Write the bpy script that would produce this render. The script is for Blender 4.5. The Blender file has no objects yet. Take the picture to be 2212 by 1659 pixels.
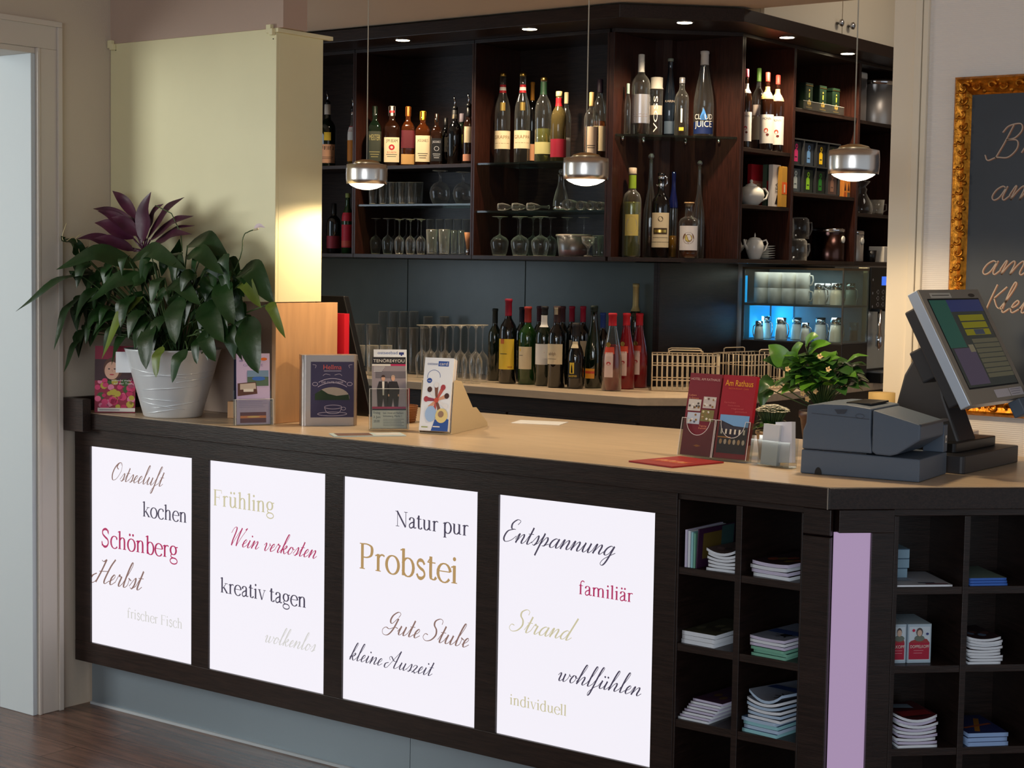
import bpy, math, random
from mathutils import Vector, Matrix
import numpy as np
random.seed(7)
sc = bpy.context.scene
COL = sc.collection
PI = math.pi
# ------------------------------------------------------------------ camera, world, lights, exposure
FPX, YAW, PITCH, ROLL, EYE = 3691.9, 0.645742, 0.0706893, 0.01598, 1.41
cy_, sy_, cp_, sp_ = math.cos(YAW), math.sin(YAW), math.cos(PITCH), math.sin(PITCH)
FW = Vector((-sy_*cp_, cy_*cp_, -sp_)); RT = Vector((cy_, sy_, 0)); UP = RT.cross(FW)
RT, UP = RT*math.cos(ROLL)+UP*math.sin(ROLL), UP*math.cos(ROLL)-RT*math.sin(ROLL)
cam = bpy.data.cameras.new('camera'); cam.sensor_width = 36; cam.lens = 36*FPX/2212; cam.clip_start = .05
co = bpy.data.objects.new('camera', cam); COL.objects.link(co); sc.camera = co
co.matrix_world = Matrix(((RT.x, UP.x, -FW.x, 0), (RT.y, UP.y, -FW.y, 0), (RT.z, UP.z, -FW.z, EYE), (0, 0, 0, 1)))
CAM = Vector((0, 0, EYE))
sc.view_settings.view_transform = 'Standard'; sc.view_settings.look = 'None'
sc.view_settings.exposure = 0.0; sc.view_settings.gamma = 1; sc.view_settings.use_curve_mapping = False
sc.cycles.max_bounces = 10; sc.cycles.transparent_max_bounces = 40; sc.cycles.transmission_bounces = 8
sc.cycles.sample_clamp_indirect = 4.0; sc.cycles.caustics_reflective = False; sc.cycles.caustics_refractive = False
w = bpy.data.worlds.new('world'); sc.world = w; w.use_nodes = True
w.node_tree.nodes['Background'].inputs[0].default_value = (.80, .90, 1.0, 1); w.node_tree.nodes['Background'].inputs[1].default_value = .5

def area(name, loc, aim, size, power, col, sy=None, spread=None):
    l = bpy.data.lights.new(name, 'AREA'); l.energy = power; l.color = col; l.size = size
    if sy: l.shape = 'RECTANGLE'; l.size_y = sy
    if spread: l.spread = spread
    o = bpy.data.objects.new(name, l); COL.objects.link(o); o.location = loc
    o.rotation_euler = (Vector(aim)-Vector(loc)).to_track_quat('-Z', 'Y').to_euler(); return o
area('daylight_window', (.6, -3.2, 1.9), (-2.2, 4, 1.2), 3.2, 95, (.86, .93, 1.0), 1.8)
area('side_room_window', (-5.55, .55, 1.75), (-3.85, 3.6, 1.55), 1.1, 50, (.92, .96, .93), 1.3)

area('passage_fill_light', (-2.6, 6.9, 2.93), (-3.0, 6.9, 1.5), .5, 7, (1, .88, .74))  # added fill over the passage to brighten the cream cupboards
area('bar_end_window', (-6.12, 4.6, 1.55), (-4.2, 5.6, 1.35), 1.1, 10, (.72, .86, 1.0), 1.2)

def ray(x, y): return FW + RT*((x-1106)/FPX) - UP*((y-829.5)/FPX)
def az(x, y, z): d = ray(x, y); return CAM + d*((z-EYE)/d.z)
def ay(x, y, Y): d = ray(x, y); return CAM + d*(Y/d.y)
def ax(x, y, X): d = ray(x, y); return CAM + d*(X/d.x)
def an(x, y, n, c): d = ray(x, y); n = Vector(n); return CAM + d*((c-n.dot(CAM))/n.dot(d))
def depth(p): return (p-CAM).dot(FW)
def on(pl, x, y):
    k = pl[0]
    return ay(x, y, pl[1]) if k == 'y' else ax(x, y, pl[1]) if k == 'x' else az(x, y, pl[1]) if k == 'z' else an(x, y, (1, -1, 0), pl[1])

# ------------------------------------------------------------------ materials
def lin(c):
    f = lambda u: (u/255/12.92) if u/255 <= .04045 else ((u/255+.055)/1.055)**2.4
    return (f(c[0]), f(c[1]), f(c[2]), 1)
MATS = {}
def mat(name, col, rough=.5, metal=0, spec=.5, emit=0, trans=0, coat=0, alpha=1, bump=0, bscale=60, vary=0, vscale=8, stretch=(1, 1, 1), aniso=0, ior=1.45, sub=0):
    if name in MATS: return MATS[name]
    m = bpy.data.materials.new(name); m.use_nodes = True; MATS[name] = m
    nt = m.node_tree; b = nt.nodes['Principled BSDF']; c = lin(col); I = b.inputs
    I['Base Color'].default_value = c; I['Roughness'].default_value = rough; I['Metallic'].default_value = metal
    I['Specular IOR Level'].default_value = spec; I['Transmission Weight'].default_value = trans; I['Coat Weight'].default_value = coat
    I['Alpha'].default_value = alpha; I['IOR'].default_value = ior
    if sub: I['Subsurface Weight'].default_value = sub; I['Subsurface Radius'].default_value = (.01, .006, .004)
    if aniso: I['Anisotropic'].default_value = aniso
    if emit: I['Emission Color'].default_value = c; I['Emission Strength'].default_value = emit
    if bump or vary:
        tc = nt.nodes.new('ShaderNodeTexCoord'); mp = nt.nodes.new('ShaderNodeMapping'); mp.inputs['Scale'].default_value = stretch
        nt.links.new(tc.outputs['Object'], mp.inputs[0])
    if vary:
        n = nt.nodes.new('ShaderNodeTexNoise'); n.inputs['Scale'].default_value = vscale; n.inputs['Detail'].default_value = 6
        nt.links.new(mp.outputs[0], n.inputs['Vector'])
        r = nt.nodes.new('ShaderNodeValToRGB'); r.color_ramp.elements[0].position = .3; r.color_ramp.elements[1].position = .7
        r.color_ramp.elements[0].color = tuple(x*(1-vary) for x in c[:3])+(1,); r.color_ramp.elements[1].color = tuple(min(1, x*(1+vary)) for x in c[:3])+(1,)
        nt.links.new(n.outputs[0], r.inputs[0]); nt.links.new(r.outputs[0], I['Base Color'])
    if bump:
        n = nt.nodes.new('ShaderNodeTexNoise'); n.inputs['Scale'].default_value = bscale; n.inputs['Detail'].default_value = 4
        nt.links.new(mp.outputs[0], n.inputs['Vector'])
        bp = nt.nodes.new('ShaderNodeBump'); bp.inputs['Strength'].default_value = bump; bp.inputs['Distance'].default_value = .004
        nt.links.new(n.outputs[0], bp.inputs['Height']); nt.links.new(bp.outputs[0], I['Normal'])
    return m
def C(*c, rough=.55): return mat('paint_%d_%d_%d_%d' % (*c, int(rough*100)), c, rough)
def thin(name, tint=(254, 254, 253), base=.045, edge=1.0, power=2.1, rough=.06, dif=.32):
    """thin-walled glass: tinted see-through with a Fresnel gloss"""
    if name in MATS: return MATS[name]
    m = bpy.data.materials.new(name); m.use_nodes = True; MATS[name] = m; nt = m.node_tree; nt.nodes.clear()
    o = nt.nodes.new('ShaderNodeOutputMaterial'); mx = nt.nodes.new('ShaderNodeMixShader'); t = nt.nodes.new('ShaderNodeBsdfTransparent'); g = nt.nodes.new('ShaderNodeBsdfGlossy')
    t.inputs[0].default_value = lin(tint); g.inputs['Roughness'].default_value = rough
    lw = nt.nodes.new('ShaderNodeLayerWeight'); lw.inputs[0].default_value = .5
    p = nt.nodes.new('ShaderNodeMath'); p.operation = 'POWER'; p.inputs[1].default_value = power
    ma = nt.nodes.new('ShaderNodeMath'); ma.operation = 'MULTIPLY_ADD'; ma.inputs[1].default_value = edge; ma.inputs[2].default_value = base
    nt.links.new(lw.outputs['Facing'], p.inputs[0]); nt.links.new(p.outputs[0], ma.inputs[0]); nt.links.new(ma.outputs[0], mx.inputs[0])
    nt.links.new(t.outputs[0], mx.inputs[1]); 
    df = nt.nodes.new('ShaderNodeBsdfDiffuse'); df.inputs[0].default_value = (.8, .78, .72, 1); m2 = nt.nodes.new('ShaderNodeMixShader'); m2.inputs[0].default_value = dif
    nt.links.new(g.outputs[0], m2.inputs[1]); nt.links.new(df.outputs[0], m2.inputs[2]); nt.links.new(m2.outputs[0], mx.inputs[2]); nt.links.new(mx.outputs[0], o.inputs[0]); return m
WEN = mat('dark_wenge_wood', (40, 28, 24), .34, spec=.5, vary=.45, vscale=14, stretch=(1, 1, 14), bump=.12, bscale=40)
WENH = mat('dark_wenge_wood_lying_grain', (42, 29, 24), .36, spec=.5, vary=.45, vscale=14, stretch=(1, 14, 14), bump=.15, bscale=40)
WENR = mat('red_brown_wenge_wood', (50, 25, 18), .32, spec=.5, vary=.4, vscale=14, stretch=(14, 14, 1), bump=.1, bscale=40)
GREYP = mat('slate_grey_laminate', (78, 90, 90), .30, spec=.5, vary=.12, vscale=5)
MAPLE = mat('pale_maple_laminate', (207, 183, 154), .30, spec=.5, vary=.08, vscale=6, stretch=(1, 8, 8))
MAPLEV = mat('light_maple_veneer', (206, 158, 112), .45, vary=.10, vscale=5, stretch=(8, 8, 1))
STEEL = mat('brushed_steel', (190, 192, 196), .28, 1, aniso=.5)
CHROME = mat('polished_chrome', (225, 225, 228), .08, 1)
ALU = mat('brushed_aluminium', (222, 216, 210), .27, 1)
CREAM = mat('cream_panel_paint', (238, 230, 186), .45, vary=.03, vscale=4)
WALLP = mat('warm_white_wall_paint', (206, 192, 174), .8, bump=.15, bscale=220)
GLASS = thin('clear_drinking_glass')
BGLASS = thin('clear_bottle_glass', (232, 236, 234), .08, .8, 1.8, .06, .14)
ACRY = thin('clear_acrylic', (240, 242, 240), .05, .6, 2.0, .04, .08)
PANE = thin('shelf_pane_glass', (205, 225, 218), .06, .6, 2.0, .04, .05)
WHITE = mat('white_porcelain', (236, 232, 220), .22)
PAPER = mat('white_paper', (232, 234, 238), .7)
BLACK = mat('black_plastic', (16, 16, 18), .35)
CORK = mat('cork', (196, 158, 112), .8, vary=.2, vscale=90)
GOLD = mat('gold_foil', (214, 176, 92), .28, 1)
INK = C(28, 26, 34)

# ------------------------------------------------------------------ mesh builder
class MB:
    def __init__(s): s.v = []; s.f = []; s.mi = []; s.sm = []; s.mats = []
    def _m(s, m):
        if m not in s.mats: s.mats.append(m)
        return s.mats.index(m)
    def add(s, vs, fs, m, smooth=False, M=None):
        b = len(s.v); k = s._m(m)
        for p in vs: s.v.append(tuple(M @ Vector(p)) if M else tuple(p))
        for f in fs: s.f.append(tuple(i+b for i in f)); s.mi.append(k); s.sm.append(smooth)
        return s
    def box(s, a, b, m, M=None):
        (x0, y0, z0), (x1, y1, z1) = a, b
        return s.add([(x0, y0, z0), (x1, y0, z0), (x1, y1, z0), (x0, y1, z0), (x0, y0, z1), (x1, y0, z1), (x1, y1, z1), (x0, y1, z1)],
                     [(3, 2, 1, 0), (4, 5, 6, 7), (0, 1, 5, 4), (1, 2, 6, 5), (2, 3, 7, 6), (3, 0, 4, 7)], m, False, M)
    def rbox(s, a, b, m, r=.004, seg=3, M=None):
        """box with rounded vertical edges"""
        (x0, y0, z0), (x1, y1, z1) = a, b; P = []
        for cx, cy, a0 in ((x1-r, y1-r, 0), (x0+r, y1-r, 90), (x0+r, y0+r, 180), (x1-r, y0+r, 270)):
            for i in range(seg+1): t = math.radians(a0+90*i/seg); P.append((cx+r*math.cos(t), cy+r*math.sin(t)))
        return s.poly(P, z0, z1, m, M=M)
    def poly(s, P, z0, z1, m, smooth=False, M=None):
        """ccw outline in xy extruded along z"""
        n = len(P); A = sum(P[i][0]*P[(i+1) % n][1]-P[(i+1) % n][0]*P[i][1] for i in range(n))
        if A < 0: P = P[::-1]
        vs = [(x, y, z0) for x, y in P]+[(x, y, z1) for x, y in P]
        return s.add(vs, [tuple(range(n))[::-1], tuple(range(n, 2*n))]+[(i, (i+1) % n, n+(i+1) % n, n+i) for i in range(n)], m, smooth, M)
    def side(s, P, y0, y1, m, M=None):
        """outline in xz extruded along y"""
        R = Matrix(((1, 0, 0, 0), (0, 0, -1, 0), (0, 1, 0, 0), (0, 0, 0, 1)))
        return s.poly(P, -y1, -y0, m, M=(M @ R if M else R))
    def lathe(s, prof, m, n=24, M=None, sq=None, a0=0, a1=2*PI, cx=0, cy=0, smooth=True):
        full = abs(a1-a0-2*PI) < 1e-6; k = n if full else n+1; vs = []; fs = []
        for r, z in prof:
            for i in range(k):
                t = a0+(a1-a0)*i/n; q = rad(r, t, sq); vs.append((cx+q*math.cos(t), cy+q*math.sin(t), z))
        for j in range(len(prof)-1):
            for i in range(n):
                a, b = j*k+i, j*k+(i+1) % k; fs.append((a, b, b+k, a+k))
        if full and prof[0][0] > 1e-6: fs.append(tuple(range(k))[::-1])
        if full and prof[-1][0] > 1e-6: fs.append(tuple(range((len(prof)-1)*k, len(prof)*k)))
        return s.add(vs, fs, m, smooth, M)
    def tube(s, pts, r, m, n=8, closed=False, M=None):
        P = [Vector(p) for p in pts]; N = len(P); vs = []; fs = []; prev = None
        for i, p in enumerate(P):
            d = (P[(i+1) % N]-P[i-1]) if closed else (P[min(i+1, N-1)]-P[max(i-1, 0)])
            if d.length < 1e-9: d = Vector((0, 0, 1))
            d.normalize()
            u = prev-d*prev.dot(d) if prev else (Vector((0, 0, 1)).cross(d) if abs(d.z) < .95 else Vector((1, 0, 0)).cross(d))
            if u.length < 1e-6: u = d.orthogonal()
            u.normalize(); prev = u; q = d.cross(u); rr = r[i] if isinstance(r, (list, tuple)) else r
            for k in range(n): t = 2*PI*k/n; vs.append(p+u*(rr*math.cos(t))+q*(rr*math.sin(t)))
        for i in range(N if closed else N-1):
            for k in range(n): a = i*n+k; b = i*n+(k+1) % n; c = ((i+1) % N)*n; fs.append((a, b, c+(k+1) % n, c+k))
        if not closed: fs += [tuple(range(n))[::-1], tuple(range((N-1)*n, N*n))]
        return s.add(vs, fs, m, True, M)
    def ball(s, c, r, m, n=10, sz=1, M=None):
        pr = [(max(1e-7, r*math.cos(a)), c[2]+sz*r*math.sin(a)) for a in [-PI/2+PI*i/n for i in range(n+1)]]
        return s.lathe(pr, m, max(8, n), M, cx=c[0], cy=c[1])
    def build(s, name, parent=None, loc=None, rot=None, bevel=0, seg=2):
        me = bpy.data.meshes.new(name); me.from_pydata(s.v, [], s.f)
        for m in s.mats: me.materials.append(m)
        me.polygons.foreach_set('material_index', s.mi); me.polygons.foreach_set('use_smooth', s.sm); me.update()
        o = bpy.data.objects.new(name, me); COL.objects.link(o)
        if parent: o.parent = parent
        if loc is not None: o.location = loc
        if rot is not None: o.rotation_euler = rot
        if bevel:
            b = o.modifiers.new('bevel', 'BEVEL'); b.width = bevel; b.segments = seg; b.limit_method = 'ANGLE'; b.angle_limit = math.radians(40)
        return o
def rad(r, t, sq):
    if not sq: return r
    c, q = abs(math.cos(t)), abs(math.sin(t)); return r*1.0/((c**sq+q**sq)**(1/sq)) if r > 1e-6 else r
def tag(o, label=None, cat=None, group=None, kind=None):
    if label: o['label'] = label
    if cat: o['category'] = cat
    if group: o['group'] = group
    if kind: o['kind'] = kind
    return o
def thing(name, label, cat, loc=(0, 0, 0), rz=0, group=None, tilt=0):
    o = bpy.data.objects.new(name, None); o.empty_display_size = .05; COL.objects.link(o)
    o.location = loc; o.rotation_euler = (tilt, 0, rz); return tag(o, label, cat, group)
def struct(mb, name, label, **k): return tag(mb.build(name, **k), label, kind='structure')
def copy_tree(o, parent=None):
    c = o.copy(); COL.objects.link(c)
    if parent: c.parent = parent
    for ch in list(o.children): copy_tree(ch, c)
    return c
def face_to(p, off=0):
    """rotation about z that turns local -y from point p towards the camera"""
    d = CAM-Vector(p); return math.atan2(d.x, -d.y)+off
ORD = ['first', 'second', 'third', 'fourth', 'fifth', 'sixth', 'seventh', 'eighth', 'ninth', 'tenth', 'eleventh', 'twelfth']

# ------------------------------------------------------------------ lettering: block font text and drawn strokes
TXT = {}
def text_geo(body):
    if body not in TXT:
        cu = bpy.data.curves.new('lettering', 'FONT'); cu.body = body; cu.size = 1; cu.resolution_u = 3
        ob = bpy.data.objects.new('lettering', cu); me = bpy.data.meshes.new_from_object(ob)
        TXT[body] = ([(v.co.x, v.co.y) for v in me.vertices], [tuple(p.vertices) for p in me.polygons])
        bpy.data.objects.remove(ob); bpy.data.curves.remove(cu); bpy.data.meshes.remove(me)
    return TXT[body]
def arc(cx, cy, rx, ry, a0, a1, n=10): return [(cx+rx*math.cos(math.radians(a0+(a1-a0)*i/n)), cy+ry*math.sin(math.radians(a0+(a1-a0)*i/n))) for i in range(n+1)]
def smooth(P, k=6):
    if len(P) < 3: return [Vector(p) for p in P]
    Q = [Vector(p) for p in P]; Q = [Q[0]*2-Q[1]]+Q+[Q[-1]*2-Q[-2]]; out = []
    for i in range(1, len(Q)-2):
        a, b, c, d = Q[i-1:i+3]
        for j in range(k): t = j/k; out.append(.5*(2*b+(c-a)*t+(2*a-5*b+4*c-d)*t*t+(3*b-a-3*c+d)*t**3))
    out.append(Q[-2]); return out
class Decal:
    """flat print laid on a surface given by f(u,v,t)"""
    def __init__(s, mb, f): s.mb = mb; s.f = f
    def grid(s, u0, v0, u1, v1, m, t=1, nu=1):
        vs = []; fs = []
        for i in range(nu+1):
            u = u0+(u1-u0)*i/nu; vs += [s.f(u, v0, t), s.f(u, v1, t)]
        for i in range(nu): fs.append((2*i, 2*i+2, 2*i+3, 2*i+1))
        s.mb.add(vs, fs, m, nu > 1); return s
    def polyg(s, P, m, t=1):
        A = sum(P[i][0]*P[(i+1) % len(P)][1]-P[(i+1) % len(P)][0]*P[i][1] for i in range(len(P)))
        if A < 0: P = P[::-1]
        s.mb.add([s.f(u, v, t) for u, v in P], [tuple(range(len(P)))], m); return s
    def disc(s, u, v, ru, rv, m, t=1, n=20): return s.polyg(arc(u, v, ru, rv, 0, 360-360/n, n-1), m, t)
    def ring(s, u, v, ru, rv, wd, m, t=1, n=24, a0=0, a1=360):
        return s.stroke(arc(u, v, ru, rv, a0, a1, n), wd, m, t)
    def stroke(s, P, wd, m, t=1):
        P = [Vector(p) for p in P]; vs = []; fs = []; N = len(P)
        for i, p in enumerate(P):
            d = P[min(i+1, N-1)]-P[max(i-1, 0)]
            if d.length < 1e-9: d = Vector((1, 0))
            d.normalize(); n = Vector((-d.y, d.x)); h = (wd(d) if callable(wd) else wd)/2; a, b = p+n*h, p-n*h
            vs += [s.f(b.x, b.y, t), s.f(a.x, a.y, t)]
        for i in range(N-1): fs.append((2*i, 2*i+2, 2*i+3, 2*i+1))
        s.mb.add(vs, fs, m); return s
    def text(s, body, u, v, size, m, t=2, align='c', width=None, rot=0):
        V, F = text_geo(body)
        if not V: return s
        x0 = min(p[0] for p in V); x1 = max(p[0] for p in V); k = size/.72
        kx = width/(x1-x0) if width else k; wd = (x1-x0)*kx; o = {'c': -wd/2, 'l': 0, 'r': -wd}[align]
        cr, sr = math.cos(rot), math.sin(rot); vs = []
        for x, y in V:
            a, b = (x-x0)*kx+o, y*k; vs.append(s.f(u+a*cr-b*sr, v+a*sr+b*cr, t))
        s.mb.add(vs, F, m); return s
    def lines(s, u0, u1, v0, v1, n, m, t=2, h=.0012):
        for i in range(n):
            v = v1-(v1-v0)*i/max(1, n-1); e = u1-(u1-u0)*random.random()*.3; s.grid(u0, v, e, v+h, m, t)
        return s
def wrap_prof(pr, R, h, e=.0003, c=-PI/2, ex=.0008):
    zs = [b*h for a, b in pr]; rs = [a*R+ex for a, b in pr]
    def f(u, v, t):
        r = float(np.interp(v, zs, rs))+t*e; a = c+u; return (r*math.cos(a), r*math.sin(a), v)
    return f
def flat(y=0, e=.0004): return lambda u, v, t: (u, y-t*e, v)
def wrap(R, sq=None, e=.0004, c=-PI/2):
    def f(u, v, t):
        a = c+u/R; q = rad(R, a, sq)+t*e; return (q*math.cos(a), q*math.sin(a), v)
    return f
def top(z=0, e=.0004): return lambda u, v, t: (u, v, z+t*e)

# serif alphabet as pen strokes (x height .45)
def _st(x, y0, y1, t='l', b=1):
    S = [([(x, y0), (x, y1)], 'T')]
    if b: S.append(([(x-.09, y0+.012), (x+.09, y0+.012)], .024))
    if t == 'l': S.append(([(x-.10, y1-.05), (x+.03, y1-.01)], .035))
    if t == 'b': S.append(([(x-.09, y1-.012), (x+.09, y1-.012)], .024))
    return S
_o = lambda cx, w=.2: [(smooth(arc(cx, .22, w, .235, 90, 450, 16), 2), None)]
_n = lambda x: [([(x, .33), (x+.09, .42), (x+.18, .44), (x+.25, .39), (x+.27, .28)], None)]+_st(x+.27, 0, .30, None)
SERIF = {' ': (.22, []),
 'k': (.52, _st(.12, 0, .68)+[([(.14, .17), (.38, .43)], .03), ([(.28, .43), (.48, .43)], .024), ([(.22, .25), (.44, .01)], .08), ([(.36, .012), (.54, .012)], .024)]),
 'o': (.48, _o(.24)), 'c': (.43, [(arc(.25, .22, .2, .235, 40, 320, 14), None), ([(.36, .34), (.40, .38)], .07)]),
 'h': (.54, _st(.12, 0, .68)+_n(.12)), 'n': (.54, _st(.12, 0, .44)+_n(.12)), 'm': (.82, _st(.12, 0, .44)+_n(.12)+_n(.39)),
 'e': (.44, [(arc(.24, .22, .2, .235, 10, 325, 14), None), ([(.05, .26), (.43, .26)], .026)]),
 'S': (.54, [(smooth([(.44, .52), (.38, .64), (.25, .67), (.12, .6), (.12, .47), (.25, .37), (.40, .28), (.43, .14), (.34, .02), (.2, 0), (.09, .08), (.07, .18)], 4), 'S'), ([(.45, .48), (.45, .66)], .02), ([(.065, .01), (.065, .2)], .02)]),
 'b': (.5, _st(.12, 0, .68, b=0)+[(arc(.27, .22, .18, .235, -160, 160, 14), None)]),
 'd': (.52, _st(.39, 0, .68, b=0)+[(arc(.24, .22, .19, .235, 20, 340, 14), None), ([(.39, .02), (.49, .04)], .03)]),
 'p': (.5, _st(.12, -.2, .44)+[(arc(.27, .22, .18, .235, -160, 160, 14), None)]),
 'r': (.36, _st(.12, 0, .44)+[([(.12, .3), (.19, .41), (.27, .43), (.33, .40)], .045)]),
 'g': (.48, [(smooth(arc(.22, .29, .15, .16, 90, 450, 14), 2), None), ([(.32, .40), (.46, .42)], .04), ([(.13, .15), (.09, .07), (.16, .02), (.34, .0)], .045), (smooth(arc(.24, -.1, .19, .11, 80, 440, 14), 2), .045)]),
 'f': (.33, _st(.12, 0, .5, None)+[([(.12, .45), (.13, .58), (.2, .67), (.29, .67), (.33, .62)], .05), ([(.02, .44), (.26, .44)], .03)]),
 'i': (.26, _st(.12, 0, .44)+[('dot', (.12, .6))]), 'l': (.26, _st(.12, 0, .68)),
 's': (.38, [(smooth([(.31, .35), (.24, .44), (.13, .44), (.08, .35), (.16, .26), (.28, .19), (.31, .08), (.22, .0), (.12, .01), (.06, .1)], 4), 'S')]),
 'F': (.56, _st(.14, 0, .66, 'b')+[([(.05, .648), (.5, .648)], .026), ([(.5, .66), (.52, .52)], .024), ([(.14, .35), (.38, .35)], .026), ([(.39, .26), (.39, .44)], .02)]),
 'u': (.54, [([(.12, .43), (.12, .12), (.18, .02), (.28, .02), (.38, .11)], None), ([(.03, .43), (.12, .43)], .026), ([(.3, .43), (.39, .43)], .026), ([(.39, .44), (.39, .03)], 'T'), ([(.39, .02), (.5, .03)], .03)]),
 't': (.32, [([(.13, .58), (.13, .1), (.18, .02), (.25, .02), (.31, .08)], None), ([(.02, .43), (.28, .43)], .03), ([(.03, .43), (.13, .56)], .03)]),
 'a': (.46, [([(.08, .33), (.12, .42), (.22, .45), (.31, .40), (.32, .30), (.32, .08), (.37, .02), (.45, .05)], None), ([(.32, .28), (.14, .2), (.07, .1), (.12, .01), (.22, .02), (.32, .1)], .055)]),
 'v': (.48, [([(.08, .44), (.25, 0)], .075), ([(.25, 0), (.41, .44)], .03), ([(.0, .43), (.18, .43)], .024), ([(.33, .43), (.49, .43)], .024)]),
 'N': (.72, [([(.13, 0), (.13, .65)], .03), ([(.10, .66), (.58, 0)], .085), ([(.59, 0), (.59, .65)], .03), ([(.03, .012), (.23, .012)], .024), ([(.49, .648), (.69, .648)], .024), ([(.0, .648), (.14, .648)], .024)]),
 'P': (.56, _st(.14, 0, .66, 'b')+[([(.14, .645), (.3, .65), (.44, .6), (.47, .49), (.43, .37), (.3, .31), (.14, .31)], None)]),
}
for a_, b_ in (('ö', 'o'), ('ä', 'a'), ('ü', 'u')):
    SERIF[a_] = (SERIF[b_][0], SERIF[b_][1]+[('dot', (.15, .6)), ('dot', (.33, .6))])
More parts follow.
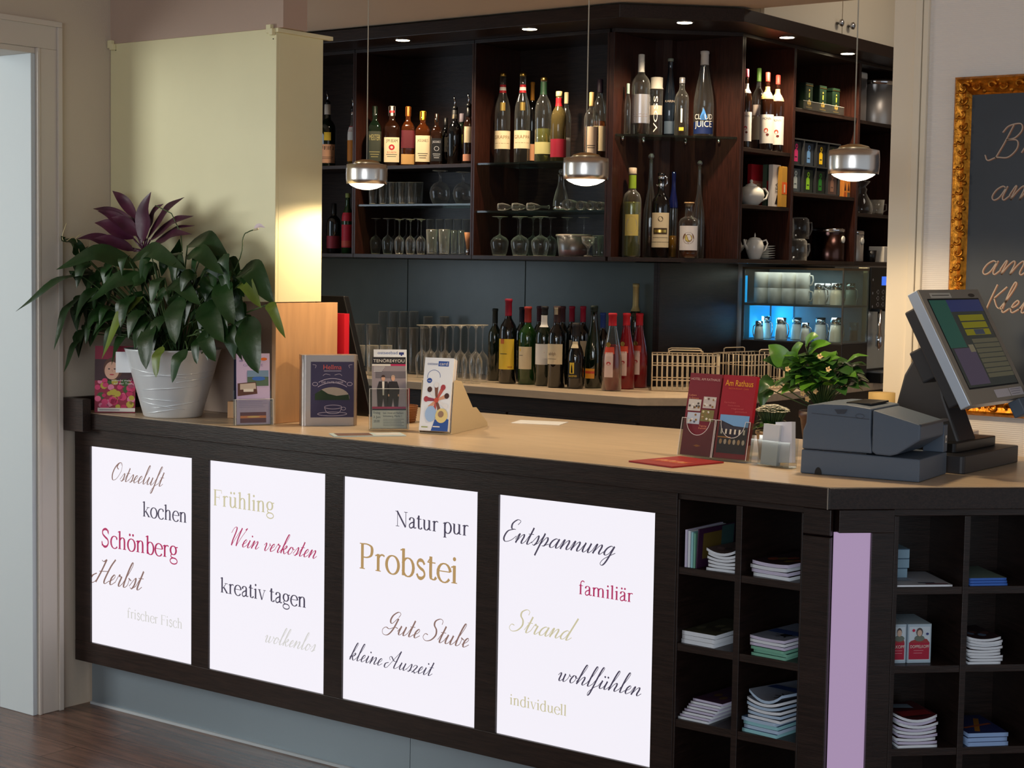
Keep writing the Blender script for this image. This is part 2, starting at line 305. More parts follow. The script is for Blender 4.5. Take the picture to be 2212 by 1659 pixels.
# slanted copperplate alphabet, pen order, connected (x height .3)
_a = [[(.31, .25), (.22, .30), (.10, .22), (.05, .08), (.11, 0), (.22, .06), (.31, .28)], [(.33, .30), (.29, .07), (.34, 0), (.45, .10)]]
_nn = lambda x: [(x, 0), (x+.12, .22), (x+.21, .30), (x+.24, .22), (x+.21, .06), (x+.26, 0), (x+.37, .10)]
_u = [[(0, .10), (.10, .30)], [(.10, .30), (.07, .08), (.12, 0), (.22, .08), (.30, .30)], [(.30, .30), (.27, .06), (.32, 0), (.43, .10)]]
_v = [(0, .2), (.07, .30), (.11, .24), (.10, .05), (.16, 0), (.26, .12), (.28, .28), (.25, .29)]
SCRIPT = {' ': (.25, []), 'a': (.43, _a), 'u': (.42, _u), 'ü': (.42, _u+[('dot', (.14, .44)), ('dot', (.27, .44))]),
 'e': (.26, [[(0, .08), (.14, .16), (.20, .25), (.15, .30), (.07, .2), (.06, .06), (.12, 0), (.27, .10)]]),
 's': (.26, [[(0, .06), (.17, .32), (.20, .14), (.13, .0), (.05, .03)], [(.13, 0), (.27, .09)]]),
 't': (.25, [[(0, .08), (.13, .4)], [(.15, .55), (.09, .08), (.14, 0), (.26, .10)], [(.03, .33), (.23, .34)]]),
 'l': (.24, [[(0, .08), (.15, .40), (.23, .68), (.18, .74), (.12, .5), (.08, .08), (.13, 0), (.25, .10)]]),
 'f': (.26, [[(0, .08), (.17, .45), (.25, .70), (.20, .75), (.14, .5), (.05, -.2), (-.02, -.32), (-.03, -.2), (.1, -.02), (.28, .10)]]),
 'r': (.31, [[(0, .08), (.09, .33), (.13, .28), (.21, .29)], [(.21, .29), (.17, .06), (.22, 0), (.32, .10)]]),
 'b': (.30, [[(0, .08), (.15, .42), (.22, .68), (.17, .73), (.11, .5), (.07, .08), (.13, 0), (.22, .08), (.23, .24), (.19, .28), (.32, .22)]]),
 'i': (.23, [[(0, .08), (.10, .30)], [(.10, .30), (.07, .06), (.12, 0), (.24, .10)], ('dot', (.15, .46))]),
 'n': (.40, [[(0, .10), (.07, .29), (.10, .27), (.05, 0)], _nn(.05)]), 'v': (.33, [_v, [(.26, .26), (.34, .22)]]),
 'w': (.52, [_v[:6]+[(.28, .28)], [(.28, .29), (.27, .06), (.33, 0), (.43, .12), (.46, .28), (.43, .29)], [(.44, .26), (.54, .22)]]),
 'k': (.35, [[(0, .08), (.15, .42), (.22, .68), (.17, .73), (.11, .5), (.04, 0)], [(.06, .10), (.2, .30), (.25, .26), (.19, .18), (.10, .15)], [(.12, .16), (.19, .03), (.25, 0), (.36, .10)]]),
 'o': (.30, [[(.2, .28), (.11, .27), (.04, .1), (.1, 0), (.2, .06), (.24, .2), (.19, .29)], [(.19, .28), (.25, .2), (.32, .22)]]),
 'h': (.42, [[(0, .08), (.15, .42), (.22, .68), (.17, .73), (.11, .5), (.04, 0)], _nn(.05)]),
 'p': (.40, [[(0, .10), (.12, .36)], [(.13, .42), (.03, -.32)], [(.08, .02), (.19, .24), (.27, .30), (.31, .2), (.25, .03), (.16, .02)], [(.2, .01), (.40, .10)]]),
 'g': (.43, [_a[0], [(.33, .30), (.24, -.15), (.15, -.32), (.05, -.28), (.12, -.12), (.44, .10)]]),
 'd': (.45, [_a[0], [(.44, .74), (.29, .07), (.34, 0), (.46, .10)]]),
 'z': (.31, [[(.02, .2), (.1, .30), (.22, .26), (.10, .05), (.04, .0), (.15, .03), (.2, -.02), (.32, .08)]]),
 'O': (.56, [[(.44, .62), (.30, .72), (.12, .55), (.05, .25), (.16, .01), (.36, .08), (.50, .40), (.44, .68), (.28, .71), (.20, .55), (.32, .45)]]),
 'H': (.64, [[(.04, .26), (-.10, .18), (-.14, .04), (-.04, -.03), (.10, .06), (.22, .38), (.30, .70)], [(.30, .70), (.20, .3), (.10, .0)], [(.66, .74), (.54, .5), (.44, .1), (.50, 0), (.64, .10)], [(.12, .33), (.52, .37)], [(.30, .70), (.20, .63), (.10, .66)]]),
 'W': (.66, [[(-.06, .48), (0, .66), (.10, .73), (.16, .62), (.12, .2), (.13, 0)], [(.13, 0), (.28, .4), (.42, .71)], [(.42, .72), (.37, .3), (.38, 0)], [(.38, 0), (.54, .4), (.70, .72), (.62, .66)]]),
 'G': (.56, [[(.42, .55), (.46, .68), (.34, .73), (.18, .60), (.14, .42), (.24, .33), (.40, .52)], [(.44, .52), (.36, .15), (.22, -.06), (.02, -.06), (-.06, .08), (.04, .18), (.2, .14), (.40, .22), (.54, .2)]]),
 'S': (.50, [[(.46, .58), (.45, .70), (.32, .75), (.17, .66), (.18, .52), (.32, .38), (.36, .20), (.24, .03), (.04, -.02), (-.10, .08), (-.06, .20), (.06, .18)]]),
 'A': (.62, [[(.06, .2), (-.08, .14), (-.08, .0), (.06, .0), (.28, .38), (.50, .74)], [(.50, .74), (.44, .35), (.40, .06), (.46, 0), (.62, .10)], [(.10, .30), (.02, .4), (.10, .46), (.30, .30), (.48, .30)]]),
 'E': (.50, [[(.40, .58), (.46, .70), (.32, .74), (.18, .60), (.22, .44), (.38, .42)], [(.32, .43), (.10, .34), (.04, .12), (.14, 0), (.34, .06), (.50, .22)]]),
 'B': (.60, [[(.22, .72), (.14, .35), (.04, .0)], [(.02, .56), (.12, .70), (.36, .74), (.44, .60), (.34, .44), (.16, .40)], [(.16, .40), (.40, .38), (.46, .20), (.32, .02), (.06, .02), (-.12, -.04), (-.22, .08)]]),
 'm': (.66, [[(0, .10), (.07, .29), (.10, .27), (.05, 0)], _nn(.05)[:5]+[(.25, 0)], _nn(.25)]),
 'K': (.56, [[(.14, .74), (.08, .35), (.04, 0)], [(.44, .68), (.16, .34)], [(.16, .36), (.34, .1), (.52, .04)]]),
}
def word(dc, s, u, v, wid, m, style, t=1, maxh=None, weight=1.0):
    A = SERIF if style == 'serif' else SCRIPT; total = sum(A[c][0] for c in s); k = wid/total; x = 0; sh = 0 if style == 'serif' else .42
    thick, thn = (.094*weight, .032*weight) if style == 'serif' else (.064*weight, .020*weight)
    for c in s:
        for st in A[c][1]:
            mp = lambda p, x=x: Vector((u+k*(x+p[0]+sh*p[1]), v+k*p[1]))
            if st[0] == 'dot': q = mp(st[1]); dc.disc(q.x, q.y, k*.052*(1 if style == 'serif' else .7), k*.052*(1 if style == 'serif' else .7), m, t, 10); continue
            if style == 'serif':
                P, wd = st
                if wd == 'T': f = thick*k
                elif wd == 'S': f = lambda d: k*(thn+(thick-thn)*(1-abs(d.y)*.6))
                elif wd is None: f = lambda d: k*(thn+(thick-thn)*abs(d.y)**1.6)
                else: f = wd*k
                Q = smooth(P, 5) if len(P) > 2 and len(P) < 9 else [Vector(p) for p in P]
            else:
                Q = smooth(st, 6); f = lambda d: k*(thn+(thick-thn)*max(0, -d.y)**1.3)
            dc.stroke([mp(p) for p in Q], f, m, t)
        x += A[c][0]
# ================================================================== THE ROOM
XW = -4.27                      # face of the left wall
fm = mat('dark_oak_floor_boards', (120, 90, 76), .26, vary=.35, vscale=5, stretch=(1, 9, 1), bump=.08, bscale=30)
nt = fm.node_tree; br = nt.nodes.new('ShaderNodeTexBrick'); tcn = nt.nodes.new('ShaderNodeTexCoord')
br.inputs['Scale'].default_value = 1; br.inputs['Brick Width'].default_value = 1.3; br.inputs['Row Height'].default_value = .13; br.inputs['Mortar Size'].default_value = .0015
br.inputs['Color1'].default_value = (.9, .9, .9, 1); br.inputs['Color2'].default_value = (.6, .58, .56, 1); br.inputs['Mortar'].default_value = (.15, .12, .1, 1)
nt.links.new(tcn.outputs['Object'], br.inputs['Vector']); mxn = nt.nodes.new('ShaderNodeMixRGB'); mxn.blend_type = 'MULTIPLY'; mxn.inputs[0].default_value = 1
rn = [n for n in nt.nodes if n.type == 'VALTORGB'][0]; nt.links.new(rn.outputs[0], mxn.inputs[1]); nt.links.new(br.outputs[0], mxn.inputs[2]); nt.links.new(mxn.outputs[0], nt.nodes['Principled BSDF'].inputs['Base Color'])
struct(MB().box((-7.2, -4, -.05), (1.5, 8.6, 0), fm), 'floor', 'dark brown oak board floor')
CEIL = mat('ceiling_paint', (240, 216, 188), .85)
struct(MB().box((-7.2, -2.6, 2.42), (1.5, 5.985, 2.48), CEIL), 'ceiling', 'plain pale ceiling above the bar')
struct(MB().box((-3.9, 5.985, 2.95), (1.5, 8.6, 3.0), CEIL), 'ceiling_upper', 'higher ceiling over the right end of the back bar')
struct(MB().box((-3.9, 5.97, 2.48), (1.5, 5.985, 2.95), CEIL), 'ceiling_step', 'step between the two ceiling heights')
# left wall with the door opening y 1.55..3.26
mb = MB().box((XW-.16, -2.6, 0), (XW, 1.55, 2.42), WALLP).box((XW-.16, 3.26, 0), (XW, 3.742, 2.42), WALLP).box((XW-.16, 1.55, 2.03), (XW, 3.26, 2.42), WALLP)
struct(mb, 'wall_left', 'warm white wall beside the doorway at the left')
CAS = mat('satin_white_door_paint', (214, 204, 192), .5)
d = MB()
d.box((XW, 3.262, 0), (XW+.012, 3.352, 2.03), CAS).box((XW+.012, 3.335, 0), (XW+.02, 3.352, 2.098), CAS).box((XW+.012, 3.262, 0), (XW+.017, 3.272, 2.03), CAS)
d.box((XW, 1.46, 2.03), (XW+.012, 3.352, 2.115), CAS).box((XW+.012, 1.46, 2.098), (XW+.02, 3.352, 2.115), CAS).box((XW, 1.46, 0), (XW+.012, 1.55, 2.03), CAS)
d.box((XW-.16, 3.245, 0), (XW+.006, 3.2615, 2.013), mat('cool_white_jamb_paint', (206, 214, 218), .5)).box((XW-.16, 1.55, 2.013), (XW+.006, 3.2615, 2.03), CAS)  # bluish jamb colour holds the cool daylight from the side room
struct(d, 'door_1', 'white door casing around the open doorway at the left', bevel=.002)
BLU = mat('pale_blue_wall_paint', (176, 202, 216), .8)
struct(MB().box((-7.2, 3.60, 0), (XW-.16, 3.742, 2.42), BLU), 'wall_side_room', 'pale blue white wall seen through the doorway')
struct(MB().box((-7.2, -2.6, 0), (-7.1, 3.6, 2.42), BLU), 'wall_far_left', 'far wall of the room behind the doorway')
# bulkhead above the cream pillar box
PINK = mat('pinkish_beige_paint', (190, 166, 150), .8, bump=.1, bscale=200)
struct(MB().box((XW, 3.552, 2.0725), (-3.517, 3.65, 2.42), PINK), 'wall_bulkhead', 'beige wall stub above the cream pillar box')
struct(MB().box((XW, 3.70, .931), (-3.565, 3.742, 1.284), PINK), 'wall_pier', 'beige wall piece below the cream pillar box')
# bar back walls
struct(MB().box((-6.2, 6.142, 0), (-3.842, 6.28, 2.42), mat('bar_wall_paint', (150, 138, 125), .8)), 'wall_back', 'wall behind the bar shelves')
struct(MB().box((-3.98, 6.142, 0), (-3.842, 8.6, 2.95), mat('bar_wall_paint', (150, 138, 125), .8)), 'wall_inner_corner', 'wall behind the right end of the bar shelves')
struct(MB().box((-6.3, 3.742, 0), (-6.2, 6.28, 2.42), WALLP), 'wall_bar_end', 'wall at the far end of the bar')
struct(MB().box((-3.98, 8.5, 0), (1.5, 8.6, 2.95), WALLP), 'wall_far', 'wall closing the passage behind the bar')
# wall with the blackboard
RIB = mat('ribbed_cream_wallpaper', (240, 232, 224), .75); nt = RIB.node_tree
tcn = nt.nodes.new('ShaderNodeTexCoord'); wv = nt.nodes.new('ShaderNodeTexWave'); wv.bands_direction = 'Z'; wv.inputs['Scale'].default_value = 60; wv.inputs['Distortion'].default_value = .6
bpn = nt.nodes.new('ShaderNodeBump'); bpn.inputs['Strength'].default_value = .25; bpn.inputs['Distance'].default_value = .003
nt.links.new(tcn.outputs['Object'], wv.inputs[0]); nt.links.new(wv.outputs[0], bpn.inputs['Height']); nt.links.new(bpn.outputs[0], nt.nodes['Principled BSDF'].inputs['Normal'])
struct(MB().box((-1.905, 4.325, 0), (1.5, 4.47, 2.42), RIB), 'wall_right', 'cream ribbed wallpaper wall behind the till')
OFF = mat('cream_door_post_paint', (240, 227, 204), .5)
mb = MB().box((-1.988, 4.326, 0), (-1.9055, 4.48, 2.42), OFF).box((-1.988, 4.316, .9305), (-1.9055, 4.326, 2.42), OFF).box((-1.925, 4.308, .9305), (-1.905, 4.316, 2.42), OFF).box((-1.9035, 4.312, .9305), (-1.888, 4.3249, 2.42), OFF)
struct(mb, 'trim_1', 'cream door post at the end of the wall beside the bar opening', bevel=.002)

# ================================================================== PILLAR BOX
t = thing('pillar_box', 'large cream boxed pillar hanging above the plant, its right side lit by a lamp', 'pillar', (XW, 3.55, 1.285))
W_, D_, H_ = 4.27-3.542, .195, .787
MB().box((0.002, 0, 0), (W_, .012, H_), CREAM).build('front_panel', t, bevel=.0015)
MB().box((W_-.012, .012, 0), (W_, D_, H_), CREAM).build('side_panel', t, bevel=.0015)
MB().box((.002, .012, 0), (W_-.012, D_, .012), CREAM).build('bottom_panel', t)
MB().box((.002, .012, H_-.012), (W_-.012, D_, H_-.0002), CREAM).build('top_panel', t)
MB().box((W_-.004, -.006, H_-.012), (W_+.012, D_+.03, H_-.0002), CREAM).build('top_trim', t, bevel=.001)
for x in (.012, W_-.02): MB().box((x-.009, -.014, H_-.014), (x+.009, .0, H_+.010), CREAM).box((x+.003, -.016, H_-.02), (x+.018, -.002, H_-.002), CREAM).build('clip', t, bevel=.001)
for x, z in ((.028, H_-.02), (W_-.012, H_-.03)): MB().ball((x, -.001, z), .0018, C(90, 84, 70)).build('screw', t)

# ================================================================== FRONT COUNTER
zc = .93; YF = 3.385; XC = -1.677; XL = XW
yE = 3.385+1.2                                            # counter runs on to the right past the frame
outl = [(XL, YF), (XC, YF), (-.737, 4.325), (-1.99, 4.325), (-1.99, 4.305), (XL, 4.305)]
t = thing('reception_worktop', 'long pale maple reception worktop with dark wenge edge', 'worktop', (0, 0, 0))
inn = [(XL, YF+.012), (XC-.005, YF+.012), (-.742-.012, 4.325), (-1.99, 4.325), (-1.99, 4.305), (XL, 4.305)]
MB().poly(inn, zc-.03, zc, MAPLE).build('worktop_surface', t)
e = MB(); ZB = zc-.048
e.poly([(XL, YF), (XC, YF), (XC-.005, YF+.0125), (XL, YF+.0125)], ZB, zc-.001, WENH)
e.build('front_edge_band', t, bevel=.0015)
q = .0125
MB().poly([(XC+.0003, YF+.0003), (-.737, 4.325), (-.7545, 4.325), (XC-.0047, YF+.0128)], ZB, zc-.001, WENH).build('angled_edge_band', t, bevel=.0015)
MB().box((XC-.0045, YF-.0008, ZB), (XC-.002, YF+.003, zc-.001), C(150, 140, 128)).build('edge_joint', t)
MB().poly([(XL, YF+.014), (XC-.02, YF+.014), (-.77, 4.32), (-1.99, 4.32), (-1.99, 4.305), (XL, 4.305)], ZB, zc-.031, WENH).build('underlayer', t)
tag(MB().box((XL+.001, 3.352, zc-.055), (XL+.11, YF-.001, zc+.045), WENH).box((XL+.001, YF-.001, zc+.0005), (XL+.02, 3.69, zc+.045), WENH).build('wall_upstand', bevel=.0015), 'low dark wenge upstand where the worktop meets the left wall', 'upstand')

t = thing('illuminated_counter_front', 'dark wenge counter front with four backlit lettered panels', 'counter front', (0, 0, 0))
Y0 = YF+.015; XR = -2.073
PX = [(-4.186, -3.729), (-3.657, -3.197), (-3.130, -2.667), (-2.599, -2.134)]; PZ = (.214, .827)
MB().box((XL+.012, Y0, PZ[1]), (XR, Y0+.03, .882), WENH).build('top_rail', t, bevel=.001)
MB().box((XL+.012, Y0, .150), (XR, Y0+.03, PZ[0]), WENH).build('bottom_rail', t, bevel=.001)
edges = [XL+.012]+[a for p in PX for a in p]+[XR]
for i in range(0, 10, 2): MB().box((edges[i], Y0+.0005, PZ[0]), (edges[i+1], Y0+.03, PZ[1]), WEN).build('stile', t, bevel=.001)
MB().box((XL+.012, Y0+.09, .14), (XR, Y0+.11, .88), BLACK).build('back_board', t)
LIT = mat('backlit_frosted_glass', (250, 246, 255), .3, emit=.93); LIT.node_tree.nodes['Principled BSDF'].inputs['Base Color'].default_value = (.06, .06, .06, 1)
def film(n, c, k=1.0): m = mat('backlit_film_'+n, c, .5, emit=k); m.node_tree.nodes['Principled BSDF'].inputs['Base Color'].default_value = (.02, .02, .02, 1); return m
FD, FR, FB, FG, FY, FS = film('dark', (66, 60, 80)), film('crimson', (172, 40, 92)), film('brown', (134, 104, 96)), film('gold', (176, 142, 92)), film('sand', (200, 192, 158)), film('silver', (208, 206, 202))
WORDS = [[('Ostseeluft', 238, 1036, 350, FB, 1), ('kochen', 308, 1115, 405, FD, 0), ('Schönberg', 218, 1179, 385, FR, 0), ('Herbst', 202, 1256, 304, FB, 1), ('frischer Fisch', 275, 1334, 395, FS, 0)],
         [('Frühling', 460, 1091, 593, FY, 0), ('Wein verkosten', 495, 1177, 682, FR, 1), ('kreativ tagen', 476, 1279, 663, FD, 0), ('wolkenlos', 570, 1386, 679, FS, 1)],
         [('Natur pur', 854, 1136, 1013, FD, 0), ('Probstei', 774, 1227, 991, FG, 0), ('Gute Stube', 828, 1365, 1010, FB, 1), ('kleine Auszeit', 754, 1424, 932, FD, 1)],
         [('Entspannung', 1084, 1168, 1326, FD, 1), ('familiär', 1250, 1283, 1368, FR, 0), ('Strand', 1104, 1361, 1232, FY, 1), ('wohlfühlen', 1202, 1469, 1382, FD, 1), ('individuell', 1101, 1521, 1225, FY, 0)]]
for (xa, xb), ws in zip(PX, WORDS):
    p = MB().box((xa, Y0+.008, PZ[0]), (xb, Y0+.016, PZ[1]), LIT); dc = Decal(p, flat(Y0+.008, .0006))
    for s, x, y, x2, m, scr in ws:
        a = ay(x, y, Y0+.008); b = ay(x2, y+(x2-x)*.17, Y0+.008); word(dc, s, a.x, a.z, b.x-a.x, m, 'script' if scr else 'serif')
    p.build('light_panel', t)
KICK = mat('satin_steel_kick_plate', (158, 172, 182), .38, .6)
k = MB(); xs = [XL+.02, -2.93, XR]
for a, b in zip(xs, xs[1:]): MB().box((a, Y0+.06, .004), (b-.002, Y0+.068, .152), KICK).build('kick_plate', t)
MB().box((XL+.02, Y0+.052, 0), (XR, Y0+.061, .008), C(190, 196, 200)).build('floor_seal', t)

# open brochure shelves, straight part
def pigeonhole(name, label, root, rz, W, cols, zs, ztop, D, post=None, z0=.0):
    """cols: list of (x0,x1) openings, zs: shelf (z0,z1) boards; local front at y=0"""
    t = thing(name, label, 'shelf unit', root, rz)
    MB().box((0, D, z0), (W, D+.015, ztop), WEN).build('back_panel', t)
    MB().box((0, .004, ztop-.016), (W, D, ztop), WENH).build('top_panel', t, bevel=.001)
    xs = [0]+[v for c in cols for v in c]+[W]
    for i in range(0, len(xs), 2): 
        if xs[i+1]-xs[i] > .001: MB().box((xs[i], .0, z0), (xs[i+1], D, ztop-.016), WEN).build('upright', t, bevel=.001)
    for a, b in cols:
        for s0, s1 in zs: MB().box((a, .002, s0), (b, D, s1), WENH).build('shelf_board', t, bevel=.0008)
        MB().box((a, .002, z0), (b, D, .15), WENH).build('plinth', t)
    return t
CZ = [(.690, .707), (.508, .526), (.326, .345)]
CA = pigeonhole('brochure_shelf', 'dark pigeonhole brochure shelf built into the counter right of the lit panels', (XR, Y0+.002, 0), 0, -1.747-XR, [(.006, .156), (.172, .322)], CZ, .882, .29)
t = thing('corner_post', 'dark wenge corner post of the counter between the two brochure shelves', 'post', (0, 0, 0))
MB().box((-1.745, Y0-.002, .822), (-1.678, Y0+.010, .880), WEN).build('cap_block', t, bevel=.0015)
MB().box((-1.745, Y0-.002, 0), (-1.678, Y0+.010, .818), WEN).build('shaft', t, bevel=.0015)
# chamfered corner with the lit column
t = thing('corner_light_column', 'narrow lilac backlit column in the chamfered counter corner', 'light column', (-1.672, 3.402, 0), PI/4)
MB().box((.012, 0, .829), (.139, .03, .880), WENH).build('head_rail', t, bevel=.001)
LIL = mat('backlit_lilac_glass', (186, 158, 196), .3, emit=.72); LIL.node_tree.nodes['Principled BSDF'].inputs['Base Color'].default_value = (.05, .05, .05, 1)
MB().box((.006, .01, .06), (.088, .018, .829), LIL).build('light_panel', t)
MB().box((.088, .0, 0), (.139, .03, .829), WEN).build('stile', t, bevel=.001)
MB().box((.006, .004, 0), (.088, .03, .06), WENH).build('plinth', t)
CZD = [(.690, .707), (.513, .529), (.325, .342)]
DR = (-1.672+.1395*.70711, 3.402+.1395*.70711, 0)
CD = pigeonhole('brochure_shelf', 'dark pigeonhole brochure shelf on the angled counter side under the till', DR, PI/4, .36, [(.010, .162), (.176, .33)], CZD, .882, .20)

# ================================================================== BACK BAR
t = thing('back_bar_worktop', 'pale maple worktop along the back of the bar', 'worktop')
MB().poly([(-6.15, 5.54), (-3.565, 5.54), (-3.30, 5.805), (-3.30, 8.3), (-3.84, 8.3), (-3.84, 6.14), (-6.15, 6.14)], .868, .90, MAPLE).build('worktop_surface', t, bevel=.002)
t = thing('back_bar_base_cabinet', 'dark base cabinet under the back bar worktop', 'cabinet')
MB().poly([(-6.15, 5.58), (-3.58, 5.58), (-3.34, 5.82), (-3.34, 8.3), (-3.80, 8.3), (-3.80, 6.12), (-6.15, 6.12)], .08, .866, WENH).build('cabinet_body', t)
for i in range(4): MB().box((-6.1+i*.63, 5.562, .12), (-5.48+i*.63, 5.578, .80), WENH).build('door_front', t, bevel=.002)
for i, (a, b) in enumerate(((-5.95, -5.238), (-5.234, -4.55), (-4.546, -3.8605))): tag(MB().box((a, 6.122, .902), (b, 6.140, 1.42), GREYP).build('splashback_panel', bevel=.001),
    'slate grey splashback panel ' + ['behind the upside-down glasses at the left', 'behind the wine bottles', 'behind the red liqueur bottles'][i], 'splashback', 'grey splashback panels')
tag(MB().box((-3.8415, 6.1, .902), (-3.83, 6.76, 1.42), WEN).box((-3.8595, 6.1, .902), (-3.8425, 6.1215, 1.42), WEN).build('dark_splashback'), 'dark wood splashback around the corner beside the cup cabinet', 'splashback')

ZT, ZB1, ZB0 = 2.345, 1.441, 1.424
def shelf_unit(label, root, rz, W, D, shelves, back=WEN, name='bar_shelf_unit', sides=True):
    t = thing(name, label, 'shelf unit', root, rz)
    MB().box((0, D, ZB0), (W, D+.012, ZT+.015), back).build('back_panel', t)
    MB().box((0, 0, ZB0), (W, D, ZB1), WENH).build('bottom_panel', t, bevel=.001)
    MB().box((0, 0, ZT), (W, D, ZT+.015), WENH).build('top_panel', t, bevel=.001)
    for x in (0, W-.0095): MB().box((x, .0, ZB1), (x+.0095, D, ZT), WENR).build('side_panel', t, bevel=.0008)
    for z, g in shelves:
        if g: MB().box((.011, .012, z-.008), (W-.011, D-.004, z), PANE).build('glass_shelf', t)
        else: MB().box((.0095, .008, z-.016), (W-.0095, D, z), WENH).build('shelf_board', t, bevel=.0008)
    return t
ZA = 1.836
shelf_unit('dark open bar shelf unit partly hidden behind the cream pillar', (-5.99, 5.80, 0), 0, .70, .318, [(1.843, 0)])
shelf_unit('dark open bar shelf unit holding whisky bottles above two rows of glasses', (-5.288, 5.80, 0), 0, .686, .318, [(ZA, 0), (1.664, 1)])
shelf_unit('dark open bar shelf unit with grappa bottles over lying glasses and a plastic tub', (-4.60, 5.80, 0), 0, .695, .318, [(ZA, 1), (1.632, 1)])
# angled corner unit
t = thing('corner_shelf_unit', 'dark angled corner bar shelf with one glass shelf and tall clear bottles', 'shelf unit')
pent = [(-3.893, 5.80), (-3.877, 5.80), (-3.502, 6.175), (-3.502, 6.19), (-3.825, 6.19), (-3.841, 6.13), (-3.893, 6.118)]
MB().poly(pent, ZB0, ZB1, WENH).build('bottom_panel', t, bevel=.001); MB().poly(pent, ZT, ZT+.015, WENH).build('top_panel', t)
MB().box((-3.9035, 5.80, ZB1), (-3.880, 6.118, ZT), WENR).build('side_panel', t, bevel=.001)
MB().box((-3.825, 6.172, ZB1), (-3.502, 6.186, ZT), WENR).build('side_panel', t, bevel=.001)
MB().poly([(-3.880, 6.118), (-3.880, 6.108), (-3.843, 6.112), (-3.818, 6.140), (-3.815, 6.172), (-3.827, 6.172), (-3.8405, 6.141)], ZB1, ZT, WENR).build('back_panel', t)
sp = [(-3.878, 5.815), (-3.869, 5.815), (-3.517, 6.168), (-3.517, 6.170), (-3.813, 6.170), (-3.816, 6.139), (-3.842, 6.109), (-3.878, 6.106)]
MB().poly(sp, 1.930, 1.939, PANE).build('glass_shelf', t)
for x, y in ((-3.872, 5.86), (-3.874, 6.02), (-3.60, 6.165), (-3.76, 6.166)): MB().lathe([(.006, 1.916), (.007, 1.930)], CHROME, 10, cx=x, cy=y).build('shelf_pin', t)
# right hand units facing the passage
RX = -3.502
shelf_unit('dark open shelf unit of the right wing with syrup bottles and white teapots', (RX, 6.190, 0), PI/2, .440, .326, [(1.900, 0), (1.667, 0)])
shelf_unit('dark open shelf unit of the right wing with green tea tins and a tea rack', (RX, 6.632, 0), PI/2, .630, .326, [(2.098, 0), (1.735, 0)])
shelf_unit('dark open shelf unit at the right end with a steel canister on top', (RX, 7.264, 0), PI/2, .64, .326, [(2.093, 0), (1.666, 0)])
# canopy with spotlights
t = thing('shelf_canopy', 'dark wenge canopy board overhanging the bar shelves with recessed spotlights', 'canopy')
can = [(-5.99, 5.56), (-3.70, 5.56), (-3.35, 5.91), (-3.35, 7.95), (-3.83, 7.95), (-3.83, 6.13), (-5.99, 6.13)]
MB().poly(can, 2.3605, 2.412, WENH).build('canopy_board', t, bevel=.002)
HOT = mat('spotlight_lens', (255, 236, 196), .3, emit=14)
for i, (px, py) in enumerate(((870, 87), (1144, 63), (1479, 49), (1700, 81), (1831, 116))):
    p = az(px, py, 2.359)
    s = thing('canopy_spotlight', ORD[i]+' of the five lit spotlights under the dark canopy, counted from the left', 'spotlight', (p.x, p.y, 2.3584), 0, 'spotlights under the shelf canopy')
    MB().lathe([(.030, 0), (.037, -.001), (.038, .002), (.030, .001)], CHROME, 24).build('trim_ring', s)
    MB().lathe([(.0301, -.0008), (.0, -.0025)], HOT, 20).build('lens', s)
    l = bpy.data.lights.new('spotlight_lamp', 'SPOT'); l.energy = 30; l.color = (1, .80, .55); l.spot_size = math.radians(140); l.spot_blend = .6; l.shadow_soft_size = .022
    lo = bpy.data.objects.new('spotlight_lamp', l); COL.objects.link(lo); lo.parent = s; lo.location = (0, 0, -.012)
# cream wall cupboards above the right wing
for i, (a, b) in enumerate(((6.14, 6.836), (6.839, 7.40), (7.403, 7.95))):
    c = thing('wall_cupboard', ['cream wall cupboard above the canopy nearest the ceiling step', 'cream wall cupboard above the canopy with its knob on the right edge', 'cream wall cupboard above the canopy at the far right'][i], 'cupboard', (-3.39, a, 2.413), PI/2, 'cream wall cupboards over the right wing')
    CC = mat('cream_cupboard_front', (236, 224, 200), .35)
    MB().box((0, .02, 0), (b-a-.002, .42, .50), CC).build('cupboard_body', c)
    dd = MB().box((.001, 0, .002), (b-a-.003, .018, .50), CC).build('cupboard_door', c, bevel=.0015)
    if i != 2 or True:
        kx = b-a-.052 if i == 0 else .053
        MB().lathe([(.006, 0), (.006, .012), (.015, .018), (.016, .026), (.009, .031), (0, .032)], STEEL, 16, M=Matrix.Translation((kx, 0, .05)) @ Matrix.Rotation(PI/2, 4, 'X')).build('knob', dd)

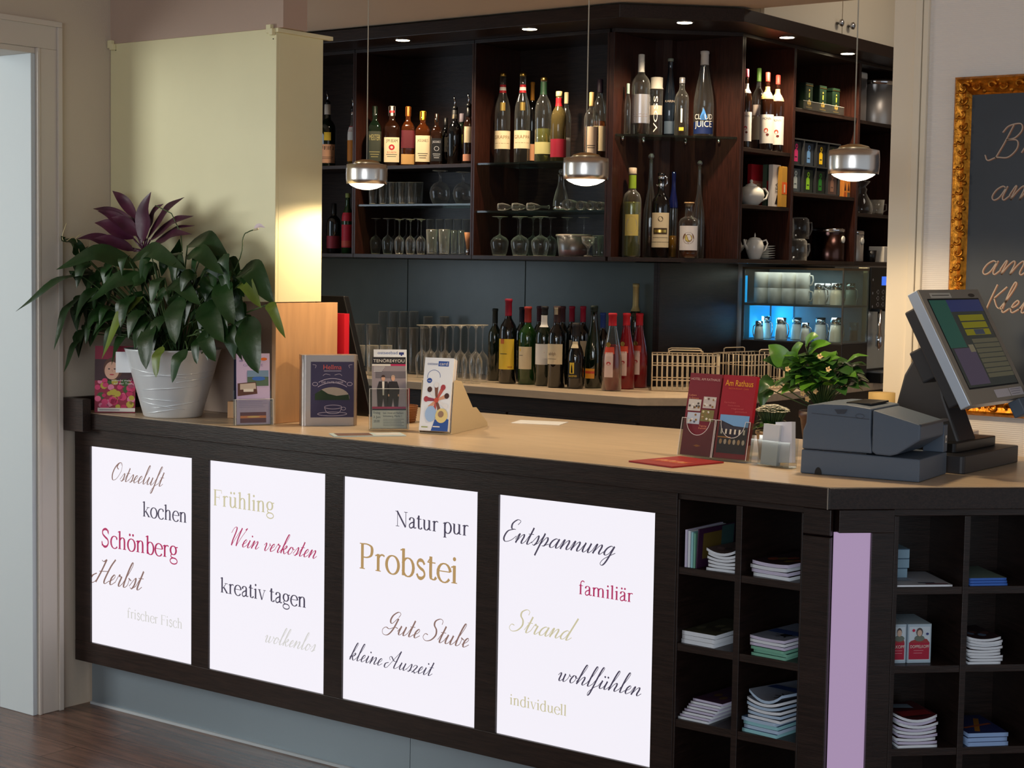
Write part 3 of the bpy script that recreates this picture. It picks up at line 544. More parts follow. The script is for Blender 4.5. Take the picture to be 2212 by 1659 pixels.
# ================================================================== PENDANT LAMPS
LENS = mat('pendant_lens', (255, 240, 212), .3, emit=7)
for i, (px, pb, pt) in enumerate(((792, 412, 352), (1265, 397, 333), (1843, 387, 315))):
    p = ay(px, pb, 3.75); z0 = 1.618
    t = thing('pendant_lamp', ['brushed aluminium pendant lamp hanging beside the cream pillar', 'brushed aluminium pendant lamp hanging in the middle over the counter', 'brushed aluminium pendant lamp hanging beside the cream door post'][i], 'lamp', (p.x, 3.75, z0), 0, 'three aluminium pendant lamps')
    MB().lathe([(.0535, .0155), (.0592, .015)], ALU, 64).lathe([(.0592, .015), (.0605, .028), (.0610, .042), (.0607, .056), (.0594, .071)], ALU, 64).lathe([(.0594, .071), (.0575, .0716), (.030, .0768)], ALU, 64).build('shade', t)
    MB().lathe([(.040, .0745), (.034, .081), (.016, .086), (.0, .0865)], mat('pendant_cap_brass', (214, 190, 150), .3, 1), 24).build('cap', t)
    MB().lathe([(.053, .0165), (.045, .010), (.030, .003), (.012, -.001), (0, -.0015)], LENS, 32).build('lens', t)
    MB().tube([(0, 0, .085), (0, 0, 2.42-z0)], .0016, C(190, 180, 160), 6).build('cable', t)
    MB().lathe([(.04, 2.39-z0), (.04, 2.42-z0)], ALU, 24).build('ceiling_rose', t)
    l = bpy.data.lights.new('pendant_bulb', 'SPOT'); l.energy = 11; l.color = (1, .76, .47); l.shadow_soft_size = .04; l.spot_size = math.radians(165); l.spot_blend = .3
    lo = bpy.data.objects.new('pendant_bulb', l); COL.objects.link(lo); lo.parent = t; lo.location = (0, 0, -.02)

# ================================================================== BLACKBOARD
t = thing('framed_blackboard', 'blackboard in an ornate gilded frame with chalk writing on the wall behind the till', 'blackboard', (-1.809, 4.3245, 0))
zt, zb, WB = 1.914, 1.03, .75
GILT = mat('antique_gilt', (186, 118, 36), .34, .9, bump=.5, bscale=90, vary=.45, vscale=60)
fr = MB(); fw_ = .050
def rail(L, M):
    prof = [(0, 0), (0, -.012), (.006, -.020), (.012, -.022), (.024, -.016), (.036, -.022), (.043, -.014), (.050, -.008), (.050, 0)]
    for (a, b), (c, e_) in zip(prof, prof[1:]):
        fr.add([(a, b, a), (a, b, L-a), (c, e_, L-c), (c, e_, c)], [(0, 1, 2, 3)], GILT, False, M)
rail(zt-zb, Matrix.Translation((0, 0, zb)))
rail(zt-zb, Matrix.Translation((WB, 0, zb)) @ Matrix.Scale(-1, 4, (1, 0, 0)))
R90 = Matrix(((0, 0, 1, 0), (0, 1, 0, 0), (-1, 0, 0, 0), (0, 0, 0, 1)))
rail(WB, Matrix.Translation((0, 0, zt)) @ R90)
rail(WB, Matrix.Translation((0, 0, zb)) @ Matrix(((0, 0, 1, 0), (0, 1, 0, 0), (1, 0, 0, 0), (0, 0, 0, 1))))
fr.build('gilded_frame', t)
orn = MB(); rnd = random.Random(3)
def scroll(x, z, r, a, m=1):
    pts = [(x+r*(1-s*.75)*math.cos(a+m*s*4.6), -.019-.004*math.sin(s*3), z+r*(1-s*.75)*math.sin(a+m*s*4.6)) for s in [i/11 for i in range(12)]]
    orn.tube(pts, [r*.34*(1-.55*i/11) for i in range(12)], GILT, 6)
n_ = 26
for i in range(n_):
    z = zb+.03+(zt-zb-.06)*i/(n_-1); scroll(.026, z, .013, (i % 2)*PI+.6, 1 if i % 2 else -1); orn.ball((.010+.028*(i % 2), -.018, z+.017), .0065, GILT, 6)
for i in range(20):
    x = .03+(WB-.06)*i/19; scroll(x, zt-.026, .013, (i % 2)*PI, 1); scroll(x, zb+.026, .013, (i % 2)*PI, 1); orn.ball((x+.017, -.018, zt-.012-.026*(i % 2)), .0065, GILT, 6)
orn.build('carved_ornament', t)
bd = MB().box((.044, -.010, zb+.044), (WB-.044, 0, zt-.044), mat('slate_blackboard', (66, 72, 80), .6, vary=.12, vscale=4))
dc = Decal(bd, flat(-.010, .0006)); CH = mat('chalk', (196, 176, 158), .9); CHB = mat('brown_chalk', (150, 104, 80), .9)
def chalk(s, px, py, k, wd=.0028):
    p = ay(px, py, 4.314); x = p.x+1.809
    for c in s:
        for st in SCRIPT[c][1]:
            if st[0] == 'dot': dc.disc(x+k*(st[1][0]+.3*st[1][1]), p.z+k*st[1][1], wd, wd, CH); continue
            P = [Vector((x+k*(a+.30*b), p.z+k*b)) for a, b in smooth(st, 6)]
            dc.stroke([q+Vector((.0022, -.0014)) for q in P], wd, CHB, 1); dc.stroke(P, wd, CH, 2)
        x += SCRIPT[c][0]*k
chalk('B', 2146, 342, .118); chalk('r', 2203, 340, .15); chalk('am', 2136, 432, .118); chalk('am', 2116, 592, .118); chalk('K', 2126, 670, .092); chalk('lein', 2156, 674, .105)
bd.build('blackboard_panel', t)
# ================================================================== BOTTLES
PROF = {
 'bordeaux': ([(.86, 0), (1, .012), (1, .60), (.97, .645), (.85, .69), (.58, .735), (.40, .77), (.36, .80), (.35, .965), (.40, .97), (.40, 1)], .80),
 'hock': ([(.86, 0), (1, .012), (1, .38), (.96, .45), (.80, .57), (.58, .70), (.44, .80), (.38, .86), (.37, .965), (.41, .97), (.41, 1)], .80),
 'spirit': ([(.86, 0), (1, .015), (1, .60), (.96, .66), (.80, .72), (.52, .77), (.42, .80), (.38, .83), (.37, 1)], .84),
 'round': ([(.86, 0), (1, .02), (1, .58), (.97, .64), (.86, .69), (.62, .73), (.44, .75), (.34, .78), (.32, .82), (.31, 1)], .80),
 'square': ([(.92, 0), (1, .015), (1, .62), (.95, .66), (.70, .72), (.42, .76), (.37, .80), (.36, 1)], .84),
 'slim': ([(.86, 0), (1, .012), (1, .56), (.94, .63), (.74, .70), (.52, .76), (.42, .82), (.40, .86), (.40, 1)], .93),
 'cyl': ([(.96, 0), (1, .01), (1, .80), (.98, .82), (.90, .825), (.90, 1)], .80),
 'flask': ([(.90, 0), (1, .02), (1, .60), (.96, .66), (.80, .71), (.50, .74), (.40, .755), (.38, .92), (.40, .93), (.40, 1)], .93),
 'swan': ([(.86, 0), (1, .015), (1, .38), (.92, .46), (.66, .56), (.40, .66), (.28, .78), (.24, .90), (.24, .94)], .93),
 'stubby': ([(.88, 0), (1, .02), (1, .46), (.94, .54), (.70, .63), (.50, .68), (.46, .74), (.44, .93), (.48, .94), (.48, 1)], .80),
}
DKG = mat('dark_bottle_green_glass', (14, 26, 16), .05, spec=.8, coat=.5)
BLKG = mat('black_bottle_glass', (8, 8, 10), .06, spec=.8, coat=.5)
BRNG = mat('dark_brown_bottle_glass', (34, 16, 8), .05, spec=.8, coat=.5)
GRNG = mat('green_bottle_glass', (26, 58, 20), .05, spec=.7, coat=.4)
BLUG = mat('deep_blue_bottle_glass', (16, 26, 78), .06, spec=.7, coat=.4)
AMB = mat('amber_spirit', (150, 74, 16), .08, trans=.55, coat=.3); HON = mat('honey_liquor', (206, 140, 30), .08, trans=.45, coat=.3)
PAL = mat('pale_yellow_spirit', (196, 190, 96), .08, trans=.75); RUBY = mat('ruby_liqueur', (150, 12, 30), .10, trans=.35, coat=.4)
def bottle(name, label, px, ptop, pw, pl, zb, kind, glass, cap=None, liq=None, labs=(), off=0, group=None, sq=None, pbase=None, capz=None, stop=None, cat='bottle', spout=False, deco=None):
    ptmid = ptop+60
    c = az(px, pbase, zb) if pbase else on(pl, px, ptmid)
    if pbase: pl = ('y', c.y)
    ctop = on(pl, px, ptop); h = ctop.z-zb; R = pw/2*depth(ctop)/FPX
    t = thing(name, label, cat, (ctop.x, ctop.y, zb), face_to((ctop.x, ctop.y, zb), off), group)
    pr, cz = PROF[kind]; cz = capz or cz
    P = [(a*R, b*h) for a, b in pr]
    if kind == 'swan': P = [(max(a*R, .004), b*h) for a, b in pr]
    clear = glass in (BGLASS,) or glass.name.startswith('clear') or glass.name.startswith('tinted')
    body = MB().lathe([(0, .004)]+P if clear else [(0, 0)]+P, glass, 28, sq=sq)
    if deco: deco(Decal(body, wrap(R*1.004, sq)), R, h)
    body.build('glass_body', t)
    if liq:
        m, lv = liq; q = [(a*R*.93-.0006, max(.004, b*h)) for a, b in pr if b < lv]
        ra = np.interp(lv, [b for a, b in pr], [a for a, b in pr]); q.append((ra*R*.93-.0006, lv*h)); MB().lathe([(0, .004)]+q, m, 24, sq=sq).build('liquid', t)
    if cap:
        ra = lambda z: max(.0045, float(np.interp(z, [b for a, b in pr], [a for a, b in pr]))*R)
        zz = [cz, cz+.01]+[b for a, b in pr if cz+.015 < b < .99]+[1]
        MB().lathe([(ra(cz)+.0006, cz*h)]+[(ra(z)+.0012, z*h) for z in zz]+[(ra(1)*.8, h+.0015), (0, h+.0018)], cap, 20).build('cap', t)
    if stop == 'ball': MB().ball((0, 0, h*.97), max(.009, R*.42), CHROME if glass is not BGLASS else mat('clear_glass_ball', (235, 235, 235), .03, trans=.9), 12).build('ball_stopper', t)
    if stop == 'cork': MB().lathe([(R*.36, .93*h), (R*.36, .985*h), (R*.50, .985*h), (R*.50, 1.01*h), (0, 1.012*h)], CORK, 20).build('cork_stopper', t)
    if stop == 'clip':
        MB().lathe([(.013, .80*h), (.014, .86*h), (.012, .92*h), (.015, .94*h), (.013, .99*h), (0, h)], CHROME, 16).build('clip_stopper', t)
        MB().tube([(.015, -.004, .84*h), (.024, -.004, .88*h), (.022, -.004, .95*h), (.010, -.004, .97*h)], .003, CHROME).tube([(-.015, -.004, .84*h), (-.019, -.004, .87*h)], .003, CHROME).build('clip_lever', t)
    if spout: MB().lathe([(.0125, h), (.0125, h+.012), (.008, h+.016), (.006, h+.02)], BLACK, 14).tube([(0, 0, h+.018), (0, 0, h+.035), (-.006, -.004, h+.062)], [.0045, .004, .0028], CHROME).build('pour_spout', t)
    for L in labs:
        # (z0,z1 fractions, half angle deg, colour, decoration, radius fraction)
        z0, z1, ha, m = L[:4]; fn = L[4] if len(L) > 4 else None; co_ = L[5] if len(L) > 5 else 0
        zm = (z0+z1)/2; ua = math.radians(ha); rf = float(np.interp(zm, [b for a, b in pr], [a for a, b in pr]))*R+.0008
        lb = MB(); fp = wrap_prof(pr, R, h) if not sq else None; cc = math.radians(co_)
        if sq: fq = wrap(rf, sq, .0003, -PI/2+cc); dc = Decal(lb, fq)
        else: dc = Decal(lb, lambda u, v, t: fp(u/rf+cc, v, t))
        u = ua*rf
        zc_ = [z0]+[b for a, b in pr if z0 < b < z1]+[z1]
        for za_, zb_ in zip(zc_, zc_[1:]): dc.grid(-u, za_*h, u, zb_*h, m, 1, 12)
        if fn: fn(dc, u, z0*h, z1*h)
        lb.build('neck_label' if zm > .7 else 'front_label', t)
    return t
TXTK = C(34, 26, 24)
def ldeco(title=None, col=TXTK, n=3, tz=.7, ts=.2, rose=None, wd=1.5):
    def f(dc, u, a, b):
        H = b-a
        if title: dc.text(title, 0, a+H*tz, H*ts, col, 2, 'c', u*wd)
        if rose: dc.disc(0, a+H*.48, H*.15, H*.15, rose, 2, 14)
        for i in range(n): dc.grid(-u*(.7-.1*i), a+H*(.30-.08*i), u*(.7-.1*i), a+H*(.30-.08*i)+H*.022, col, 2, 6)
    return f
def band(*bs):
    def f(dc, u, a, b):
        for z0, z1, m in bs: dc.grid(-u, a+(b-a)*z0, u, a+(b-a)*z1, m, 2, 10)
    return f
CRL = C(226, 206, 168); WHL = C(232, 226, 216); PCH = C(226, 170, 132); REDL = C(176, 24, 34); YLL = C(232, 196, 60); GRL = C(44, 92, 44)
FR_, BK_ = ('y', 5.90), ('y', 5.99)
z1 = ZA+.0005; zu = 1.8435; zl = ZB1+.0005
gW = 'whisky and liqueur bottles on the upper bar shelf'
bottle('liqueur_bottle', 'dark green bottle with a large peach label, close behind the cream pillar', 708, 226, 36, FR_, zu, 'square', DKG, C(228, 216, 200), labs=[(.06, .36, 60, PCH, ldeco('FEIN', TXTK, 2)), (.42, .55, 24, YLL)], spout=True, group=gW)
bottle('spirit_bottle', 'slim clear bottle with orange and white label and thin pourer by the left divider', 763, 240, 24, ('y', 5.87), zu, 'slim', BGLASS, CHROME, (HON, .3), labs=[(.08, .72, 70, WHL, band((.0, .6, C(214, 128, 30)), (.85, 1, REDL)))], spout=True, group=gW)
bottle('liqueur_bottle', 'squat dark bottle with a crimson label on the lowest shelf beside the pillar', 722, 440, 32, FR_, zl, 'round', BLKG, BLACK, labs=[(.10, .35, 70, C(120, 14, 34))])
bottle('absinthe_bottle', 'slim red-labelled bottle with a green neck on the lowest shelf beside the pillar', 752, 418, 26, FR_, zl, 'slim', GRNG, C(150, 160, 90), labs=[(.10, .48, 80, C(196, 26, 50), band((.05, .3, C(206, 80, 60)))), (.54, .68, 80, C(200, 30, 50))])
bottle('herbal_liqueur_bottle', 'dark green square bottle with a dim label, leftmost of the whisky row', 810, 230, 28, ('y', 5.84), z1, 'square', DKG, C(36, 44, 34), labs=[(.08, .58, 55, C(48, 52, 40), ldeco('MEISTER', C(150, 140, 90), 3))], sq=6, group=gW)
bottle('bourbon_bottle', 'square bourbon bottle with white cap and cream label bearing a red rosette', 847, 230, 36, FR_, z1, 'square', BRNG, WHL, labs=[(.07, .48, 46, CRL, lambda dc, u, a, b: ldeco('JIM BEAM', TXTK, 2, .80, .13, None, 1.5)(dc, u, a, b) or dc.disc(0, a+(b-a)*.60, u*.42, u*.42, REDL, 2, 12).disc(0, a+(b-a)*.60, u*.2, u*.2, C(240, 190, 180), 3, 10).text('BOURBON', 0, a+(b-a)*.36, (b-a)*.08, REDL, 2, 'c', u*1.2)), (.89, .93, 40, REDL)], sq=5, group=gW)
bottle('whisky_bottle', 'square whisky bottle with amber capsule and slanted dark red label', 882, 231, 29, FR_, z1, 'square', mat('clear_amber_bottle', (96, 46, 18), .05, trans=.6, coat=.4), C(206, 120, 40), labs=[(.30, .60, 50, C(92, 26, 34), lambda dc, u, a, b: dc.polyg([(-u, a), (u, a+(b-a)*.3), (u, a+(b-a)*.75), (-u, a+(b-a)*.45)], C(150, 54, 60), 2)), (.03, .20, 50, C(196, 150, 90))], sq=6, group=gW)
bottle('whiskey_bottle', 'square whiskey bottle with yellow cap and full cream label', 914, 241, 33, FR_, z1, 'square', mat('clear_amber_bottle', (96, 46, 18), .05), C(226, 188, 40), labs=[(.07, .55, 46, CRL, ldeco("JACK DANIEL'S", TXTK, 3, .76, .11))], sq=6, group=gW)
bottle('whiskey_bottle', 'square black-labelled whiskey bottle right of the yellow-capped one', 944, 246, 25, FR_, z1, 'square', BRNG, BLACK, labs=[(.08, .52, 46, C(18, 18, 22), lambda dc, u, a, b: ldeco("JACK DANIEL'S", C(196, 196, 200), 3, .80, .10)(dc, u, a, b) or dc.ring(0, a+(b-a)*.55, u*.45, u*.45, u*.09, C(190, 190, 196), 2))], sq=6, group=gW)
bottle('whisky_bottle', 'dark bottle with a tall cream label turned to the side, behind the black-labelled whiskey', 963, 255, 24, ('y', 5.985), z1, 'spirit', BLKG, BLACK, labs=[(.30, .60, 40, CRL, ldeco('', TXTK, 3))], off=.5, group=gW)
bottle('sherry_bottle', 'dark bottle with a cream neck ring and tall chrome pourer in the whisky row', 983, 238, 32, FR_, z1, 'spirit', BLKG, C(16, 16, 18), labs=[(.84, .92, 85, CRL)], spout=True, group=gW)
bottle('herbal_bottle', 'bottle with a yellow-green label squeezed between two pourer bottles', 998, 246, 26, ('y', 5.985), z1, 'spirit', DKG, C(120, 110, 120), labs=[(.34, .60, 60, C(150, 160, 40)), (.04, .2, 60, CRL)], group=gW)
bottle('spirit_bottle', 'bottle with a pointed cream label and pourer at the right end of the whisky row', 1013, 232, 26, FR_, z1, 'spirit', BRNG, BLACK, labs=[(.38, .66, 45, CRL), (.06, .18, 60, C(214, 150, 120))], spout=True, group=gW)
gG = 'grappa and spirit bottles on the glass shelf'
gold3 = lambda dc, R, h: dc.grid(-R*.34, h*.58, R*.34, h*.67, GOLD, 1, 4)
for i, x in enumerate((1087, 1130)):
    bottle('grappa_bottle', ['left one of two tall clear grappa bottles with gold caps and cream labels', 'right one of two tall clear grappa bottles with gold caps and cream labels'][i], x, 158, 34, FR_, z1, 'slim', BGLASS, GOLD, None, [(.16, .36, 85, CRL, ldeco('GRAPPA', C(150, 120, 80), 1, .55, .2)), (.78, .87, 60, REDL, band((.3, .7, WHL)))], capz=.965, group=gG, deco=gold3)
bottle('wine_bottle', 'dark bottle with an orange-gold capsule half hidden behind the second grappa bottle', 1151, 178, 22, ('y', 6.02), z1, 'bordeaux', BLKG, C(196, 130, 40), labs=[(.05, .25, 60, C(200, 140, 100))], capz=.78, group=gG)
bottle('spirit_bottle', 'clear bottle with gold cap and dark green neck next to the red-necked bottle', 1175, 168, 36, ('y', 5.91), z1, 'spirit', BGLASS, GOLD, (PAL, .4), [(.10, .24, 70, C(190, 180, 120)), (.80, .95, 175, C(26, 56, 34))], capz=.965, group=gG)
bottle('spirit_bottle', 'bottle with a bright red neck band and a dark red label', 1208, 198, 34, ('y', 5.87), z1, 'spirit', mat('tinted_olive_bottle', (120, 104, 62), .06, trans=.6), C(206, 180, 120), labs=[(.79, .91, 175, REDL), (.06, .32, 75, C(150, 20, 44))], capz=.93, group=gG)
bottle('spirit_bottle', 'clear bottle with a white label just behind the red-necked bottle', 1224, 200, 22, ('y', 5.985), z1, 'spirit', BGLASS, C(206, 190, 150), labs=[(.08, .36, 60, WHL)], group=gG)
bottle('brandy_bottle', 'amber bottle with a tall oval pale label behind the middle pendant lamp', 1279, 200, 32, FR_, z1, 'round', BGLASS, C(206, 170, 110), (AMB, .5), [(.10, .50, 46, C(226, 200, 170), ldeco('', TXTK, 2))], group=gG)
bottle('brandy_bottle', 'dark purple capped bottle at the right end of the third unit glass shelf', 1297, 172, 30, ('y', 6.01), z1, 'spirit', BGLASS, C(44, 30, 44), (AMB, .5), [(.14, .44, 60, CRL)], group=gG)
# angled corner unit: diagonal planes x - y = const
dg = lambda k: ('d', -9.677-k)
zg = 1.9395; gC = 'clear bottles on the glass shelf of the corner unit'
SILV = mat('silver_label', (206, 204, 208), .25, .8)
bottle('water_bottle', 'round-shouldered clear bottle with a big silver label and white neck', 1386, 118, 40, dg(.07), zg, 'round', BGLASS, WHL, None, [(.14, .50, 88, SILV, ldeco('', C(120, 110, 110), 2)), (.78, .90, 88, WHL)], capz=.90, group=gC)
bottle('spirit_bottle', 'thin clear bottle with a pale green cap behind the silver-labelled bottle', 1357, 181, 14, dg(.05), zg, 'slim', BGLASS, C(170, 196, 180), group=gC, capz=.80)
bottle('water_bottle', 'straight cylindrical clear bottle with a grey cap and upright lettering', 1419, 168, 28, dg(.14), zg, 'cyl', BGLASS, C(186, 180, 168), None, [(.36, .52, 60, C(186, 168, 146))], group=gC,
       deco=lambda dc, R, h: [dc.text('VOSS', .0055, h*.06, R*.62, WHL, 3, 'l', h*.62, PI/2)])
bottle('water_bottle', 'tall dark bluish bottle with faint lettering between two clear bottles', 1449, 127, 28, dg(.19), zg, 'hock', mat('tinted_blue_black_bottle', (22, 30, 40), .05, spec=.8, coat=.5), C(150, 156, 140), None, [(.04, .20, 50, C(70, 84, 100))], group=gC, capz=.965,
       deco=lambda dc, R, h: [dc.text('KARIN', 0, h*.44, R*.35, C(190, 170, 150), 2, 'c', R*1.5)])
bottle('spirit_bottle', 'small clear bottle with a silver cap and pinkish neck', 1474, 168, 31, dg(.06), zg, 'spirit', BGLASS, SILV, None, [(.08, .14, 18, C(214, 186, 60)), (.22, .46, 7, C(210, 206, 200))], group=gC, capz=.90)
bottle('water_bottle', 'tall tapering clear bottle with a white cap and blue printed lettering', 1523, 111, 44, dg(.10), zg, 'hock', BGLASS, C(222, 214, 206), None, (), group=gC, capz=.84,
       deco=lambda dc, R, h: [dc.grid(-R*1.2, h*.03, R*1.2, h*.17, C(20, 40, 92), 1, 10), dc.text('CL  UD', 0, h*.20, h*.062, WHL, 3, 'c', R*1.9), dc.text('JUICE', 0, h*.11, h*.075, WHL, 3, 'c', R*1.8), dc.polyg([(-R*.30, h*.19), (R*.30, h*.19), (R*.34, h*.23), (0, h*.33), (-R*.34, h*.23)], C(70, 140, 220), 2)])
gD = 'bottles on the bottom board of the corner unit'
bottle('spirit_bottle', 'tall clear bottle with a yellow-green neck and round medallion label', 1367, 363, 40, dg(.05), zl, 'flask', thin('clear_greenish_bottle', (232, 240, 206), .08, .8, 1.8), C(196, 176, 150), (PAL, .62), [(.24, .48, 44, C(196, 176, 96), lambda dc, u, a, b: dc.disc(0, (a+b)/2, u*.8, (b-a)*.4, C(176, 160, 120), 2)), (.77, .92, 170, C(140, 166, 40))], group=gD)
bottle('spirit_bottle', 'very tall clear bottle with thin neck and round stopper, left of the black bottle', 1407, 331, 30, dg(.17), zl, 'swan', BGLASS, stop='ball', group=gD)
bottle('sparkling_wine_bottle', 'black bottle with a chrome clip stopper and a large cream rectangular label', 1429, 374, 40, dg(.06), zl, 'bordeaux', BLKG, None, None, [(.12, .53, 62, CRL, lambda dc, u, a, b: dc.disc(0, a+(b-a)*.82, u*.26, u*.26, C(90, 74, 50), 2, 16).grid(-u*.72, a+(b-a)*.38, u*.72, a+(b-a)*.56, C(70, 50, 24), 2, 8).grid(-u*.6, a+(b-a)*.43, u*.6, a+(b-a)*.51, GOLD, 3, 8).grid(-u, a+(b-a)*.15, u, a+(b-a)*.16, TXTK, 2, 8).grid(-u*.8, a+(b-a)*.28, u*.8, a+(b-a)*.29, TXTK, 2, 8))], stop='clip', group=gD)
bottle('liqueur_bottle', 'narrow bottle with a deep blue neck and yellow liqueur behind the black bottle', 1456, 372, 20, dg(.16), zl, 'slim', BGLASS, BLUG, (HON, .26), (), capz=.58, group=gD)
bottle('spirit_bottle', 'stout clear bottle with a cork and a white oval label with gold medallion', 1489, 438, 44, dg(.045), zl, 'flask', BGLASS, None, (AMB, .16), [(.14, .58, 58, C(232, 226, 226), lambda dc, u, a, b: dc.disc(0, (a+b)/2, u*.55, u*.55, C(120, 76, 30), 2).disc(0, (a+b)/2, u*.36, u*.36, GOLD, 3))], stop='cork', group=gD)
bottle('spirit_bottle', 'tall clear bottle with a long thin neck and ball stopper behind the corked bottle', 1512, 346, 26, dg(.125), zl, 'swan', BGLASS, stop='ball', group=gD)
# right wing: syrups
XR1 = ('x', -3.60); zs1 = 1.9005; gS = 'syrup bottles in the right wing'
SYR = lambda c: (.09, .46, 80, WHL, lambda dc, u, a, b: dc.text('MONIN', 0, a+(b-a)*.82, (b-a)*.08, TXTK, 2, 'c', u*.9).disc(-u*.05, a+(b-a)*.45, u*.22, u*.24, c, 2, 12).disc(u*.10, a+(b-a)*.30, u*.16, u*.14, C(110, 40, 30), 2, 10))
RCAP = C(206, 60, 48)
bottle('syrup_bottle', 'syrup bottle with a pink and white cap half hidden by the corner unit', 1614, 150, 24, ('x', -3.55), zs1, 'round', BRNG, C(216, 90, 110), None, [SYR(C(190, 60, 70)), (.70, .82, 80, WHL)], group=gS, capz=.90)
bottle('syrup_bottle', 'clear bottle with a green cap and pale label among the syrups', 1640, 148, 29, ('x', -3.605), zs1, 'round', BGLASS, C(70, 104, 40), (mat('dark_syrup', (40, 20, 16), .1), .4), [(.14, .42, 70, C(220, 206, 170)), (.43, .56, 80, C(190, 176, 168))], group=gS, capz=.84)
for i, x in enumerate((1660, 1684)): bottle('syrup_bottle', ['syrup bottle with a red and white cap right beside the green-capped bottle', 'rightmost syrup bottle with a red and white cap'][i], x-1-2*i, 157+6*i, 29, ('x', -3.538), zs1, 'round', BRNG, RCAP, None, [SYR(C(206, 72, 40)), (.66, .82, 85, [C(236, 196, 120), C(222, 170, 130)][i], band((.45, .55, WHL))), (.885, .93, 170, WHL)], group=gS, capz=.88)
# bottles on the back worktop
zb9 = .9005; gB = 'wine bottles on the back worktop'
WC = lambda a, b: a
bottle('wine_bottle', 'slim dark green wine bottle at the left end of the row, no label', 1070, 667, 29, None, zb9, 'bordeaux', DKG, C(22, 30, 24), pbase=822, group=gB)
bottle('wine_bottle', 'tallest wine bottle with a crimson capsule and large yellow label', 1099, 646, 38, None, zb9, 'bordeaux', BLKG, C(150, 14, 44), None, [(.17, .53, 62, YLL, lambda dc, u, a, b: dc.grid(-u*.55, a+(b-a)*.84, -u*.1, a+(b-a), C(206, 110, 40), 2, 3).grid(-u*.6, a+(b-a)*.5, u*.2, a+(b-a)*.52, TXTK, 2, 5).grid(u*.3, a+(b-a)*.06, u*.8, a+(b-a)*.1, C(190, 130, 40), 2, 3))], off=-.35, pbase=828, group=gB)
bottle('wine_bottle', 'green wine bottle with a brick red capsule and small cream label', 1141, 663, 40, None, zb9, 'bordeaux', GRNG, C(156, 44, 36), None, [(.20, .49, 46, CRL, lambda dc, u, a, b: dc.grid(-u*.75, a+(b-a)*.8, -u*.55, a+(b-a)*.92, YLL, 2, 2).grid(-u*.8, a+(b-a)*.6, -u*.2, a+(b-a)*.62, TXTK, 2, 3))], off=-.35, pbase=830, group=gB)
bottle('wine_bottle', 'dark wine bottle with a white neck label and a white and red slanted label', 1177, 662, 38, None, zb9, 'bordeaux', DKG, C(26, 24, 26), None, [(.27, .53, 56, WHL, lambda dc, u, a, b: dc.polyg([(-u*.8, a), (u*.98, a), (u*.98, a+(b-a)*.95), (u*.3, a+(b-a)*.6)], C(196, 26, 34), 2)), (.74, .89, 70, WHL)], off=-.3, pbase=833, capz=.90, group=gB)
bottle('wine_bottle', 'dark wine bottle with a square cream label and a cork-coloured strip at the neck', 1204, 662, 38, None, zb9, 'bordeaux', BLKG, C(60, 34, 30), None, [(.29, .54, 60, CRL, lambda dc, u, a, b: dc.text('adolph', -u*.2, a+(b-a)*.45, (b-a)*.16, C(120, 90, 70), 2, 'c', u*.9).grid(-u*.8, a+(b-a)*.25, u*.3, a+(b-a)*.27, C(150, 120, 90), 2, 5)), (.90, .99, 30, CRL)], off=-.35, pbase=837, group=gB)
bottle('sherry_bottle', 'short dark bottle with a small yellow picture label above lettering', 1245, 698, 36, None, zb9, 'stubby', BLKG, C(30, 24, 24), None, [(.16, .40, 46, C(16, 16, 16), lambda dc, u, a, b: dc.grid(-u*.62, a+(b-a)*.3, u*.1, a+(b-a)*1.0, YLL, 2, 4).polyg([(-u*.42, a+(b-a)*.34), (-u*.1, a+(b-a)*.34), (-u*.18, a+(b-a)*.75), (-u*.26, a+(b-a)*.92), (-u*.34, a+(b-a)*.75)], BLACK, 3).text('SANDEMAN', -u*.15, a+(b-a)*.08, (b-a)*.14, YLL, 3, 'c', u*1.3)), (.62, .72, 40, CRL)], off=-.25, pbase=839, group=gB)
for i, (x, y) in enumerate(((1236, 662), (1260, 662))): bottle('wine_bottle', ['wine bottle with a bright crimson capsule left behind the short sherry bottle', 'wine bottle with a bright crimson capsule right behind the short sherry bottle'][i], x, y, 31, ('y', 6.05-.07*i), zb9, 'bordeaux', BLKG, C(160, 10, 44), None, [(.36, .56, 40, CRL)], off=-.4+.5*i, group=gB)
bottle('sparkling_wine_bottle', 'tall green bottle with a little orange and yellow label low on its side', 1284, 661, 38, None, zb9, 'hock', DKG, C(20, 34, 22), None, [(.12, .24, 34, C(224, 150, 40), band((.5, .75, C(206, 70, 40))))], off=-.45, pbase=838, capz=.93, group=gB)
bottle('wine_bottle', 'dark bottle with a blue capsule behind the red liqueur bottles', 1303, 676, 30, ('y', 5.90), zb9, 'bordeaux', BLKG, C(30, 60, 130), group=gB)
for i, (x, y) in enumerate(((1128, 664), (1166, 662), (1216, 662))): bottle('wine_bottle', ['dark wine bottle in the back row behind the yellow-labelled one', 'dark wine bottle in the back row behind the slanted-label bottle', 'dark wine bottle in the back row behind the square cream label'][i], x, y, 30, ('y', [6.0, 5.98, 5.94][i]), zb9, 'bordeaux', DKG, [C(24, 24, 44), C(60, 20, 36), C(70, 30, 34)][i], group=gB)
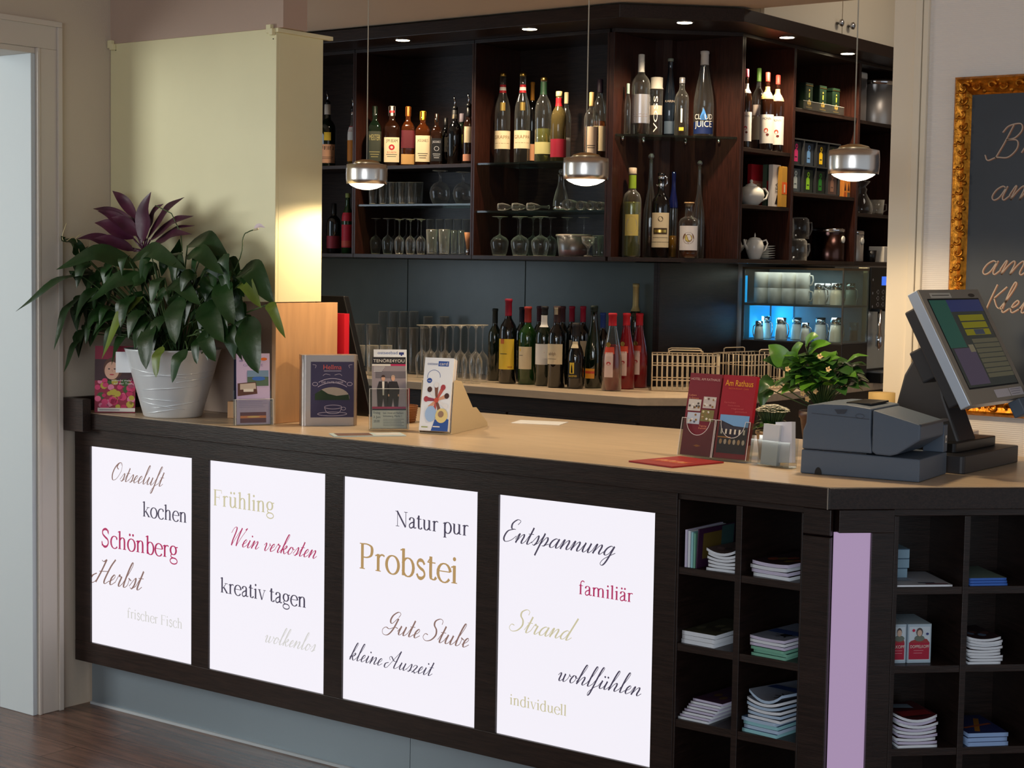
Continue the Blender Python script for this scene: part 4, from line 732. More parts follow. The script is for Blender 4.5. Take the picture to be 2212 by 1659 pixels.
for i, (x, y, b, w_) in enumerate(((1324, 677, 844, 43), (1354, 677, 840, 39), (1382, 677, 837, 38))):
    bottle('liqueur_bottle', ['front red fruit liqueur bottle, partly emptied, with gold seal', 'middle red fruit liqueur bottle with gold seal', 'rightmost red fruit liqueur bottle with gold seal'][i], x, y, w_, None, zb9, 'hock', BGLASS if i == 0 else RUBY, C(190, 16, 34), (RUBY, .60) if i == 0 else None,
      [(.18, .50, 26, C(226, 196, 186), lambda dc, u, a, b: dc.disc(0, a+(b-a)*.55, u*.5, u*.4, C(190, 40, 50), 2, 12)), (.48, .57, 34, C(206, 66, 36))], off=-.35, pbase=b, group='red liqueur bottles on the back worktop', capz=.84,
      deco=lambda dc, R, h: [dc.disc(-R*.05, h*.60, R*.24, R*.26, GOLD, 3)])
bottle('sparkling_wine_bottle', 'tall bottle with a long gold foil neck behind the red liqueur bottles', 1374, 613, 34, ('y', 6.085), zb9, 'bordeaux', DKG, mat('pale_gold_foil', (176, 156, 104), .5, .5, bump=.3, bscale=120), capz=.73, group=gB)

# ================================================================== GLASSES
def prof_glass(kind, h, R):
    if kind == 'tumbler': return [(R*.8, 0), (R*.84, .003), (R, h), (R*.97, h), (R*.82, .008), (0, .008)]
    if kind == 'tall': return [(R*.82, 0), (R*.84, .003), (R, h), (R*.96, h), (R*.80, .012), (0, .012)]
    if kind == 'wine_down': return [(R*.72, 0), (R*.86, h*.12), (R, h*.30), (R*.96, h*.38), (R*.70, h*.46), (R*.30, h*.51), (R*.10, h*.55), (R*.085, h*.75), (R*.10, h*.93), (R*.30, h*.975), (R*.85, h*.995), (R*.85, h), (0, h)]
    if kind == 'snifter_down': return [(R*.68, 0), (R*.92, h*.18), (R, h*.34), (R*.9, h*.5), (R*.6, h*.62), (R*.22, h*.67), (R*.12, h*.70), (R*.11, h*.85), (R*.2, h*.96), (R*.74, h*.995), (R*.74, h), (0, h)]
    if kind == 'coupe': return [(R*.6, 0), (R*.6, .003), (R*.14, .008), (R*.11, h*.4), (R*.3, h*.5), (R*.85, h*.7), (R, h), (R*.97, h), (R*.8, h*.72), (0, h*.52)]
def glass(kind, label, px, ptop, pw, pl, zb, group, name='tumbler', pbase=None, m=GLASS, cat='glass'):
    if pbase: c = az(px, pbase, zb); pl = ('y', c.y)
    p = on(pl, px, ptop); h = p.z-zb; R = pw/2*depth(p)/FPX
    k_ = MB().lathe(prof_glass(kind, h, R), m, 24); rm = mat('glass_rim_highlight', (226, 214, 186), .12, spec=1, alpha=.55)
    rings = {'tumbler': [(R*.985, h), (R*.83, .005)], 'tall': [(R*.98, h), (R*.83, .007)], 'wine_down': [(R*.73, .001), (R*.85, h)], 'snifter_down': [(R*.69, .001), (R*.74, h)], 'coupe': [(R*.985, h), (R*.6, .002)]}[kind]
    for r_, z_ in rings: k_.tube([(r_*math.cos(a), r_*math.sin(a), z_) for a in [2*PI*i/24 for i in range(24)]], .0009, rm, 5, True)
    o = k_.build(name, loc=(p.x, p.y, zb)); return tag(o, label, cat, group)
def grow(kind, xs, ptop, pw, pl, zb, group, desc, where, name, pbase=None):
    for i, x in enumerate(xs): glass(kind, f'{desc}, {ORD[i]} from the left {where}', x, ptop, pw, pl, zb, group, name, pbase)
zm = 1.6645
grow('tumbler', [806, 828, 849, 870, 890], 394, 19, ('y', 5.86), zm, 'tumblers on the middle glass shelf', 'clear tumbler', 'in the front row right of the left pendant lamp', 'tumbler')
grow('tumbler', [822, 843, 864, 885, 905], 394, 19, ('y', 5.94), zm, 'tumblers on the middle glass shelf', 'clear tumbler', 'in the back row right of the left pendant lamp', 'tumbler')
for i, x in enumerate((951, 1001)): glass('snifter_down', ['upside-down brandy balloon glass, the left one of two on the middle shelf', 'upside-down brandy balloon glass, the right one of two on the middle shelf'][i], x, 369+3*i, 45, ('y', 5.90), zm, 'upside-down brandy balloons', 'brandy_glass')
gw = 'upside-down stem glasses on the bottom shelf'
grow('wine_down', [812, 838], 472, 25, ('y', 5.91), zl, gw, 'larger upside-down stem glass', 'on the bottom shelf below the tumblers', 'stem_glass')
grow('wine_down', [863, 887, 910], 474, 22, ('y', 5.85), zl, gw, 'smaller upside-down stem glass', 'on the bottom shelf below the tumblers', 'stem_glass')
grow('wine_down', [853, 878, 903], 472, 23, ('y', 6.0), zl, gw, 'back row upside-down stem glass', 'on the bottom shelf below the tumblers', 'stem_glass')
gt = 'beer tumblers on the bottom shelf'
grow('tall', [933, 960], 496, 25, ('y', 5.845), zl, gt, 'printed straight tumbler', 'before the taller glasses on the bottom shelf', 'tumbler')
grow('tall', [930, 950, 970, 989, 1008], 474, 18, ('y', 5.97), zl, gt, 'tall straight glass', 'in the back row of the bottom shelf', 'tall_glass')
grow('tall', [981, 997], 498, 14, ('y', 5.87), zl, gt, 'plain small tumbler', 'left of the wooden cone on the bottom shelf', 'tumbler')
p = on(('y', 5.825), 1011, 502); t = thing('jigger', 'orange-brown cone shaped jigger with a steel foot on the bottom shelf', 'jigger', (p.x, 5.825, zl))
MB().lathe([(.006, .026), (.0165, p.z-zl), (0, p.z-zl)], mat('copper_brown_paint', (206, 140, 92), .5), 20).build('cone', t); MB().lathe([(.0085, 0), (.009, .024), (.006, .026)], CHROME, 16).build('foot', t)
# third unit
zq = 1.6325
for i, (x, r_) in enumerate(((1097, .35), (1128, .35), (1160, .35))):
    p = on(('y', 5.86), x, 441); R = .0165
    o = MB().lathe([(.0045, -.05), (.009, -.048), (.0045, -.04), (.004, -.01), (R*.7, .005), (R, .03), (R*.9, .05)], GLASS, 18, M=Matrix.Translation((0, 0, R)) @ Matrix.Rotation(PI/2, 4, 'Y') @ Matrix.Rotation(PI/2, 4, 'X')).build('shot_glass', loc=(p.x, 5.87, zq), rot=(0, 0, -.6)); tag(o, f'small stem glass lying on its side, {ORD[i]} from the left', 'glass', 'glasses lying on the middle shelf')
p = on(('y', 5.88), 1207, 364); h = p.z-zq; R = .034
t = thing('carafe', 'narrow-necked clear carafe standing among the lying glasses', 'carafe', (p.x, 5.90, zq)); MB().lathe([(R*.8, 0), (R, h*.1), (R*.95, h*.25), (R*.7, h*.45), (R*.42, h*.62), (R*.36, h*.8), (R*.42, h*.86)], GLASS, 24).build('body', t)
MB().ball((0, 0, h*.93), .012, mat('clear_glass_ball', (235, 235, 235), .03, trans=.9)).build('stopper', t); MB().lathe([(R*1.02, .004), (R*1.02, .018)], CHROME, 24).build('foot_ring', t)
for i, (x, R) in enumerate(((1230, .0235), (1258, .0195), (1280, .0195), (1299, .0175))):
    p = on(('y', 5.87), x, 440); o = MB().lathe([(R*.75, 0), (R*.95, .04), (R, .07), (R*.96, .07), (R*.7, .004), (0, .004)], GLASS, 20, M=Matrix.Translation((0, .05, R)) @ Matrix.Rotation(PI/2, 4, 'X')).build('tumbler', loc=(p.x, 5.87, zq))
    tag(o, f'tumbler lying with its round mouth forward, {ORD[i]} from the left', 'glass', 'glasses lying with the mouth forward')
gb = 'upside-down wine glasses of the third shelf unit'
grow('wine_down', [1080, 1124, 1168], 468, 40, ('y', 5.88), zl, gb, 'front upside-down wine glass', 'left of the plastic tub', 'wine_glass')
grow('wine_down', [1119, 1152, 1190, 1226, 1262], 470, 30, ('y', 6.035), zl, gb, 'back row upside-down wine glass', 'around the plastic tub', 'wine_glass')
p = on(('y', 5.87), 1231, 500); t = thing('plastic_tub', 'round translucent plastic tub with red contents on the bottom shelf', 'tub', (p.x, 5.90, zl)); R = .074; h = .088
MB().lathe([(R*.82, 0), (R*.84, .002), (R*.98, h)], thin('clear_cloudy_plastic', (206, 190, 180), .22, .5, 2, .3), 32).build('tub_body', t)
MB().lathe([(R*1.0, h-.006), (R*1.03, h-.004), (R*1.03, h+.002), (R*.98, h+.004)], mat('cloudy_lid', (206, 190, 170), .4, alpha=.7), 32).build('rim', t)
MB().lathe([(0, .003), (R*.80, .003), (R*.83, .026), (0, .028)], mat('red_sweets', (150, 24, 30), .4), 28).build('red_contents', t); MB().lathe([(0, .03), (R*.5, .03), (R*.45, .05), (0, .055)], mat('orange_green_sweets', (150, 110, 30), .5), 20, cx=R*.3).build('orange_contents', t)
glass('coupe', 'small stemmed coupe glass in front of the plastic tub', 1271, 512, 30, ('y', 5.83), zl, None, 'coupe_glass')
for i, x in enumerate((1290, 1301)): glass('tumbler', ['clear tumbler beside the coupe glass', 'clear tumbler at the right end beside the unit side'][i], x, 509, 21, ('y', 5.93+.07*i), zl, None, 'tumbler')
# glasses on the back worktop (left of the wine)
gk = 'glasses on the back worktop'
grow('tall', [828, 851, 873, 894], 673, 21, ('y', 6.05), zb9, gk, 'tall straight beer glass', 'at the very back of the worktop', 'beer_glass')
grow('tall', [925, 960], 684, 21, ('y', 6.05), zb9, gk, 'tall straight glass', 'at the back behind the wine glasses', 'beer_glass')
grow('tall', [846, 870, 894, 918], 708, 22, ('y', 5.93), zb9, gk, 'straight water glass', 'in the middle row of the worktop', 'water_glass')
grow('tumbler', [776, 805, 834], 746, 27, ('y', 5.70), zb9, gk, 'ribbed low tumbler', 'right of the black tilted board', 'tumbler')
grow('tumbler', [774, 806], 700, 30, ('y', 5.92), zb9, gk, 'wide dim tumbler', 'at the back right of the black tilted board', 'tumbler')
grow('wine_down', [930, 963, 996, 1029], 702, 30, ('y', 5.655), zb9, gk, 'front row upside-down wine glass', 'left of the wine bottles', 'wine_glass')
grow('wine_down', [912, 946, 979, 1012, 1043], 702, 29, ('y', 5.745), zb9, gk, 'second row upside-down wine glass', 'left of the wine bottles', 'wine_glass')
grow('wine_down', [930, 962, 995, 1028], 703, 29, ('y', 5.835), zb9, gk, 'third row upside-down wine glass', 'left of the wine bottles', 'wine_glass')
# ================================================================== RIGHT WING CONTENTS
def rx(px, py, X): return ax(px, py, X)
# teapots and jugs
def teapot(label, y, X, z, s, kind, rz, group=None):
    t = thing('teapot', label, 'teapot', (X, y, z), rz, group)
    if kind == 'round':
        MB().lathe([(0, 0), (.032*s, 0), (.038*s, .004*s), (.058*s, .025*s), (.066*s, .05*s), (.060*s, .075*s), (.040*s, .092*s), (.030*s, .095*s)], WHITE, 28).build('body', t)
        ld = MB().lathe([(.032*s, .094*s), (.026*s, .103*s), (.008*s, .110*s), (.006*s, .114*s)], WHITE, 24); ld.ball((0, 0, .120*s), .0085*s, WHITE); ld.build('lid', t)
        MB().tube([(.05*s, 0, .082*s), (.082*s, 0, .086*s), (.100*s, 0, .066*s), (.092*s, 0, .038*s), (.058*s, 0, .024*s)], .0052*s, WHITE, 8).build('handle', t)
        MB().tube([(-.055*s, 0, .03*s), (-.08*s, 0, .05*s), (-.092*s, 0, .082*s)], [.012*s, .008*s, .006*s], WHITE, 10).build('spout', t)
    else:
        MB().lathe([(0, 0), (.026*s, 0), (.030*s, .004*s), (.046*s, .045*s), (.048*s, .075*s), (.040*s, .100*s), (.032*s, .106*s)], WHITE, 28).build('body', t)
        ld = MB().lathe([(.034*s, .106*s), (.026*s, .113*s), (.006*s, .118*s)], WHITE, 24); ld.lathe([(.0035*s, .117*s), (.004*s, .128*s), (.001*s, .140*s)], WHITE, 10); ld.build('lid', t)
        MB().tube([(.042*s, 0, .095*s), (.070*s, 0, .104*s), (.080*s, 0, .085*s), (.066*s, 0, .052*s), (.042*s, 0, .035*s)], .0045*s, WHITE, 8).build('handle', t)
        MB().tube([(-.040*s, 0, .05*s), (-.060*s, 0, .075*s), (-.068*s, 0, .105*s)], [.011*s, .007*s, .005*s], WHITE, 10).build('spout', t)
p = rx(1622, 430, -3.575); teapot('round white porcelain teapot on the middle shelf of the right wing', p.y, -3.575, 1.6675, .86, 'round', PI/2-.45)
p = rx(1630, 540, -3.56); teapot('white porcelain tea jug with pointed lid knob in front of the plates', p.y, -3.56, zl, .80, 'jug', PI/2-.5, 'white tea jugs')
p = rx(1606, 540, -3.60); teapot('white porcelain tea jug half hidden by the corner unit edge', p.y, -3.65, zl, .80, 'jug', PI/2+2.2, 'white tea jugs')
p = rx(1667, 545, -3.68)
for i in range(6):
    o = MB().lathe([(0, .001), (.03, 0), (.034, .004), (.058, .008), (.060, .0095), (.034, .006), (0, .005)], WHITE, 28).build('saucer', loc=(-3.60+.0012*(i % 2), 6.548, zl+.0100*i)); tag(o, f'white saucer, {ORD[i]} from the bottom of the stack beside the tea jugs', 'saucer', 'stack of white saucers')
for n, a, b, tp, c1, c2, lb in (('tea_box', 1623, 1654, 355, C(176, 20, 34), C(206, 120, 100), 'red and pink tea box behind the round teapot'), ('tea_tin', 1656, 1667, 356, C(70, 96, 78), C(190, 44, 46), 'narrow grey green and red tea box'),
                            ('tea_box', 1669, 1686, 356, C(226, 220, 214), C(40, 34, 34), 'white tea box with a dark triangle at its foot'), ('tea_box', 1689, 1700, 360, C(190, 140, 50), C(226, 96, 30), 'ochre and orange tea box at the right of its row')):
    X = {1623: -3.605, 1656: -3.565, 1669: -3.530, 1689: -3.506}[a]; p0 = rx(a, 400, X); p1 = rx(b, 400, X); p1.y = min(p1.y, 6.616); h = rx(a, tp, X).z-1.6675
    t = thing(n, lb, 'tea box', (X, p0.y, 1.6675), PI/2, 'tea boxes behind the round teapot'); W = p1.y-p0.y
    m = MB().box((0, 0, 0), (W, .020, h), c1); dc = Decal(m, flat(0))
    if c2.name.startswith('paint_40'): dc.polyg([(W*.3, h*.06), (W*.9, h*.06), (W*.6, h*.3)], c2).text('TEA', W*.62, h*.45, W*.3, c2, 2, 'c', h*.25, PI/2)
    else: dc.grid(0, h*.32, W, h*.62, c2).grid(W*.35, h*.36, W*.65, h*.56, C(226, 190, 150), 2)
    m.build('carton', t, bevel=.0008); MB().box((.001, .001, h), (W-.001, .019, h+.002), c1).build('lid_flap', t)
# green tins in a clear tray
z0 = 2.0985; pa, pb = rx(1734, 235, -3.512), rx(1822, 235, -3.512); W = pb.y-pa.y
t = thing('acrylic_tray', 'clear acrylic tray holding three dark green tea tins', 'tray', (-3.508, pa.y, z0), PI/2)
MB().box((0, 0, 0), (W, .075, .003), ACRY).build('floor_plate', t); MB().box((0, 0, .003), (W, .003, .036), ACRY).box((0, 0, .0355), (W, .003, .0365), C(214, 214, 206)).build('front_wall', t)
for x in (0, W-.003): MB().box((x, .003, .003), (x+.003, .075, .036), ACRY).build('end_wall', t)
DG = mat('dark_green_tin', (22, 38, 26), .3, .3)
for i in range(3):
    x = pa.y+W*(i+.5)/3; t = thing('tea_tin', ['left', 'middle', 'right'][i]+' dark green and gold tea tin in the clear tray', 'tin', (-3.516, x-.034, z0+.0035), PI/2, 'green tea tins in the clear tray')
    m = MB().rbox((0, 0, 0), (.068, .06, .100), DG, .004); dc = Decal(m, flat(0)); GD = C(186, 150, 50)
    dc.disc(.034, .025, .017, .013, GD).disc(.034, .034, .008, .008, C(120, 100, 40), 2).grid(.029, .05, .039, .078, C(120, 130, 40)).disc(.034, .078, .005, .008, GD).grid(.006, .005, .062, .010, GD)
    m.build('tin_body', t); MB().rbox((-.001, -.001, .100), (.069, .061, .112), DG, .004).box((0, -.0015, .1005), (.068, 0, .1025), GOLD).build('tin_lid', t)
# tea rack with sachet boxes
zr = 1.7355; y0, y1 = 6.66, 7.13; W = y1-y0; hh = .235
t = thing('tea_rack', 'black tea rack with two rows of compartments for sachet boxes', 'rack', (-3.525, y0, zr), PI/2)
RK = mat('dark_grey_rack', (52, 54, 56), .35)
MB().box((0, .098, 0), (W, .102, hh), RK).build('back_panel', t)
for z in (0, .117, .229): MB().box((0, 0, z), (W, .098, z+.006), RK).build('rack_board', t)
for i in range(5): MB().box((W*i/4-.002*(i > 0), 0, .006), (W*i/4+.004-.002*(i > 0), .098, hh-.006), RK).build('divider', t)
TB = [[(C(34, 36, 40), C(206, 40, 110), 'magenta'), (C(40, 48, 58), C(96, 140, 190), 'blue'), (C(30, 32, 34), C(226, 186, 30), 'yellow'), (C(40, 42, 36), C(150, 160, 40), 'olive')],
      [(C(70, 78, 84), C(190, 200, 196), 'silver grey'), (C(34, 44, 36), C(140, 196, 40), 'lime green'), (C(28, 34, 28), C(40, 120, 40), 'dark green'), (C(90, 70, 64), C(150, 110, 90), 'brown')]]
for r in range(2):
    for c in range(4):
        base, tagc, nm = TB[r][c]; x = y0+W*(c+.5)/4; z = zr+(.1236 if r == 0 else .0066); w2 = .046; h2 = .098
        m = MB().box((-w2, 0, 0), (w2, .08, h2), base); dc = Decal(m, flat(0)); dc.grid(-.016, .012, .016, .058, tagc).polyg([(-.016, .058), (.016, .058), (.006, .066), (-.006, .066)], tagc).disc(.004, .078, .012, .011, tagc).disc(.004, .078, .005, .005, base, 2).grid(-.010, .03, .010, .034, base, 2)
        tag(m.build('tea_sachet_box', loc=(-3.535, x, z), rot=(0, 0, PI/2)), f'tea sachet box with a {nm} tag in the {["upper", "lower"][r]} row of the tea rack', 'tea box', 'tea sachet boxes in the rack')
for i, px in enumerate((1819, 1830)):
    p = rx(px, 400, -3.545); m = MB().box((-.015, 0, 0), (.015, .05, .118), C(226, 140, 60)); dc = Decal(m, flat(0)); dc.polyg([(-.010, .03), (.010, .03), (0, .066)], C(80, 40, 30)).grid(-.013, .0, .013, .022, [C(196, 96, 40), C(90, 84, 70)][i])
    tag(m.build('tea_packet', loc=(-3.53, 7.197+.034*i, zr), rot=(0, 0, PI/2)), ['left', 'right'][i]+' slim orange tea packet under the right pendant lamp', 'tea packet', 'slim orange tea packets')
# canisters at the right end
def canister(name, label, y, X, z, r, h, m, lid, group=None, sq=None, badge=False):
    t = thing(name, label, 'canister', (X, y, z), PI/2, group)
    MB().lathe([(0, 0), (r*.98, 0), (r, .004), (r, h*.88)], m, 36, sq=sq).build('body', t)
    MB().lathe([(r*1.03, h*.88), (r*1.03, h*.97), (r*.98, h), (0, h)], lid, 36, sq=sq).build('lid', t)
    if badge:
        MB().lathe([(.017, 0), (.016, .004), (.012, .005), (0, .005)], WHITE, 20, M=Matrix.Translation((0, -r+.001, h*.66)) @ Matrix.Rotation(PI/2, 4, 'X')).build('badge', t)
STM = mat('satin_steel', (196, 188, 180), .38, .65)
canister('steel_canister', 'large round brushed steel canister at the right end of the top shelf', 7.63, -3.60, 2.0935, .088, .215, STM, CHROME)
canister('steel_canister', 'square steel canister beside the large round one on the top shelf', 7.45, -3.62, 2.0935, .045, .235, STM, WHITE, None, 8)
canister('metal_pot', 'dark reflecting metal pot beside the glass mugs', 7.165, -3.592, zl, .074, .150, mat('dark_steel', (96, 70, 64), .22, 1), CHROME, 'metal pots', None, True)
canister('metal_pot', 'bright metal pot at the right of its darker twin', 7.365, -3.592, zl, .074, .145, STM, CHROME, 'metal pots', None, True)
p = rx(1885, 546, -3.53); tag(MB().lathe([(0, 0), (.020, 0), (.026, .055), (.024, .055), (.018, .004), (0, .004)], BLACK, 20).build('black_beaker', loc=(-3.535, 7.50, zl)), 'small black beaker in front of the metal pots', 'beaker')
tag(MB().box((-.06, -.04, 0), (.06, .04, .075), C(222, 214, 200)).build('white_box', loc=(-3.555, 7.66, zl), rot=(0, 0, PI/2), bevel=.002), 'small white box at the right end beside the door post', 'box')
p = rx(1876, 450, -3.60); tag(MB().lathe([(.046, 0), (.052, .02), (.046, .05), (.026, .085), (.018, .10), (.022, .118), (.014, .128), (.034, .150), (.036, .155), (0, .156)], GLASS, 24).build('glass_carafe', loc=(-3.575, 7.47, 1.6665)), 'cut glass carafe standing upside down on the right end shelf', 'carafe')
t = thing('glass_mug', 'small glass mug with handle on the right end shelf', 'mug', (-3.56, 7.60, 1.6665), PI/2-.5); MB().lathe(prof_glass('tumbler', .072, .036), GLASS, 20).build('mug_body', t); MB().tube([(.035, 0, .055), (.055, 0, .05), (.056, 0, .025), (.035, 0, .015)], .003, GLASS).build('handle', t)
# glass mugs stacked
for i, (y, X, z, rz) in enumerate(((6.705, -3.60, zl, .9), (6.775, -3.545, zl, -.4), (6.885, -3.60, zl, -.3), (6.735, -3.59, zl+.0955, .9), (6.84, -3.57, zl+.0955, -.4))):
    t = thing('glass_mug', ['glass mug upside down at the left of the stack', 'glass mug upside down at the front of the stack', 'glass mug upside down at the right of the stack, handle out', 'glass mug upside down in the left upper tier', 'glass mug upside down in the right upper tier'][i], 'mug', (X, y, z), PI/2+rz, 'stacked glass mugs above the cup cabinet')
    MB().lathe([(.042, 0), (.043, .05), (.040, .085), (.030, .094), (0, .095)], GLASS, 20).build('mug_body', t); MB().tube([(.040, 0, .075), (.066, 0, .072), (.070, 0, .045), (.056, 0, .018), (.043, 0, .014)], .0035, GLASS).build('handle', t)
# ================================================================== LIT CUP CABINET
CX0, CX1, CY0, CY1 = -3.825, -3.325, 6.79, 7.045
t = thing('cup_cabinet', 'glass cup cabinet with blue light inside and two shelves of cups', 'cabinet', (0, 0, 0))
MET = mat('grey_cabinet_metal', (120, 122, 120), .35, .7)
MB().box((CX0, CY0, .9005), (CX1, CY1, 1.078), mat('dark_cabinet_base', (38, 34, 32), .4)).build('base_box', t, bevel=.002)
MB().box((CX0, CY0+.004, 1.079), (CX1, CY1, 1.0845), MET).build('lower_shelf', t); MB().box((CX0+.006, CY0+.006, 1.238), (CX1-.006, CY1-.006, 1.246), MET).build('upper_shelf', t)
MB().box((CX0, CY0, 1.400), (CX1, CY1, 1.410), mat('bronze_cabinet_top', (112, 98, 78), .35, .6)).build('top_plate', t)
MB().box((CX0, CY1-.004, 1.085), (CX1-.03, CY1, 1.40), mat('cabinet_back_sheet', (150, 176, 190), .4)).build('back_panel', t)
MB().box((CX0+.012, CY0, 1.085), (CX1-.006, CY0+.003, 1.40), thin('cabinet_pane', (238, 244, 242), .04, .5, 2.5)).build('side_pane', t); MB().box((CX1-.003, CY0+.006, 1.085), (CX1, CY1, 1.40), PANE).build('front_pane', t)
for x, y in ((CX1-.006, CY0), (CX0, CY0), (CX1-.006, CY1-.006)): MB().box((x, y, 1.078), (x+.006+.006*(x == CX0), y+.006, 1.40), MET).build('corner_post', t)
BL = mat('blue_led_panel', (40, 170, 245), .4, emit=.8)
MB().box((CX0+.013, CY0+.05, 1.09), (CX0+.016, CY1-.02, 1.235), BL).box((CX0+.02, CY1-.010, 1.09), (CX0+.13, CY1-.006, 1.235), BL).box((CX0+.006, CY0+.012, 1.25), (CX0+.009, CY0+.032, 1.37), BL).build('blue_light_panel', t)
l = bpy.data.lights.new('cabinet_led', 'AREA'); l.energy = .32; l.color = (.92, .96, .92); l.shape = 'RECTANGLE'; l.size = .42; l.size_y = .12; lo = bpy.data.objects.new('cabinet_led', l); COL.objects.link(lo); lo.parent = t; lo.location = (-3.58, 6.86, 1.397)
l = bpy.data.lights.new('cabinet_shelf_fill', 'AREA'); l.energy = .24; l.color = (.85, .94, 1); l.shape = 'RECTANGLE'; l.size = .40; l.size_y = .06; lo = bpy.data.objects.new('cabinet_shelf_fill', l); COL.objects.link(lo); lo.parent = t; lo.location = (-3.56, 6.815, 1.236)  # added fill under the upper shelf, lifts the jugs below
l = bpy.data.lights.new('cabinet_blue', 'AREA'); l.energy = .7; l.color = (.12, .55, 1); l.size = .12; lo = bpy.data.objects.new('cabinet_blue', l); COL.objects.link(lo); lo.parent = t; lo.location = (CX0+.03, 6.93, 1.16); lo.rotation_euler = (0, -PI/2, 0)
def cup(label, px, ptop, yy, z, r, kind, group, hdir=1, zt=None):
    p = ay(px, ptop, yy); h = zt if zt else p.z-z
    rz_ = PI/2 if kind == 'mug' and px < 1720 else 0
    t = thing({'mug': 'coffee_mug', 'jug': 'milk_jug'}[kind], label, {'mug': 'mug', 'jug': 'jug'}[kind], (p.x, yy, z), rz_, group)
    if kind == 'mug':
        MB().lathe([(0, 0), (r*.94, 0), (r, .003), (r, h), (r*.92, h), (r*.9, .006), (0, .006)], WHITE, 24).build('mug_body', t)
        MB().tube([(r*.97*hdir, 0, h*.85), (r*1.5*hdir, 0, h*.8), (r*1.6*hdir, 0, h*.5), (r*1.4*hdir, 0, h*.25), (r*.97*hdir, 0, h*.2)], .0035, WHITE).build('handle', t)
    else:
        MB().lathe([(0, 0), (r, 0), (r, .004), (r*.94, h*.4), (r*.78, h*.72)], WHITE, 24).build('jug_body', t)
        MB().lathe([(r*.80, h*.70), (r*.80, h), (r*.76, h), (r*.76, h*.72)], CHROME, 24).build('steel_band', t)
        MB().tube([(r*.76*hdir, 0, h*.78), (r*1.25*hdir, 0, h*.7), (r*1.4*hdir, 0, h*.4), (r*1.15*hdir, 0, h*.12), (r*.95*hdir, 0, h*.14)], .003, CHROME).build('handle', t)
    return t
for r in range(2):
    for i, px in enumerate((1644, 1674, 1704, 1734)):
        cup(f'white coffee mug, {ORD[i]} column from the left, {["lower", "upper"][r]} row in the lit cabinet', px, 625, 6.87, 1.2465+.0705*r, .0320, 'mug', 'white mugs in the lit cup cabinet', 1, .070)
for i, px in enumerate((1771, 1790, 1808)): cup(f'white jug with steel rim on the upper cabinet shelf, {ORD[i]} from the left', px, 612, 6.84+.09*(i % 2), 1.2465, .030, 'jug', 'steel rimmed jugs on the upper cabinet shelf')
p = ay(1840, 615, 6.94); cup('white jug with steel rim at the right end of the upper cabinet shelf', 1838, 612, 6.96, 1.2465, .026, 'jug', 'steel rimmed jugs on the upper cabinet shelf')
for i, (px, pt, yy, r) in enumerate(((1640, 693, 6.84, .022), (1655, 683, 6.93, .025), (1688, 686, 6.855, .028), (1722, 686, 6.95, .028), (1740, 697, 6.832, .022), (1773, 686, 6.93, .029), (1806, 686, 6.845, .029))):
    cup(f'white jug with steel rim on the lower cabinet shelf, {ORD[i]} from the left', px, pt, yy, 1.085, r, 'jug', 'steel rimmed jugs on the lower cabinet shelf', -1 if i == 0 else 1)
tag(MB().lathe([(0, 0), (.019, 0), (.021, .085), (.019, .085), (.017, .004), (0, .004)], GLASS, 18).lathe([(0, .005), (.016, .005), (.018, .05), (0, .05)], C(190, 130, 70), 16).build('tea_glass', loc=(-3.362, 6.98, 1.085)), 'small glass with brown contents at the right end of the lower cabinet shelf', 'glass')
# ================================================================== COFFEE MACHINE
t = thing('coffee_machine', 'fully automatic coffee machine with black control panel and blue display', 'coffee machine', (-3.345, 7.06, .9005), PI/2)
MB().box((0, .01, 0), (.40, .46, .515), mat('coffee_machine_body', (60, 62, 64), .35, .5)).build('body', t, bevel=.004)
MB().box((-.002, -.004, .0), (.018, .04, .515), mat('cream_edge', (206, 200, 170), .4)).build('edge_strip', t, bevel=.002)
m = MB().box((.018, -.012, .325), (.39, .01, .515), BLACK); dc = Decal(m, flat(-.012)); dc.grid(.13, .435, .26, .475, mat('blue_display', (60, 110, 230), .3, emit=1.0))
for r in range(3):
    for c in range(3): dc.ring(.095+.055*c, .405-.028*r, .010, .009, .002, C(190, 190, 190)).grid(.080+.055*c, .402-.028*r, .086+.055*c, .408-.028*r, C(190, 190, 190))
for z in (.34, .40, .46): dc.disc(.04, z, .005, .006, C(170, 170, 170))
m.build('control_panel', t, bevel=.001)
MB().box((.02, .0, .06), (.39, .012, .325), mat('light_steel', (200, 214, 222), .22, .8)).build('front_plate', t)
for x in (.05, .14): MB().lathe([(.010, .325), (.010, .22), (.015, .215), (.015, .165), (.006, .155), (.005, .145)], CHROME, 16, cx=x, cy=-.045).box((x-.012, -.05, .318), (x+.012, .0, .33), BLACK).build('outlet', t)
MB().box((.0, -.085, .0), (.39, .01, .045), BLACK).build('drip_tray', t, bevel=.003); MB().box((.01, -.08, .045), (.38, .005, .05), STEEL).build('drip_grid', t)
